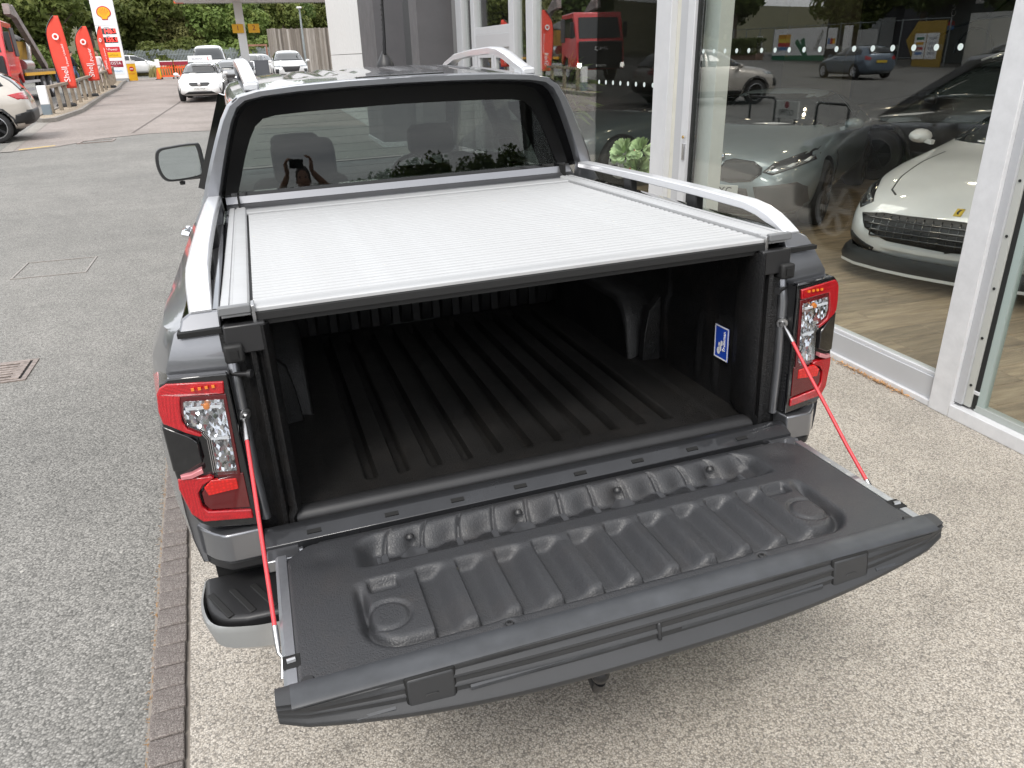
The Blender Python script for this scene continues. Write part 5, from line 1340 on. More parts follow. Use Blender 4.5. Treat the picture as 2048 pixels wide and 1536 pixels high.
gr = [(-.74, .52), (-.55, .545), (0, .555), (.55, .545), (.74, .52), (.66, .42), (.45, .345), (0, .325), (-.45, .345), (-.66, .42)]
decal('grille', tree, gr, 'front', M['trim'], c, res=.05, off=.006)
for k in range(4):
    z = .37+.042*k; wd = .60+.035*k
    decal('grille_bar', tree, [(-wd, z), (wd, z), (wd, z+.012), (-wd, z+.012)], 'front', M['gloss'], c, res=.05, off=.014)
for k in range(19):
    x = -.60+k*.0667
    decal('grille_bar', tree, [(x-.005, .35+.04*abs(x)), (x+.005, .35+.04*abs(x)), (x+.005, .535), (x-.005, .535)], 'front', M['gloss'], c, res=.05, off=.012)
for fl_ in (False, True):
    decal('headlight', tree, [(.70, .60), (.80, .70), (.905, .76), (.93, .72), (.92, .60), (.80, .54)], 'front', M['gloss'], c, flip=fl_, res=.04, off=.006)
    decal('light_strip', tree, [(.73, .615), (.89, .68), (.90, .66), (.76, .595)], 'front', M['head_lens'], c, flip=fl_, res=.04, off=.011)
    decal('side_scoop', tree, [(.55, .27), (.80, .36), (.92, .33), (.93, .20), (.60, .20)], 'front', M['trim'], c, flip=fl_, res=.05, off=.008)
spt = []
pl_ = [(.99, 1.55), (.985, 1.80), (.95, 2.02), (.86, 2.19), (.70, 2.31), (.45, 2.39), (.2, 2.425), (0, 2.43)]
pf = pl_+[(-x, y) for x, y in reversed(pl_[:-1])]
rg = [[(x*k, y-.02*(1-k)*20, z) for x, y in pf] for z, k in ((.24, .93), (.20, .975), (.13, 1.0), (.105, .99), (.10, .9))]
MB().loft([list(r) for r in zip(*rg)], False, False).build('splitter', M['trim'], c, 40)
rg = [[(x*k, y+.004, z) for x, y in pf[3:-3]] for z, k in ((.128, 1.004), (.116, 1.006), (.104, 1.0))]
MB().loft([list(r) for r in zip(*rg)], False, False).build('splitter_edge', P_white, c, 40)
rg = [[(x*k*.93, y*1.0-.035, z) for x, y in pf[3:-3]] for z, k in ((.315, 1.0), (.30, 1.012), (.285, 1.0))]
MB().loft([list(r) for r in zip(*rg)], False, False).build('bumper_blade', P_white, c, 40)
bd = decal('badge', tree, [(-.028, 2.155), (.028, 2.155), (.028, 2.23), (-.028, 2.23)], 'top', M['plate_y'], c, off=.006, res=.03)
decal('badge_mark', tree, [(-.012, 2.168), (.004, 2.17), (.014, 2.195), (.008, 2.215), (-.006, 2.218), (-.002, 2.195)], 'top', M['ink'], c, off=.009, res=.02)
for fl_ in (False, True):
    ln = [(.55, 2.03), (.62, 1.95), (.66, 1.7), (.65, 1.3), (.60, .95), (.612, .95), (.662, 1.3), (.672, 1.7), (.632, 1.955), (.56, 2.042)]
    decal('bonnet_seam', tree, ln, 'top', M['trim'], c, flip=fl_, off=.0015, res=.06, thick=.004)
# --- black suv and slate saloon deeper inside
c, tree = make_car('suv', 'black suv with a silver roof rail at the back of the showroom', 'car', SUV, P_black, (9.3, 6.9, .03), R(36), wheel_kw=dict(rim_mat=M['alloy_dark']))
for sg in (-1, 1):
    MB().tube([(sg*.62, .25, 1.58), (sg*.66, .05, 1.66), (sg*.67, -.6, 1.70), (sg*.66, -1.4, 1.66), (sg*.63, -1.6, 1.60)], .014, 8).build('roof_rail', M['silver'], c)
c, tree = make_car('saloon', 'slate blue saloon side-on in the dark behind the left showroom window', 'car', COUPE, P_navy, (5.6, 9.75, .03), R(100))
# =================================================================== trees
def leaf_mat(name, a, b, c_):
    m, n, l, p = mat_nodes(name); v = coords(n, l); oi = n.new('ShaderNodeObjectInfo')
    f = noise(n, l, v, .55, 4, .6); f2 = noise(n, l, v, 3.0, 2)
    col = ramp(n, l, f, [(.33, a), (.5, b), (.68, c_)])
    col = mixc(n, l, .6, col, ramp(n, l, f2, [(.3, (.65, .7, .6)), (.7, (1.3, 1.25, 1.1))]), 'MULTIPLY')
    hs = n.new('ShaderNodeHueSaturation'); l.new(col, hs.inputs['Color'])
    mr = n.new('ShaderNodeMapRange'); mr.inputs['To Min'].default_value = .485; mr.inputs['To Max'].default_value = .515; l.new(oi.outputs['Random'], mr.inputs[0]); l.new(mr.outputs[0], hs.inputs['Hue'])
    mr2 = n.new('ShaderNodeMapRange'); mr2.inputs['To Min'].default_value = .75; mr2.inputs['To Max'].default_value = 1.25; l.new(oi.outputs['Random'], mr2.inputs[0]); l.new(mr2.outputs[0], hs.inputs['Value'])
    l.new(hs.outputs[0], p.inputs['Base Color']); p.inputs['Roughness'].default_value = .6; p.inputs['Specular IOR Level'].default_value = .3
    # thin leaves let some light through
    tr = n.new('ShaderNodeBsdfTranslucent'); l.new(hs.outputs[0], tr.inputs[0]); mi = n.new('ShaderNodeMixShader'); mi.inputs[0].default_value = .35
    o = n['Material Output']; l.new(p.outputs[0], mi.inputs[1]); l.new(tr.outputs[0], mi.inputs[2]); l.new(mi.outputs[0], o.inputs[0])
    return m
M['leaf_a'] = leaf_mat('deep_green_leaf', (.070, .108, .032), (.108, .155, .046), (.150, .190, .058))
M['leaf_b'] = leaf_mat('light_green_leaf', (.11, .155, .042), (.155, .20, .055), (.21, .235, .075))
M['leaf_c'] = leaf_mat('olive_leaf', (.135, .142, .052), (.175, .18, .065), (.22, .215, .085))
M['bark'] = simple('bark', (.10, .075, .055), .9, var=.3)
def crown_mesh(name, mat, seed, rx, rz_, zc, lumps, leaves, ls, taper=0):
    rd = random.Random(seed); L = []
    for i in range(lumps):
        a = rd.uniform(0, 6.283); t = rd.uniform(-1, 1); q = math.sqrt(max(0, 1-t*t))*(1-taper*(t*.5+.5))
        k = rd.uniform(.45, .82)
        L.append((Vector((rx*q*k*math.cos(a), rx*q*k*math.sin(a), zc+rz_*t*k)), rd.uniform(.28, .46)*rx))
    m = MB(); tot = sum(r*r for _, r in L)
    for c, r in L:
        for j in range(int(leaves*r*r/tot)):
            d = Vector((rd.gauss(0, 1), rd.gauss(0, 1), rd.gauss(0, 1))).normalized()
            p = c+d*r*(rd.uniform(.55, 1.08)); p.z = c.z+(p.z-c.z)*.85
            n_ = (d+Vector((rd.gauss(0, .6), rd.gauss(0, .6), rd.gauss(0, .6)+.35))).normalized()
            u = n_.orthogonal().normalized(); u.rotate(Matrix.Rotation(rd.uniform(0, 6.28), 3, n_)); w = n_.cross(u)
            s = ls*rd.uniform(.6, 1.35)
            m.add([p-u*s*.5, p+w*s*.30+n_*s*.06, p+u*s*.5-n_*s*.10, p-w*s*.30+n_*s*.06], [(0, 1, 2, 3)])
    me = bpy.data.meshes.new(name); me.from_pydata([tuple(v) for v in m.v], [], m.f); me.materials.append(mat); return me
def trunk_mesh(name, h, r, rx, zc, seed):
    rd = random.Random(seed); m = MB()
    m.tube([(0, 0, -.6), (.05, 0, h*.25), (-.05, .08, h*.5), (0, 0, h*.78)], [r*1.25, r, r*.75, r*.3], 8)
    for k in range(6):
        a = k*1.05+rd.uniform(-.3, .3); z0 = h*rd.uniform(.25, .5)
        m.tube([(0, 0, z0), (rx*.3*math.cos(a), rx*.3*math.sin(a), z0+h*.14), (rx*.68*math.cos(a), rx*.68*math.sin(a), z0+h*.30)], [r*.5, r*.3, r*.1], 6)
    me = m.mesh(name, 60); me.materials.append(M['bark']); return me
KIND = {}
for nm, mt, rx, rz_, zc, lumps, n_, ls, tp in (('round_a', 'leaf_a', 3.6, 3.6, 5.2, 26, 6500, .46, 0), ('round_b', 'leaf_b', 3.2, 3.0, 4.6, 22, 5500, .44, 0), ('olive', 'leaf_c', 3.0, 2.7, 4.0, 22, 5000, .42, 0), ('tall', 'leaf_a', 2.7, 5.0, 6.6, 30, 6500, .44, .5), ('bush', 'leaf_b', 1.7, 1.3, 1.2, 14, 2600, .30, 0)):
    KIND[nm] = (crown_mesh(nm+'_crown', M[mt], hash(nm) % 97 if False else len(nm)*7+ord(nm[0]), rx, rz_, zc, lumps, n_, ls, tp), trunk_mesh(nm+'_trunk', zc+rz_*.6, .22 if nm != 'bush' else .06, rx, zc, 5))
def tree(kind, x, y, s, label, group, zoff=0, cat='tree', sz=1.0):
    adj = {'round_a': 'broad', 'round_b': 'light green', 'olive': 'olive-toned', 'tall': 'tall narrow', 'bush': ''}[kind]
    t = thing('tree' if kind != 'bush' else 'bush', (adj+' '+label.replace('dark green ', '').replace('leafy green ', '').replace('green ', '', 1) if adj else label), cat, (x, y, hill(x, y)+zoff), random.uniform(0, 6.28), group)
    t.scale = (s, s, s*sz)
    for nm, me in (('crown', KIND[kind][0]), ('trunk', KIND[kind][1])):
        o = bpy.data.objects.new(nm, me); COL.objects.link(o); o.parent = t
    return t
L1 = 'dark green tree in the wood behind the skip lorry and red flags'
for (k, x, y, s) in (('round_a', -20.5, 64, 1.25), ('tall', -17.2, 62, 1.05), ('round_a', -14.6, 65, 1.2), ('round_b', -12.6, 60.5, .95), ('tall', -11.0, 68, 1.05), ('round_a', -18.6, 72, 1.4), ('round_a', -23.5, 70, 1.4), ('olive', -15.6, 59.5, .8)):
    tree(k, x, y, s, L1, 'trees behind the lorry and flags')
L2 = 'leafy green tree on the bank behind the grey palisade fence'
for (k, x, y, s) in (('round_a', -10.4, 79, .92), ('round_b', -7.3, 75, .95), ('round_a', -5.6, 84, 1.1), ('olive', -2.6, 84, 1.05), ('round_b', -2.2, 76, .85), ('tall', .4, 92, 1.0), ('round_a', 1.6, 82, .85), ('olive', -8.0, 92, 1.05), ('round_b', -3.8, 94, 1.3), ('round_a', -11.8, 92, .85), ('round_b', 3.8, 78, .8), ('round_a', 4.6, 92, .95), ('olive', -5.2, 75.5, .7), ('round_b', .2, 75, .72)):
    tree(k, x, y, s, L2, 'trees behind the palisade fence')
L3 = 'green tree on the far hillside above the tall wooden fence'
for (k, x, y, s) in (('round_b', 6.0, 104, 1.0), ('round_a', 8.6, 112, 1.1), ('round_b', 11.5, 106, 1.0), ('round_a', 13.5, 128, 1.4), ('tall', 10.2, 138, 1.3), ('round_a', 6.4, 132, 1.2), ('olive', 16.5, 122, 1.2), ('round_b', 3.2, 122, 1.2), ('round_a', 20, 140, 1.5), ('round_a', 17, 165, 1.5), ('tall', 11.2, 176, 1.5), ('round_a', -1.5, 126, 1.4), ('round_a', -12, 128, 1.4), ('tall', -17.5, 140, 1.2), ('round_a', -6.5, 140, 1.4), ('round_b', 24, 118, 1.3)):
    tree(k, x, y, s, L3, 'trees on the far hillside')
for (k, x, y, s) in (('bush', -6.3, 67.6, 1.1), ('bush', -8.4, 65.0, .7), ('bush', -4.2, 68, 1.2), ('bush', -5.9, 63.8, .55), ('bush', -11.2, 60, 1.0), ('bush', -13, 57.8, 1.1), ('bush', -9.6, 62, .9), ('bush', 1.0, 67.5, 1.2), ('bush', -1.6, 68, 1.1)):
    tree(k, x, y, s, 'low scrub bush along the foot of the palisade fence', 'scrub bushes', cat='bush')
L4 = 'tree in the dark row behind the photographer, mirrored in the rear window'
rd = random.Random(3)
for i in range(34):
    x = -62+i*4.1; sc = 1.15 if x < -2 else 1.15+.55*sm((x-2)/30); sc *= rd.uniform(.9, 1.12)
    tree(rd.choice(['round_a', 'round_a', 'olive', 'round_b']), x+rd.uniform(-.8, .8), -66+rd.uniform(-3, 3), sc*1.0, L4, 'trees behind the photographer', -1.2*sc, sz=.82)
for i in range(26):
    tree('bush', -30+i*3.0+rd.uniform(-.6, .6), -60+rd.uniform(-2, 2), 1.15, 'low bush along the road behind the photographer, mirrored in the rear window', 'bushes behind the photographer', cat='bush')
L5 = 'tree across the road seen mirrored in the showroom glass'
for (k, x, y, s) in (('round_a', -38, 66, 1.2), ('tall', -35.5, 61.5, 1.1), ('round_a', -46, 58, 1.5), ('round_b', -34.6, 45.5, .9), ('round_a', -46, 45, 1.5), ('tall', -35, 40.2, .95), ('round_a', -36, 34.0, 1.1), ('round_a', -48, 34, 1.6), ('round_b', -36, 70, 1.2), ('round_a', -30, 84, 1.5), ('round_a', -22, 88, 1.6), ('round_a', -44, 78, 1.7), ('round_a', -36, 25, 1.2), ('round_b', -40, 14, 1.3), ('round_a', -38, 3, 1.3), ('round_a', -42, -10, 1.5)):
    tree(k, x, y, s, L5, 'trees across the road')
def mkgrass(pts, name, n_, hgt):
    m = MB(); rd = random.Random(5)
    for k in range(n_):
        x0, x1, y0, y1 = rd.choice(pts); x = rd.uniform(x0, x1); y = rd.uniform(y0, y1); z = gz(x, y)-.03; a = rd.uniform(0, 6.28); h = hgt*rd.uniform(.4, 1.2); w = .03
        d = Vector((math.cos(a), math.sin(a), 0)); q = Vector((x, y, z)); b = d*rd.uniform(0, .4)*h
        m.add([q-d.orthogonal().normalized()*w, q+d.orthogonal().normalized()*w, q+b+Vector((0, 0, h))], [(0, 1, 2)])
    o = m.build(name, simple('dry_grass', (.27, .24, .10), .9, var=.4, vscale=2), None, 0); o['kind'] = 'stuff'
mkgrass([(-12.5, -9, 58.5, 62), (-6.6, -5.4, 59.5, 65), (-9, -3.8, 64.2, 65.8)], 'grass', 5000, .75)
# =================================================================== filling station things
M['red_flag'] = simple('red_flag_cloth', (.74, .070, .042), .7, var=.06, vscale=2)
M['red_sign'] = simple('red_sign_print', (.55, .02, .03), .45)
M['yellow_sign'] = simple('yellow_sign_print', (.80, .42, .01), .45)
M['white_sign'] = simple('white_sign_face', (.80, .80, .80), .4)
M['maroon'] = simple('maroon_print', (.26, .012, .03), .45)
M['led_red'] = simple('lit_red_digits', (.9, .02, .02), .5, emit=(1, .03, .02), estr=3.5)
M['navy_ink'] = simple('blue_print', (.12, .25, .50), .5)
t = thing('totem_sign', 'tall white fuel price totem with a yellow shell emblem and red price digits', 'sign', gp(-7.60, 52))
MB().box2((-.60, -.02, .20), (.60, .24, 4.42)).build('panel', M['white_sign'], t, 30, .015)
MB().box2((-.58, .0, -.1), (.58, .2, .22)).build('plinth', simple('grey_plinth', (.30, .31, .32), .5), t, 30)
MB().box2((-.61, -.03, 4.20), (.61, .25, 4.28)).build('seam', M['white'], t); MB().box2((-.605, -.024, 3.08), (.605, .2, 3.10)).build('seam', M['frame_grey'], t)
def flat(name, poly, y, z0, x0, mat, th=.02, par=None):
    return MB().prism(poly, lambda a, b: (x0+a, y-th, z0+b), lambda a, b: (x0+a, y, z0+b)).build(name, mat, par or t, 0)
def shell(k):
    pts = []
    pts += [(-.13*k, -.30*k), (-.15*k, -.20*k), (-.27*k, -.12*k)]
    for i in range(19):
        a = math.pi*1.08-math.pi*1.16*i/18
        pts.append((.33*k*math.cos(a), .02*k+.30*k*math.sin(a)))
    pts += [(.27*k, -.12*k), (.15*k, -.20*k), (.13*k, -.30*k)]
    return pts
e = flat('emblem_border', shell(1.16), -.02, 3.72, 0.02, M['red_sign'])
flat('emblem', shell(1.0), -.042, 3.715, 0.02, M['yellow_sign'], .012, e)
rb = MB()
for i in range(7):
    a = math.pi*(.14+.72*i/6)
    p, q = (0.02+.05*math.cos(a), 3.53+.02*math.sin(a)), (0.02+.27*math.cos(a), 3.73+.25*math.sin(a))
    d = Vector((q[0]-p[0], 0, q[1]-p[1])).normalized(); s_ = Vector((-d.z, 0, d.x))
    rb.add([(p[0], -.056, p[1]), (q[0]-s_.x*.012, -.056, q[1]-s_.z*.012), (q[0]+s_.x*.012, -.056, q[1]+s_.z*.012)], [(0, 1, 2)])
rb.build('emblem_rib', M['red_sign'], e, 0)
for z, s_ in ((2.62, '146.9'), (2.16, '155.9')):
    b = MB().box2((-.44, -.035, z), (.46, -.02, z+.30)).build('price_display', M['gloss'], t)
    text(s_, .33, M['led_red'], b, frame_m((.14, -.038, z+.15), (1, 0, 0), (0, 0, 1)), 'digits', sx=.92)
    text('Unleaded' if z > 2.4 else 'Diesel', .07, M['ink'], t, frame_m((-.02, -.028, z+.355), (1, 0, 0), (0, 0, 1)), 'lettering')
b = MB().box2((-.44, -.035, 1.66), (.46, -.02, 1.94)).build('price_panel', M['red_sign'], t); text('V-Power', .19, M['white_sign'], b, frame_m((.01, -.038, 1.80), (1, 0, 0), (0, 0, 1)))
b = MB().box2((-.44, -.035, 1.36), (.46, -.02, 1.645)).build('price_panel', M['yellow_sign'], t); text('FuelSave', .18, simple('olive_ink', (.30, .22, .01), .5), b, frame_m((.01, -.038, 1.50), (1, 0, 0), (0, 0, 1)))
b = MB().box2((-.44, -.035, .84), (.46, -.02, 1.18)).build('price_panel', M['maroon'], t); text('COSTA', .22, M['white_sign'], b, frame_m((.01, -.038, 1.05), (1, 0, 0), (0, 0, 1))); text('COFFEE', .07, M['lens_pink'], b, frame_m((.01, -.038, .90), (1, 0, 0), (0, 0, 1)))
b = MB().box2((-.44, -.030, .45), (.46, -.02, .80)).build('price_panel', simple('pale_blue_panel', (.70, .76, .80), .5), t); text('24 Hours', .18, M['navy_ink'], b, frame_m((.01, -.034, .62), (1, 0, 0), (0, 0, 1)))
t = thing('board_sign', 'low yellow board with a red no-entry disc beside the totem sign', 'sign', gp(-6.98, 54))
MB().box2((-.26, 0, -.05), (.26, .10, 1.14)).build('board', M['yellow_sign'], t, 30, .01)
MB().box2((-.27, -.01, .98), (.27, .11, 1.16)).build('top_strip', M['white_sign'], t)
d = MB().lathe([(0, 0), (.13, 0), (.13, .02), (0, .02)], (.02, -.02, .68), 20, 'y').build('disc', M['red_sign'], t, 0); MB().box2((-.07, -.03, .655), (.11, -.021, .705)).build('disc_bar', M['white_sign'], d)
text('NO EXIT', .09, M['red_sign'], t, frame_m((.0, -.006, .40), (1, 0, 0), (0, 0, 1)))
# feather flags on tyre bases
def flag(x, y, h, w, ang, label, txt, lean):
    t = thing('feather_flag', label, 'flag', gp(x, y), ang, 'red feather flags')
    t.rotation_euler = (0, lean, ang)
    L = []; Rr = []
    for i in range(25):
        s = i/24; z = .72+(h-.72)*s
        bow = -.06*math.sin(s*math.pi)
        lead = -w*.42+bow+(.0 if s < .7 else .55*w*((s-.7)/.3)**2.2)
        trail = w*.40+bow*.2+.10*w*math.sin(s*3)-(.0 if s < .80 else .05*w*((s-.8)/.2)**2)
        L.append((lead, z)); Rr.append((max(trail, lead+.01), z))
    rows = [[(a, .03*math.sin(z*2.2+k*1.2), z) if True else 0 for k, a in enumerate([l_+(r_-l_)*q/5 for q in range(6)])] for (l_, z), (r_, _) in zip(L, Rr)]
    m = MB().loft(rows, False, False); o = m.build('cloth', M['red_flag'], t, 60); so = o.modifiers.new('thickness', 'SOLIDIFY'); so.thickness = .012
    pole = [(-w*.42, 0, .10), (-w*.42, 0, .72)]+[(a-.02, 0, z) for a, z in L[2:]]
    MB().tube(pole, .017, 6).build('pole', M['gloss'], t, 60)
    tx = text(txt[0], w*.46, M['white_sign'], o, frame_m((.02, -.045, .72+(h-.72)*.20), (.0, 0, 1), (-1, 0, 0)))
    tx2 = text(txt[1], w*.30 if txt[2] else w*.16, M['white_sign'], o, frame_m((w*.24, -.05, .72+(h-.72)*(.46 if not txt[2] else .44)), (-.06, 0, 1), (-1, 0, -.06)))
    rg = MB(); rg.lathe([(w*.18, 0), (w*.18, .015), (w*.10, .015), (w*.10, 0)], (-w*.02, -.06, .72+(h-.72)*.72), 18, 'y', True); rg.build('ring_emblem', M['white_sign'], o, 40)
    MB().lathe([(.17, 0), (.30, 0), (.34, .05), (.34, .13), (.30, .18), (.17, .18), (.15, .14), (.15, .04)], (-w*.42, 0, .02), 20, 'z', True).build('tyre_base', M['tyre'], t, 40)
    MB().box2((-w*.42-.16, -.16, .02), (-w*.42+.16, .16, .06)).build('base_plate', M['steel'], t)
    return t
flag(-6.72, 32.3, 3.15, .62, R(-8), 'nearest and tallest red feather flag, standing in a tyre base', ('Shell', 'V-Power Unleaded', 0), R(-1))
flag(-6.78, 38.2, 2.88, .66, R(-8), 'middle red feather flag with large white V-Power lettering', ('Shell', 'V-Power', 1), R(-1))
flag(-6.98, 44.6, 2.95, .50, R(-45), 'farthest red feather flag, overlapping the totem sign', ('Shell', 'V-Power', 1), R(-1))
# kerbed island with a low timber rail
isl = [(-7.05, 27.1), (-6.55, 26.05), (-6.22, 26.3), (-6.08, 30), (-6.5, 37.7), (-6.62, 44.4), (-7.1, 50.4), (-7.2, 54), (-9.0, 54), (-8.4, 50), (-7.7, 44), (-7.3, 37), (-7.15, 30)]
isl_i = [(-6.98, 27.3), (-6.58, 26.25), (-6.36, 26.5), (-6.22, 30), (-6.64, 37.7), (-6.76, 44.4), (-7.24, 50.4), (-7.34, 53.9), (-8.9, 53.9), (-8.3, 50), (-7.6, 44), (-7.2, 37), (-7.05, 30)]
k = MB(); n_ = len(isl)
k.add([(x, y, gz(x, y)-.05) for x, y in isl]+[(x, y, gz(x, y)+.12) for x, y in isl]+[(x, y, gz(x, y)+.12) for x, y in isl_i]+[(x, y, gz(x, y)+.06) for x, y in isl_i],
      [(i+j*n_, (i+1) % n_+j*n_, (i+1) % n_+(j+1)*n_, i+(j+1)*n_) for i in range(n_) for j in range(3)])
o = k.build('kerb', M['kerb'], None, 30); o['kind'] = 'structure'
sheet('gravel', M['gravel'], [isl_i], .085, 'structure')
t = thing('timber_rail', 'low weathered timber rail on the kerbed island below the red flags', 'fence', (0, 0, 0))
wd = simple('weathered_timber', (.24, .20, .155), .85, var=.25, vscale=6)
rl = [(-6.80, 28.9), (-6.78, 31.5), (-6.92, 37.5), (-7.08, 44.5), (-7.5, 50.0)]
def on(tt):
    y = 28.9+tt*21.1; return lerp([(b, a) for a, b in rl], y), y
for i in range(16):
    x, y = on(i/15); MB().box2((x-.06, y-.06, gz(x, y)), (x+.06, y+.06, gz(x, y)+.86)).build('post', wd, t, 30, .008)
for i in range(5):
    a, b = on(i/5), on((i+1)/5); MB().bar((a[0], a[1], gz(*a)+.90), (b[0], b[1], gz(*b)+.90), .16, .09).build('rail', wd, t, 30, .008)
t = thing('bollard', 'white bollard with a grey foot at the near end of the timber rail', 'bollard', gp(-6.86, 28.4))
MB().box2((-.13, -.08, .05), (.13, .08, .40)).build('foot', simple('bollard_grey', (.17, .21, .24), .6), t, 30, .015); MB().box2((-.128, -.078, .40), (.128, .078, .98)).build('upper', M['white_sign'], t, 30, .015)
# barriers, cone
M['orange'] = simple('orange_plastic', (.85, .13, .03), .45)
for i, (x, lab) in enumerate(((-5.05, 'orange plastic pedestrian barrier with a red banner, nearest the road cone'), (-4.15, 'orange plastic pedestrian barrier with a red banner, nearest the queueing cars'))):
    t = thing('barrier', lab, 'barrier', gp(x, 55+.15*i), R(4), 'orange barriers')
    b = MB()
    for z in (.12, .62, .95): b.box2((-.42, -.02, z), (.42, .02, z+.10))
    for q in range(6): b.box2((-.42+.148*q, -.02, .2), (-.36+.148*q, .02, .98))
    b.build('barrier_frame', M['orange'], t, 30)
    for q in (-.34, .34): MB().box2((q-.05, -.22, -.02), (q+.05, .22, .10)).build('foot', M['tyre'], t, 30, .01)
    bn = MB().box2((-.40, -.035, .80), (.44, -.022, 1.06)).build('banner', M['maroon'], t); MB().box2((-.40, -.04, 1.02), (.44, -.036, 1.07)).build('banner_edge', M['white_sign'], bn)
    if i == 0: MB().box2((-.56, -.06, -.02), (-.36, .0, 1.14)).build('marker_board', M['yellow_sign'], t); MB().box2((-.60, -.08, .7), (-.34, -.062, 1.18)).build('marker_face', M['white_sign'], t)
t = thing('traffic_cone', 'orange traffic cone at the end of the barriers', 'cone', gp(-5.55, 54.4)); MB().lathe([(.14, .0), (.03, .62), (0, .62)], (0, 0, 0), 14).build('cone', M['orange'], t, 30); MB().box2((-.18, -.18, -.02), (.18, .18, .04)).build('base', M['tyre'], t)
# fences
t = thing('palisade_fence', 'grey steel palisade fence at the foot of the wooded bank', 'fence', gp(-3, 66))
gal = simple('galvanised_steel', (.30, .33, .34), .5, .4, var=.1)
pl = MB()
for i in range(150):
    x = -8.5+.105*i; h = 1.62+.05*math.sin(i*.7)
    pl.add([(x-.034, 0, -.1), (x, -.018, -.1), (x+.034, 0, -.1), (x-.034, 0, h), (x, -.018, h+.02), (x+.034, 0, h), (x, -.005, h+.10)], [(0, 1, 4, 3), (1, 2, 5, 4), (3, 4, 6), (4, 5, 6), (2, 0, 3, 5)])
o = pl.build('pale', gal, t, 0); o['kind'] = 'stuff'
for i in range(7): MB().box2((-8.5+2.6*i, .03, -.2), (-8.38+2.6*i, .13, 1.75)).build('post', gal, t)
for z in (.35, 1.35): MB().box2((-8.5, .01, z), (7.2, .05, z+.06)).build('rail', gal, t)
t = thing('timber_fence', 'tall close-boarded timber fence behind the forecourt', 'fence', gp(4.6, 60))
bw, n, l, p = mat_nodes('silvered_board'); oi = n.new('ShaderNodeObjectInfo'); bv = n.new('ShaderNodeMapping'); bv.inputs['Scale'].default_value = (14, 14, .8); l.new(coords(n, l), bv.inputs[0])
l.new(mixc(n, l, 1.0, ramp(n, l, oi.outputs['Random'], [(0, (.10, .085, .072)), (.45, (.20, .175, .15)), (.8, (.26, .235, .21)), (1, (.36, .33, .30))]), ramp(n, l, noise(n, l, bv.outputs[0], 2, 5, .6), [(.3, .7), (.7, 1.2)]), 'MULTIPLY'), p.inputs['Base Color']); p.inputs['Roughness'].default_value = .9
for i in range(44):
    x = -2.98+.15*i; h = 2.90+random.uniform(-.03, .04)
    MB().box((x+.072, random.uniform(-.012, .012), h/2-.1), (.142, .022, h+.2)).build('board', bw, t, 0)
for i in range(4): MB().box2((-2.9+2*i, .02, -.1), (-2.78+2*i, .14, 2.9)).build('post', bw, t)
# canopy with column and pump numbers
t = thing('canopy', 'white filling station canopy edge crossing the top of the picture', 'canopy', (0, 40, gz(0, 40)))
MB().box2((-2.92, -3.2, 3.80), (13, 0, 4.75)).build('fascia', simple('canopy_fascia', (.62, .61, .61), .5), t)
MB().box2((-3.0, -.35, 3.79), (-2.6, .05, 4.4)).build('fascia_end', M['orange'], t)
so = MB()
for i in range(150): so.box2((-2.9+.1*i, -.03, 3.76), (-2.84+.1*i, .012, 3.80))
o = so.build('drip_edge', M['frame_grey'], t, 0); o['kind'] = 'stuff'
for cx_, cy_ in ((-.27, -.35), (7.5, -.35)):
    c = MB().box2((cx_-.19, cy_-.19, -.05), (cx_+.19, cy_+.19, 3.80)).build('column', simple('canopy_column', (.80, .80, .80), .5), t, 30, .01)
    MB().box2((cx_-.32, cy_-.28, -.05), (cx_+.32, cy_+.28, 1.25)).build('column_guard', M['frame_grey'], c, 30, .01)
for x0, nn in ((-.66, '1'), (.05, '2')):
    b = MB().box2((x0, -.62, 2.50), (x0+.50, -.58, 2.88)).build('pump_number', M['yellow_sign'], t, 30, .005); text(nn, .30, M['maroon'], b, frame_m((x0+.25, -.624, 2.70), (1, 0, 0), (0, 0, 1)))
t = thing('lamp_post', 'slim grey lamp post in front of the tall timber fence', 'lamp post', gp(2.95, 45.5)); MB().tube([(0, 0, -.1), (0, 0, 2.0), (0, 0, 3.7)], [.07, .06, .045], 10).build('pole', gal, t, 60); MB().box2((-.14, -.35, 3.68), (.10, .12, 3.76)).build('lantern', M['white_sign'], t, 30, .02)
t = thing('cabinet', 'dark grey cabinet standing by the canopy column', 'cabinet', gp(.38, 38)); MB().box2((-.31, 0, -.05), (.31, .5, 1.36)).build('case', simple('slate_cabinet', (.07, .075, .085), .5), t, 30, .01); MB().box2((-.27, -.012, .1), (.27, 0, 1.3)).build('door', simple('slate_cabinet_door', (.085, .09, .10), .45), t, 30, .004)
t = thing('goal_frame', 'rusty steel frame standing between the canopy column and the timber fence', 'frame', gp(.75, 58))
rs = simple('rusty_steel', (.22, .11, .075), .8, var=.3)
for q in (-.62, .62): MB().box2((q-.06, -.06, -.1), (q+.06, .06, 1.80)).build('upright', rs, t)
MB().box2((-.68, -.05, 1.80), (.68, .05, 1.92)).build('crossbar', rs, t)
t = thing('litter_bin', 'dark blue bin beside the nearest feather flag', 'bin', gp(-10.2, 50)); MB().loft([[(sx*k, sy*k, z) for sx, sy in ((-.26, -.26), (.26, -.26), (.26, .26), (-.26, .26))] for z, k in ((0, .85), (.78, 1.0))], True, True).build('body', simple('navy_plastic', (.02, .03, .075), .5), t, 30, .02); MB().box2((-.28, -.28, .78), (.28, .28, .90)).build('lid', M['white_sign'], t, 30, .03)
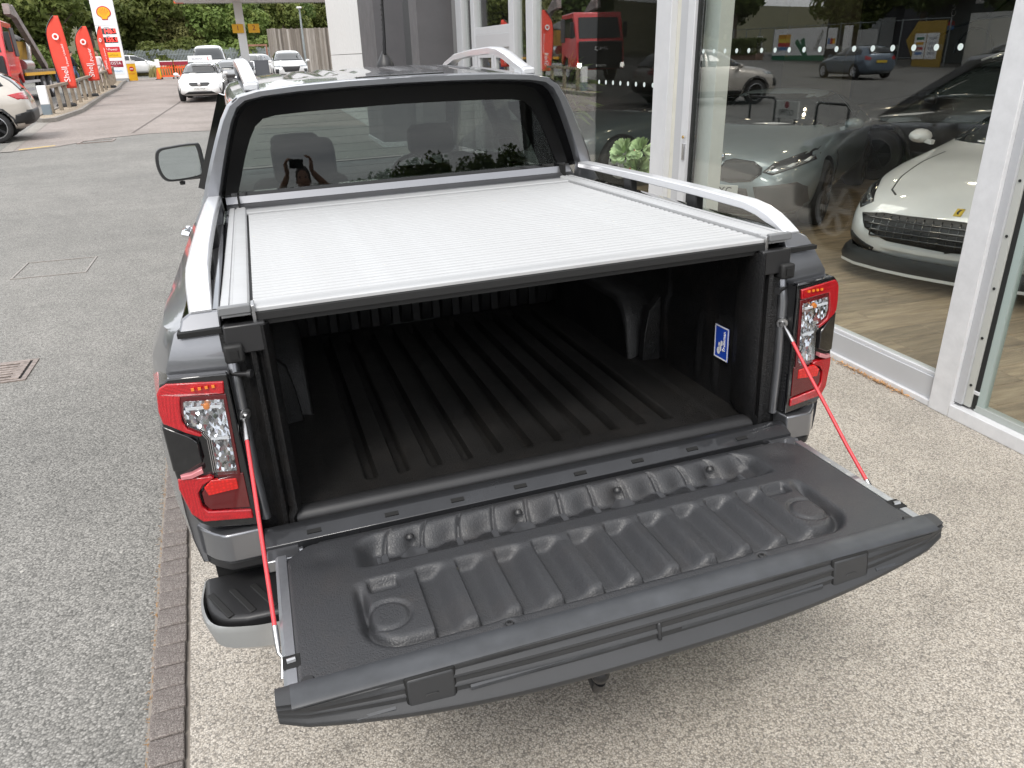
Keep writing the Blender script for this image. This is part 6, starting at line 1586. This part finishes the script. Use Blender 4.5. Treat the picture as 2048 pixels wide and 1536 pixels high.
# houses on the hill
def house(x, y, w, label, roofc, rz=0):
    t = thing('house', label, 'house', (x, y, hill(x, y)), rz)
    br = simple('house_brick', (.32, .20, .15), .9, var=.15, vscale=3)
    MB().box2((-w/2, -3, -2), (w/2, 3, 5)).build('wall', br, t)
    MB().loft([[(sx, y_, z) for y_, z in ((-3.3, 4.9), (0, 7.2), (3.3, 4.9))] for sx in (-w/2-.3, w/2+.3)], True, True).build('roof', simple('house_roof_tile', roofc, .9, var=.2, vscale=4), t, 0)
    for z in (.8, 3.2):
        for i in range(3):
            f = MB().box2((-w/2+1+i*(w-2.6)/2, -3.08, z), (-w/2+2.4+i*(w-2.6)/2, -2.98, z+1.3)).build('window', M['white_sign'], t)
            MB().box2((-w/2+1.12+i*(w-2.6)/2, -3.10, z+.12), (-w/2+2.28+i*(w-2.6)/2, -3.081, z+1.18)).build('pane', M['car_glass'], f)
house(14.0, 165, 9, 'brick house with white windows among the trees on the far hill', (.14, .09, .08))
house(-15.3, 152, 8, 'house with a red-brown roof above the trees behind the totem sign', (.24, .12, .09), R(12))
# ---- skip lorry
t = thing('skip_lorry', 'red skip lorry with raised grey lifting arms and a yellow hopper', 'lorry', (-10.15, 38.2, gz(0, 38)), R(180))
# local: +y forward (towards the camera), +x is the lorry's right
RedT = paint('red_lorry_paint', (.62, .02, .025), 0, .35)
st = [(2.3, 1.0, 2.85, 2.98), (2.4, .62, 2.9, 3.05), (3.6, .60, 2.95, 3.05), (4.05, .60, 2.5, 2.9), (4.25, .62, 1.5, 2.5)]
cab_ = MB(); cab_.loft([[(s_*1.22, y, z) for s_, y, z in ((-1, 2.25, .75), (-1, 2.25, 2.95), (-1, 3.7, 3.02), (-1, 4.1, 1.75), (-1, 4.2, .55), (-1, 3.1, .55), (-1, 3.05, 1.05), (-1, 2.6, 1.15))], [(1.22, y, z) for y, z in ((2.25, .75), (2.25, 2.95), (3.7, 3.02), (4.1, 1.75), (4.2, .55), (3.1, .55), (3.05, 1.05), (2.6, 1.15))]], True, True)
cab_.build('cab', RedT, t, 30, .05, 3)
for sg in (-1, 1): MB().box2((sg*1.20, 2.22, 1.75), (sg*1.26, 2.72, 2.78)).build('cab_side_panel', simple('slate_cab_panel', (.06, .065, .07), .5), t, 30, .02)
for sg in (-1, 1): MB().add([(sg*1.235, 2.75, 1.95), (sg*1.235, 2.75, 2.75), (sg*1.235, 3.6, 2.78), (sg*1.235, 3.98, 1.95), (sg*1.22, 2.75, 1.95), (sg*1.22, 2.75, 2.75), (sg*1.22, 3.6, 2.78), (sg*1.22, 3.98, 1.95)], [(0, 1, 2, 3), (0, 4, 5, 1), (1, 5, 6, 2), (2, 6, 7, 3), (3, 7, 4, 0)]).build('side_window', M['car_glass'], t, 0)
MB().add([(-1.08, 4.075, 1.9), (1.08, 4.075, 1.9), (1.0, 3.80, 2.8), (-1.0, 3.80, 2.8), (-1.08, 4.06, 1.9), (1.08, 4.06, 1.9), (1.0, 3.78, 2.8), (-1.0, 3.78, 2.8)], [(0, 1, 2, 3), (0, 4, 5, 1), (1, 5, 6, 2), (2, 6, 7, 3), (3, 7, 4, 0)]).build('windscreen', M['car_glass'], t, 0)
MB().box2((-1.12, 4.12, .58), (1.12, 4.235, 1.78)).build('grille', M['trim'], t, 30, .04)
for sg in (-1, 1): MB().box2((sg*1.0, 4.15, .62), (sg*1.2, 4.25, .85)).build('headlight', M['lit_lamp'], t, 30, .03); MB().box2((sg*1.28, 3.85, 1.9), (sg*1.45, 3.95, 2.6)).build('door_mirror', M['trim'], t, 30, .02)
plate(t, 'PO17 KXB', (0, 4.23, .72), 1, M['plate_w'])
text('AMRO', .24, M['white_sign'], t, frame_m((0, 4.245, 1.45), (-1, 0, 0), (0, 0, 1)))
MB().box2((-.5, -4.6, .75), (.5, 3.4, 1.05)).build('chassis', M['trim'], t, 30)
MB().box2((-1.22, -4.4, 1.10), (1.22, 1.9, 1.25)).build('deck', simple('grimy_deck', (.16, .14, .12), .8, var=.3), t, 30, .02)
for sg in (-1, 1):
    MB().box2((sg*1.19, -3.8, 1.02), (sg*1.25, 1.9, 1.14)).build('marker_strip', M['yellow_sign'], t)
    arm = MB(); arm.bar((sg*1.05, -2.9, 1.3), (sg*1.05, .9, 3.55), .22, .34); arm.bar((sg*1.05, .7, 3.4), (sg*1.05, 1.5, 3.5), .26, .40)
    arm.build('lifting_arm', simple('worn_grey_steel', (.24, .21, .20), .6, .3, var=.35, vscale=3), t, 30, .02)
    MB().bar((sg*1.0, -.2, 1.25), (sg*1.0, -1.0, 2.35), .14, .14).build('ram', M['steel'], t)
    MB().tube([(sg*1.08, .2, 1.42), (sg*1.08, 1.6, 1.42)], .22, 16).build('tank', M['steel'], t, 40)
    for yy in (3.0, -1.2, -2.5):
        wheel('wheel', t, (sg*1.05, yy, .5), .5, .3, sg, rimr=.55)
        a_ = MB(); pv = None
        for q in range(9):
            an_ = math.pi*q/8; y_, z_ = yy+.62*math.cos(an_), .5+.62*math.sin(an_)
            if pv: a_.bar((sg*1.05, pv[0], pv[1]), (sg*1.05, y_, z_), .34, .05, (1, 0, 0))
            pv = (y_, z_)
        a_.build('mudguard', M['trim'], t, 30)
    sp_ = MB()
    for z in (.45, .75): sp_.box2((sg*1.12, -.5, z), (sg*1.2, 2.2, z+.10))
    sp_.build('side_guard', M['frame_grey'], t)
hop = MB(); hop.loft([[(x, y, z) for x, y in ((-.85*k, -2.6*k+.1), (.85*k, -2.6*k+.1), (.85*k, 1.6*k), (-.85*k, 1.6*k))] for z, k in ((1.25, .72), (2.35, 1.0))], True, True); hop.build('hopper', simple('worn_yellow_paint', (.42, .24, .03), .6, var=.3, vscale=2), t, 30)
tp = MB(); tp.loft([[(x, y, 2.36+.42*math.cos(x*1.6)*math.cos((y+.5)*.62)+.05*math.sin(x*9+y*5)) for x in [-.9+.15*i for i in range(13)]] for y in [-2.5+.32*j for j in range(14)]], False, False); o = tp.build('tarpaulin', simple('grey_tarpaulin', (.09, .085, .08), .8, var=.3), t, 50); so_ = o.modifiers.new('thickness', 'SOLIDIFY'); so_.thickness = .02
# =================================================================== across the road, seen mirrored in the glass
X0 = -32.5
def face(name, y0, y1, z0, z1, mat, par, dx=0.0, th=.04):
    return MB().box2((dx-th, y0, z0), (dx, y1, z1)).build(name, mat, par, 30)
def lab(body, size, mat, par, y, z, dx=.004, **k):
    return text(body, size, mat, par, frame_m((dx, y, z), (0, 1, 0), (0, 0, 1)), **k)
t = thing('garage_building', 'dark garage building with an orange and white name sign across the road', 'building', (X0-6, 49, gz(0, 49)))
face('wall', -3.6, 4.2, 0, 5.2, simple('dark_blue_cladding', (.045, .05, .065), .6), t, 0, 6); face('fascia', -3.7, 4.3, 3.4, 5.3, simple('dark_fascia', (.028, .03, .042), .5), t, .15, .3)
f = face('name_board', -3.4, .9, 4.0, 4.7, simple('dark_fascia_board', (.03, .03, .04), .5), t, .20)
text('halfords', .62, M['orange'], f, frame_m((.21, -2.25, 4.35), (0, 1, 0), (0, 0, 1))); text('autocentre', .5, M['white_sign'], f, frame_m((.21, -.1, 4.32), (0, 1, 0), (0, 0, 1)))
f = face('blue_board', -1.9, -.3, 2.9, 3.9, simple('blue_board', (.02, .16, .42), .5), t, .2); text('MOT', .34, M['white_sign'], f, frame_m((.21, -1.1, 3.4), (0, 1, 0), (0, 0, 1)))
face('shutter', -2.9, 1.6, .1, 2.7, M['frame_grey'], t, .05)
t = thing('banner', 'large white banner with a green tick and coloured squares on a fence across the road', 'banner', (X0, 48.75, .75))
face('sheet', -2.9, 2.9, .35, 2.15, M['white_sign'], t); g_ = simple('green_print', (.02, .16, .09), .5)
face('green_foot', -2.9, 2.9, .0, .35, g_, t)
MB().prism([(-.75, .3), (-.25, 1.35), (-.65, 1.5), (-1.15, .3)], lambda a, b: (.006, a, b), lambda a, b: (-.01, a, b)).build('tick_long', g_, t, 0)
MB().prism([(-.95, .3), (.55, 1.2), (.15, 1.45), (-1.35, .55)], lambda a, b: (.008, a*.7, b), lambda a, b: (-.01, a*.7, b)).build('tick_short', g_, t, 0)
for i, c_ in enumerate(((.6, .30, .04), (.75, .55, .08), (.55, .06, .06))): face('colour_square', .9, 2.3, 1.75-.27*i-.27, 1.75-.27*i, simple('print_%s' % ('orange', 'yellow', 'red')[i], c_, .5), t, .006)
face('blue_letters', .95, 2.35, .70, .92, M['navy_ink'], t, .006)
text('MOBILE', .42, M['ink'], t, frame_m((.008, -2.25, 1.28), (0, .5, -.87), (0, .87, .5)))
t = thing('mesh_fence', 'run of mesh fence carrying the banner and notices across the road', 'fence', (X0-.12, 46, .7))
for i in range(13): MB().box2((-.03, -10.4+1.8*i, -.3), (.03, -10.34+1.8*i, 2.4)).build('post', gal, t)
for z in (.2, 2.3): MB().box2((-.02, -10.4, z), (.02, 11.2, z+.04)).build('rail', gal, t)
for (y, c_, z0, z1, w, lb, tx) in ((45.2, M['white_sign'], 1.1, 2.4, .9, 'pale notice board with coloured squares on the mesh fence', 'OPEN'), (43.7, M['white_sign'], .9, 2.5, .8, 'narrow white notice board with a grey window on the mesh fence', None), (41.9, simple('faded_banner', (.42, .42, .41), .6), .5, 2.2, 1.8, 'faded pale banner on the mesh fence behind the blue-grey hatchback', None), (53.4, M['white_sign'], 1.2, 2.1, .7, 'small pale notice near the hedge across the road', None)):
    t = thing('notice', lb, 'notice', (X0+.02, y, .7)); face('board', -w/2, w/2, z0-.3, z1-.3, c_, t)
    if tx:
        for i, m_ in enumerate((M['yellow_sign'], M['red_sign'], M['navy_ink'])): face('colour_square', -.35+.25*i, -.12+.25*i, z0, z0+.35, m_, t, .006)
t = thing('menu_board', 'yellow arrow-shaped board with two white menus across the road', 'sign', (X0+.1, 37.0, .5))
yb = simple('ochre_board', (.34, .22, .03), .6)
MB().prism([(-1.3, -.1), (-1.3, 2.4), (.8, 2.4), (1.5, 1.4), (.8, .3), (.8, -.1)], lambda a, b: (0, a, b), lambda a, b: (-.08, a, b)).build('board', yb, t, 0)
for y0 in (-.95, -.02):
    f = face('menu', y0, y0+.86, .35, 1.75, M['white_sign'], t, .012)
    for i, m_ in enumerate((g_, M['yellow_sign'], M['red_sign'], M['navy_ink'])): MB().box2((.012, y0+.14, 1.40-.27*i), (.017, y0+.70, 1.54-.27*i)).build('menu_line', m_ if y0 > -.5 else M['frame_grey'], f, 0)
t = thing('shop_front', 'dark grey shop front with a small red and blue roundel across the road', 'building', (X0-4, 38.4, .5)); face('wall', -2.4, 2.6, 0, 4.4, simple('slate_front', (.05, .065, .07), .6), t, 0, 4)
text('Craft', .5, M['white_sign'], t, frame_m((.01, .9, 3.2), (0, 0, 1), (0, -1, 0))); d = MB().lathe([(0, 0), (.28, 0), (.28, .02), (0, .02)], (0, .9, 2.2), 18, 'x').build('roundel', M['red_sign'], t, 0); MB().box2((.02, .64, 1.92), (.03, 1.16, 2.18)).build('roundel_foot', M['navy_ink'], d)
f = face('plate', -1.2, -.6, 3.3, 3.7, M['white_sign'], t, .01)
t = thing('white_marquee', 'pale panelled kiosk at the end of the row across the road', 'kiosk', (X0-1, 33.2, .45)); face('wall', -2.2, 2.0, 0, 2.75, simple('grey_white_panel', (.50, .50, .48), .6), t, 0, 3)
for i in range(3): face('panel', -2.1+1.4*i, -.85+1.4*i, .5, 2.4, simple('kiosk_panel', (.60, .58, .52), .6), t, .01)
t = thing('hedge', 'clipped dark hedge on a low stone wall across the road', 'hedge', (X0+.6, 55.6, .75))
hd = MB(); rd = random.Random(9)
for i in range(5200):
    p = Vector((rd.uniform(-.55, .55), rd.uniform(-3.2, 3.6), rd.uniform(.45, 1.55))); f_ = rd.choice([0, 0, 1, 2])
    if f_ == 0: p.x = .5+rd.gauss(0, .06)
    elif f_ == 1: p.z = 1.5+rd.gauss(0, .06)
    n_ = Vector((rd.gauss(.4, .6), rd.gauss(0, .6), rd.gauss(.4, .6))).normalized(); u = n_.orthogonal().normalized()*.08; w = n_.cross(u)*.7
    hd.add([p-u, p+w, p+u, p-w], [(0, 1, 2, 3)])
o = hd.build('foliage', M['leaf_a'], t, 0)
MB().box2((-.35, -3.2, -.1), (.35, 3.6, .5)).build('stone_wall', simple('sandstone', (.26, .17, .13), .9, var=.35, vscale=4), t, 30, .02)
# hoop rails and the price board between the road and the forecourt
for (y, w, lb) in ((15.9, 1.1, 'black hoop rail left of the small price board, mirrored in the glass'), (13.3, 1.1, 'black hoop rail right of the small price board, mirrored in the glass')):
    t = thing('hoop_rail', lb, 'railing', (-6.4, y, gz(0, y)-.02), R(2), 'hoop rails')
    MB().tube([(0, -w/2, -.05), (0, -w/2, .48), (0, -w/2+.08, .56), (0, w/2-.08, .56), (0, w/2, .48), (0, w/2, -.05)], .03, 8).build('hoop', M['black'], t, 60)
t = thing('price_board', 'small white price board between two black hoop rails', 'sign', (-6.3, 14.75, gz(0, 15)))
b = face('board', -.42, .42, .12, .52, simple('grey_white_board', (.62, .63, .60), .5), t, .03); text('C£7990', .19, M['ink'], b, frame_m((.034, 0, .25), (0, 1, 0), (0, 0, 1)), sx=.9); MB().lathe([(0, 0), (.08, 0), (.08, .004), (0, .004)], (.03, .0, .43), 16, 'x').build('badge', M['maroon'], b, 0)
for q in (-.3, .3): MB().box2((-.02, q-.02, -.05), (.0, q+.02, .15)).build('leg', M['black'], t)
# =================================================================== plants inside the glass
t = thing('artificial_flower', 'big green and yellow artificial flower with red hearts behind the left showroom window', 'flower', (3.22, 6.0, .03))
pm_ = simple('petal', (.50, .62, .36), .7, var=.3, vscale=7)
MB().lathe([(.16, 0), (.20, .25), (.19, .27), (.0, .26)], (0, 0, 0), 20).build('pot', M['white_sign'], t, 40)
MB().tube([(0, 0, .25), (.02, .02, .5), (0, .0, .68)], .014, 8).build('stem', M['leaf_a'], t, 50)
rd = random.Random(4)
for (cx_, cy_, cz_, r_) in ((-.04, .10, .80, .15), (.02, -.17, .86, .12), (.06, -.02, .64, .15)):
    f = MB()
    for k in range(90):
        a = rd.uniform(0, 6.28); e_ = rd.uniform(-.7, 1.4); d = Vector((math.cos(a)*math.cos(e_)-.15, math.sin(a)*math.cos(e_), math.sin(e_))).normalized(); u = d.orthogonal().normalized()*r_*.20; w = d.cross(u)
        c_ = Vector((cx_, cy_, cz_)); q = c_+d*r_*.25; tip = c_+d*r_
        f.add([q-u*.4, q+u*.4, tip+u+w*.3*rd.uniform(-1, 1), tip+d*.02, tip-u-w*.3*rd.uniform(-1, 1)], [(0, 1, 2, 3, 4)])
    o = f.build('petals', pm_, t, 0)
    MB().lathe([(0, -.02), (.02, 0), (0, .03)], (cx_-r_*.6, cy_, cz_), 8).build('flower_heart', M['red_sign'], o, 40)
t = thing('potted_plant', 'dark leafy pot plant in the corner of the left showroom window', 'plant', (3.5, 8.6, .03))
MB().lathe([(.18, 0), (.24, .5), (.22, .5), (0, .48)], (0, 0, 0), 18).build('pot', M['black'], t, 40)
f = MB()
for k in range(260):
    a = rd.uniform(0, 6.28); e_ = rd.uniform(-.2, 1.4); r_ = rd.uniform(.25, .6); d = Vector((math.cos(a)*math.cos(e_), math.sin(a)*math.cos(e_), math.sin(e_))); p0 = Vector((0, 0, 1.0+rd.uniform(0, .5))); s_ = d.orthogonal().normalized()*.022
    f.add([p0+d*r_*.4, p0+d*r_*.7+s_, p0+d*r_+Vector((0, 0, -.08)), p0+d*r_*.7-s_], [(0, 1, 2, 3)])
f.build('foliage', M['leaf_a'], t, 0); MB().tube([(0, 0, .45), (0, 0, 1.4)], .02, 6).build('stem', M['bark'], t)
# =================================================================== people
def skin_body(name, joints, edges, mat, parent, root=0, sub=2):
    me = bpy.data.meshes.new(name); me.from_pydata([j[0] for j in joints], edges, []); me.update()
    o = bpy.data.objects.new(name, me); COL.objects.link(o); o.parent = parent
    s = o.modifiers.new('skin', 'SKIN'); s.use_smooth_shade = True
    for i, j in enumerate(joints):
        v = me.skin_vertices[0].data[i]; r = j[1]; v.radius = (r, r) if not isinstance(r, tuple) else r; v.use_root = (i == root)
    b = o.modifiers.new('sub', 'SUBSURF'); b.levels = sub; b.render_levels = sub
    me.materials.append(mat)
    return o
SKIN = simple('skin', (.50, .29, .21), .5, var=.06)
NAVY = simple('navy_tshirt', (.018, .022, .04), .85, var=.1)
JEAN = simple('blue_denim', (.10, .16, .26), .85, var=.15)
HAIR = simple('dark_hair', (.03, .02, .015), .7)
def head(parent, c, yaw=0, pitch=0, hair=HAIR, s=1.0):
    h = MB(); rings = []
    prof = [(-.115, .030, .034), (-.105, .048, .058), (-.08, .060, .075), (-.045, .068, .088), (0, .075, .096), (.04, .077, .098), (.075, .068, .088), (.10, .048, .062), (.115, .018, .022)]
    for z, a, b in prof:
        ring = []
        for k in range(20):
            t_ = 2*math.pi*k/20; x, y = a*math.sin(t_), b*math.cos(t_)
            if abs(math.sin(t_)) < .32 and y > 0:
                if -.05 < z < .0: y += .016
                if -.09 < z < -.06: y += .004
            if z > .0 and z < .03 and y > 0 and .25 < abs(math.sin(t_)) < .62: y -= .006
            ring.append((x*s, y*s, z*s))
        rings.append(ring)
    h.loft(rings, True, True)
    e = bpy.data.objects.new('head', None)
    o = h.build('head', SKIN, parent, 60, 0, 0, 1); o.location = c; o.rotation_euler = (pitch, 0, yaw)
    hr = MB(); rings = []
    for z, a, b in prof[3:]:
        rings.append([(a*1.09*s*math.sin(2*math.pi*k/20), (b*1.08*s*math.cos(2*math.pi*k/20)-.006) if math.cos(2*math.pi*k/20) < .35 or z > .065 else b*.9*s*math.cos(2*math.pi*k/20), (z+.008)*s) for k in range(20)])
    hr.loft(rings, True, True); hr.build('hair', hair, o, 60, 0, 0, 1)
    for sg in (-1, 1):
        MB().lathe([(0, -.008), (.016, -.004), (.022, .004), (0, .008)], (sg*.078*s, -.005, -.01), 12, 'x').build('ear', SKIN, o, 50)
        MB().lathe([(0, -.006), (.010, -.002), (.010, .002), (0, .006)], (sg*.030*s, .088*s, .012*s), 10, 'y').build('eye', simple('eye_dark', (.03, .02, .02), .2), o, 50)
    MB().box2((-.022*s, .088*s, -.064*s), (.022*s, .096*s, -.058*s)).build('mouth', simple('lips', (.35, .14, .12), .5), o, 30, .002)
    return o
def hand(parent, wrist, d, n_, side, curl=.9, s=1.0):
    """palm and five separate tapering fingers; d = pointing direction, n_ = palm normal (fingers bend towards it)"""
    d = Vector(d).normalized(); n_ = (Vector(n_)-d*Vector(n_).dot(d)).normalized(); x = d.cross(n_)*side; W_ = Vector(wrist)
    p = MB(); p.loft([[tuple(W_+d*a+x*u*b+n_*v*c_) for u, v in ((-1, -1), (-.5, -1.2), (.5, -1.2), (1, -1), (1, .8), (.4, 1), (-.4, 1), (-1, .8))] for a, b, c_ in ((-.01, .026, .018), (.03, .036, .016), (.085, .042, .012), (.095, .040, .010))], True, True)
    o = p.build('hand', SKIN, parent, 60, 0, 0, 1)
    for k, (off, L) in enumerate(((-.030, .070), (-.010, .080), (.011, .075), (.031, .058))):
        a0 = W_+d*.088+x*off; pts = [a0]; ang = .25
        for q in range(3):
            ang += curl*.55; dd = d*math.cos(ang)+n_*math.sin(ang); pts.append(pts[-1]+dd*L*s*(.42, .32, .26)[q])
        MB().tube(pts, [.0095, .009, .008, .0065], 8).build('finger', SKIN, o, 60)
    b = W_+d*.025-x*.034; MB().tube([b, b-x*.022+d*.028+n_*.006, b-x*.020+d*.058+n_*.022], [.012, .0105, .008], 8).build('thumb', SKIN, o, 60)
    return o
# photographer: stands behind the camera holding the phone up (only his mirror image is in view)
pr_ = thing('person', 'man in a navy t-shirt holding up a phone, seen in the rear window', 'person', (-.60, -2.04, 0)); pr_.scale = (1.04, 1.04, 1.04)
J = [((0, 0, .96), .15), ((0, .0, 1.15), (.15, .12)), ((0, .02, 1.34), (.17, .12)), ((0, .01, 1.46), (.11, .09)), ((0, .03, 1.53), .058), ((0, .05, 1.60), .055),
     ((-.19, .02, 1.43), .07), ((.19, .02, 1.43), .07), ((-.37, .13, 1.46), .055), ((.36, .15, 1.53), .055)]
tor = skin_body('torso', J, [(0, 1), (1, 2), (2, 3), (3, 4), (4, 5), (3, 6), (3, 7), (6, 8), (7, 9)], NAVY, pr_)
for sg, el, wr_ in ((-1, (-.37, .13, 1.46), (-.145, .345, 1.725)), (1, (.36, .15, 1.53), (.105, .335, 1.745))):
    skin_body('forearm', [((el[0]*.9, el[1]-.02, el[2]), .048), (el, .047), ((el[0]*.72+wr_[0]*.28, el[1]*.72+wr_[1]*.28, el[2]*.72+wr_[2]*.28), .046), ((el[0]*.35+wr_[0]*.65, el[1]*.35+wr_[1]*.65, el[2]*.35+wr_[2]*.65), .036), (wr_, .027)], [(0, 1), (1, 2), (2, 3), (3, 4)], SKIN, pr_)
    hand(pr_, wr_, (-sg*-.25 if False else sg*.10, .25, .9), (-sg*.9, .2, -.3), sg, .9)
skin_body('neck', [((0, .02, 1.50), .056), ((0, .06, 1.62), .055)], [(0, 1)], SKIN, pr_)
head(pr_, (0, .09, 1.70), 0, R(4))
skin_body('legs', [((0, 0, .98), .15), ((-.10, 0, .90), .10), ((-.12, .02, .50), .068), ((-.13, 0, .09), .05), ((.10, 0, .90), .10), ((.12, .02, .50), .068), ((.13, 0, .09), .05)], [(0, 1), (1, 2), (2, 3), (0, 4), (4, 5), (5, 6)], JEAN, pr_)
for sg in (-1, 1): MB().loft([[(sg*.13+u*k, v, z) for u, v in ((-.045, -.09), (.045, -.09), (.055, .08), (.03, .17), (-.03, .17), (-.055, .08))] for z, k in ((.0, 1.0), (.05, 1.0), (.10, .6))], True, True).build('shoe', M['black'], pr_, 40, .01)
ph = thing('phone', 'black phone held up by the photographer', 'phone', (-.6405, -1.605, 1.87)); ph.rotation_euler = (R(-20), 0, R(-18))
MB().box((0, 0, 0), (.155, .009, .076)).build('case', M['gloss'], ph, 30, .004)
MB().box((-.055, .006, .015), (.035, .004, .04)).build('camera_block', M['black'], ph, 30, .003)
# passers-by near the flags
def walker(x, y, label, top, legs, rz, dark=True):
    p = thing('person', label, 'person', gp(x, y), rz)
    J = [((0, 0, .95), .14), ((0, 0, 1.15), (.15, .11)), ((0, .01, 1.34), (.17, .11)), ((0, 0, 1.45), (.10, .08)), ((-.18, 0, 1.40), .065), ((.18, 0, 1.40), .065), ((-.24, -.06, 1.14), .05), ((.24, .08, 1.14), .05), ((-.23, .08, .92), .04), ((.23, .20, .94), .04)]
    skin_body('jacket', J, [(0, 1), (1, 2), (2, 3), (3, 4), (3, 5), (4, 6), (5, 7), (6, 8), (7, 9)], top, p)
    skin_body('legs', [((0, 0, .95), .14), ((-.09, .02, .88), .095), ((-.10, .22, .50), .065), ((-.10, .20, .10), .05), ((.09, -.02, .88), .095), ((.10, -.08, .50), .065), ((.10, -.32, .14), .05)], [(0, 1), (1, 2), (2, 3), (0, 4), (4, 5), (5, 6)], legs, p)
    skin_body('neck', [((0, 0, 1.46), .052), ((0, .02, 1.58), .05)], [(0, 1)], SKIN, p)
    head(p, (0, .03, 1.66))
    for a, b in ((-.10, .24), (.10, -.30)): MB().box2((a-.045, b-.10, .0), (a+.045, b+.16, .09)).build('shoe', M['black'], p, 40, .02)
    for a, b in ((-.23, .08), (.23, .20)): hand(p, (a, b, .90), (0, .1, -1), (0, 1, 0), 1 if a > 0 else -1, .5)
    return p
walker(-9.75, 51.5, 'person in a dark top and blue jeans walking behind the nearest red flag', simple('dark_jacket', (.012, .012, .02), .9), JEAN, R(-60))
walker(-8.15, 50.2, 'person in pale clothing between the middle and farthest red flags', simple('pale_top', (.62, .55, .55), .9), simple('pale_trousers', (.55, .48, .47), .9), R(150))
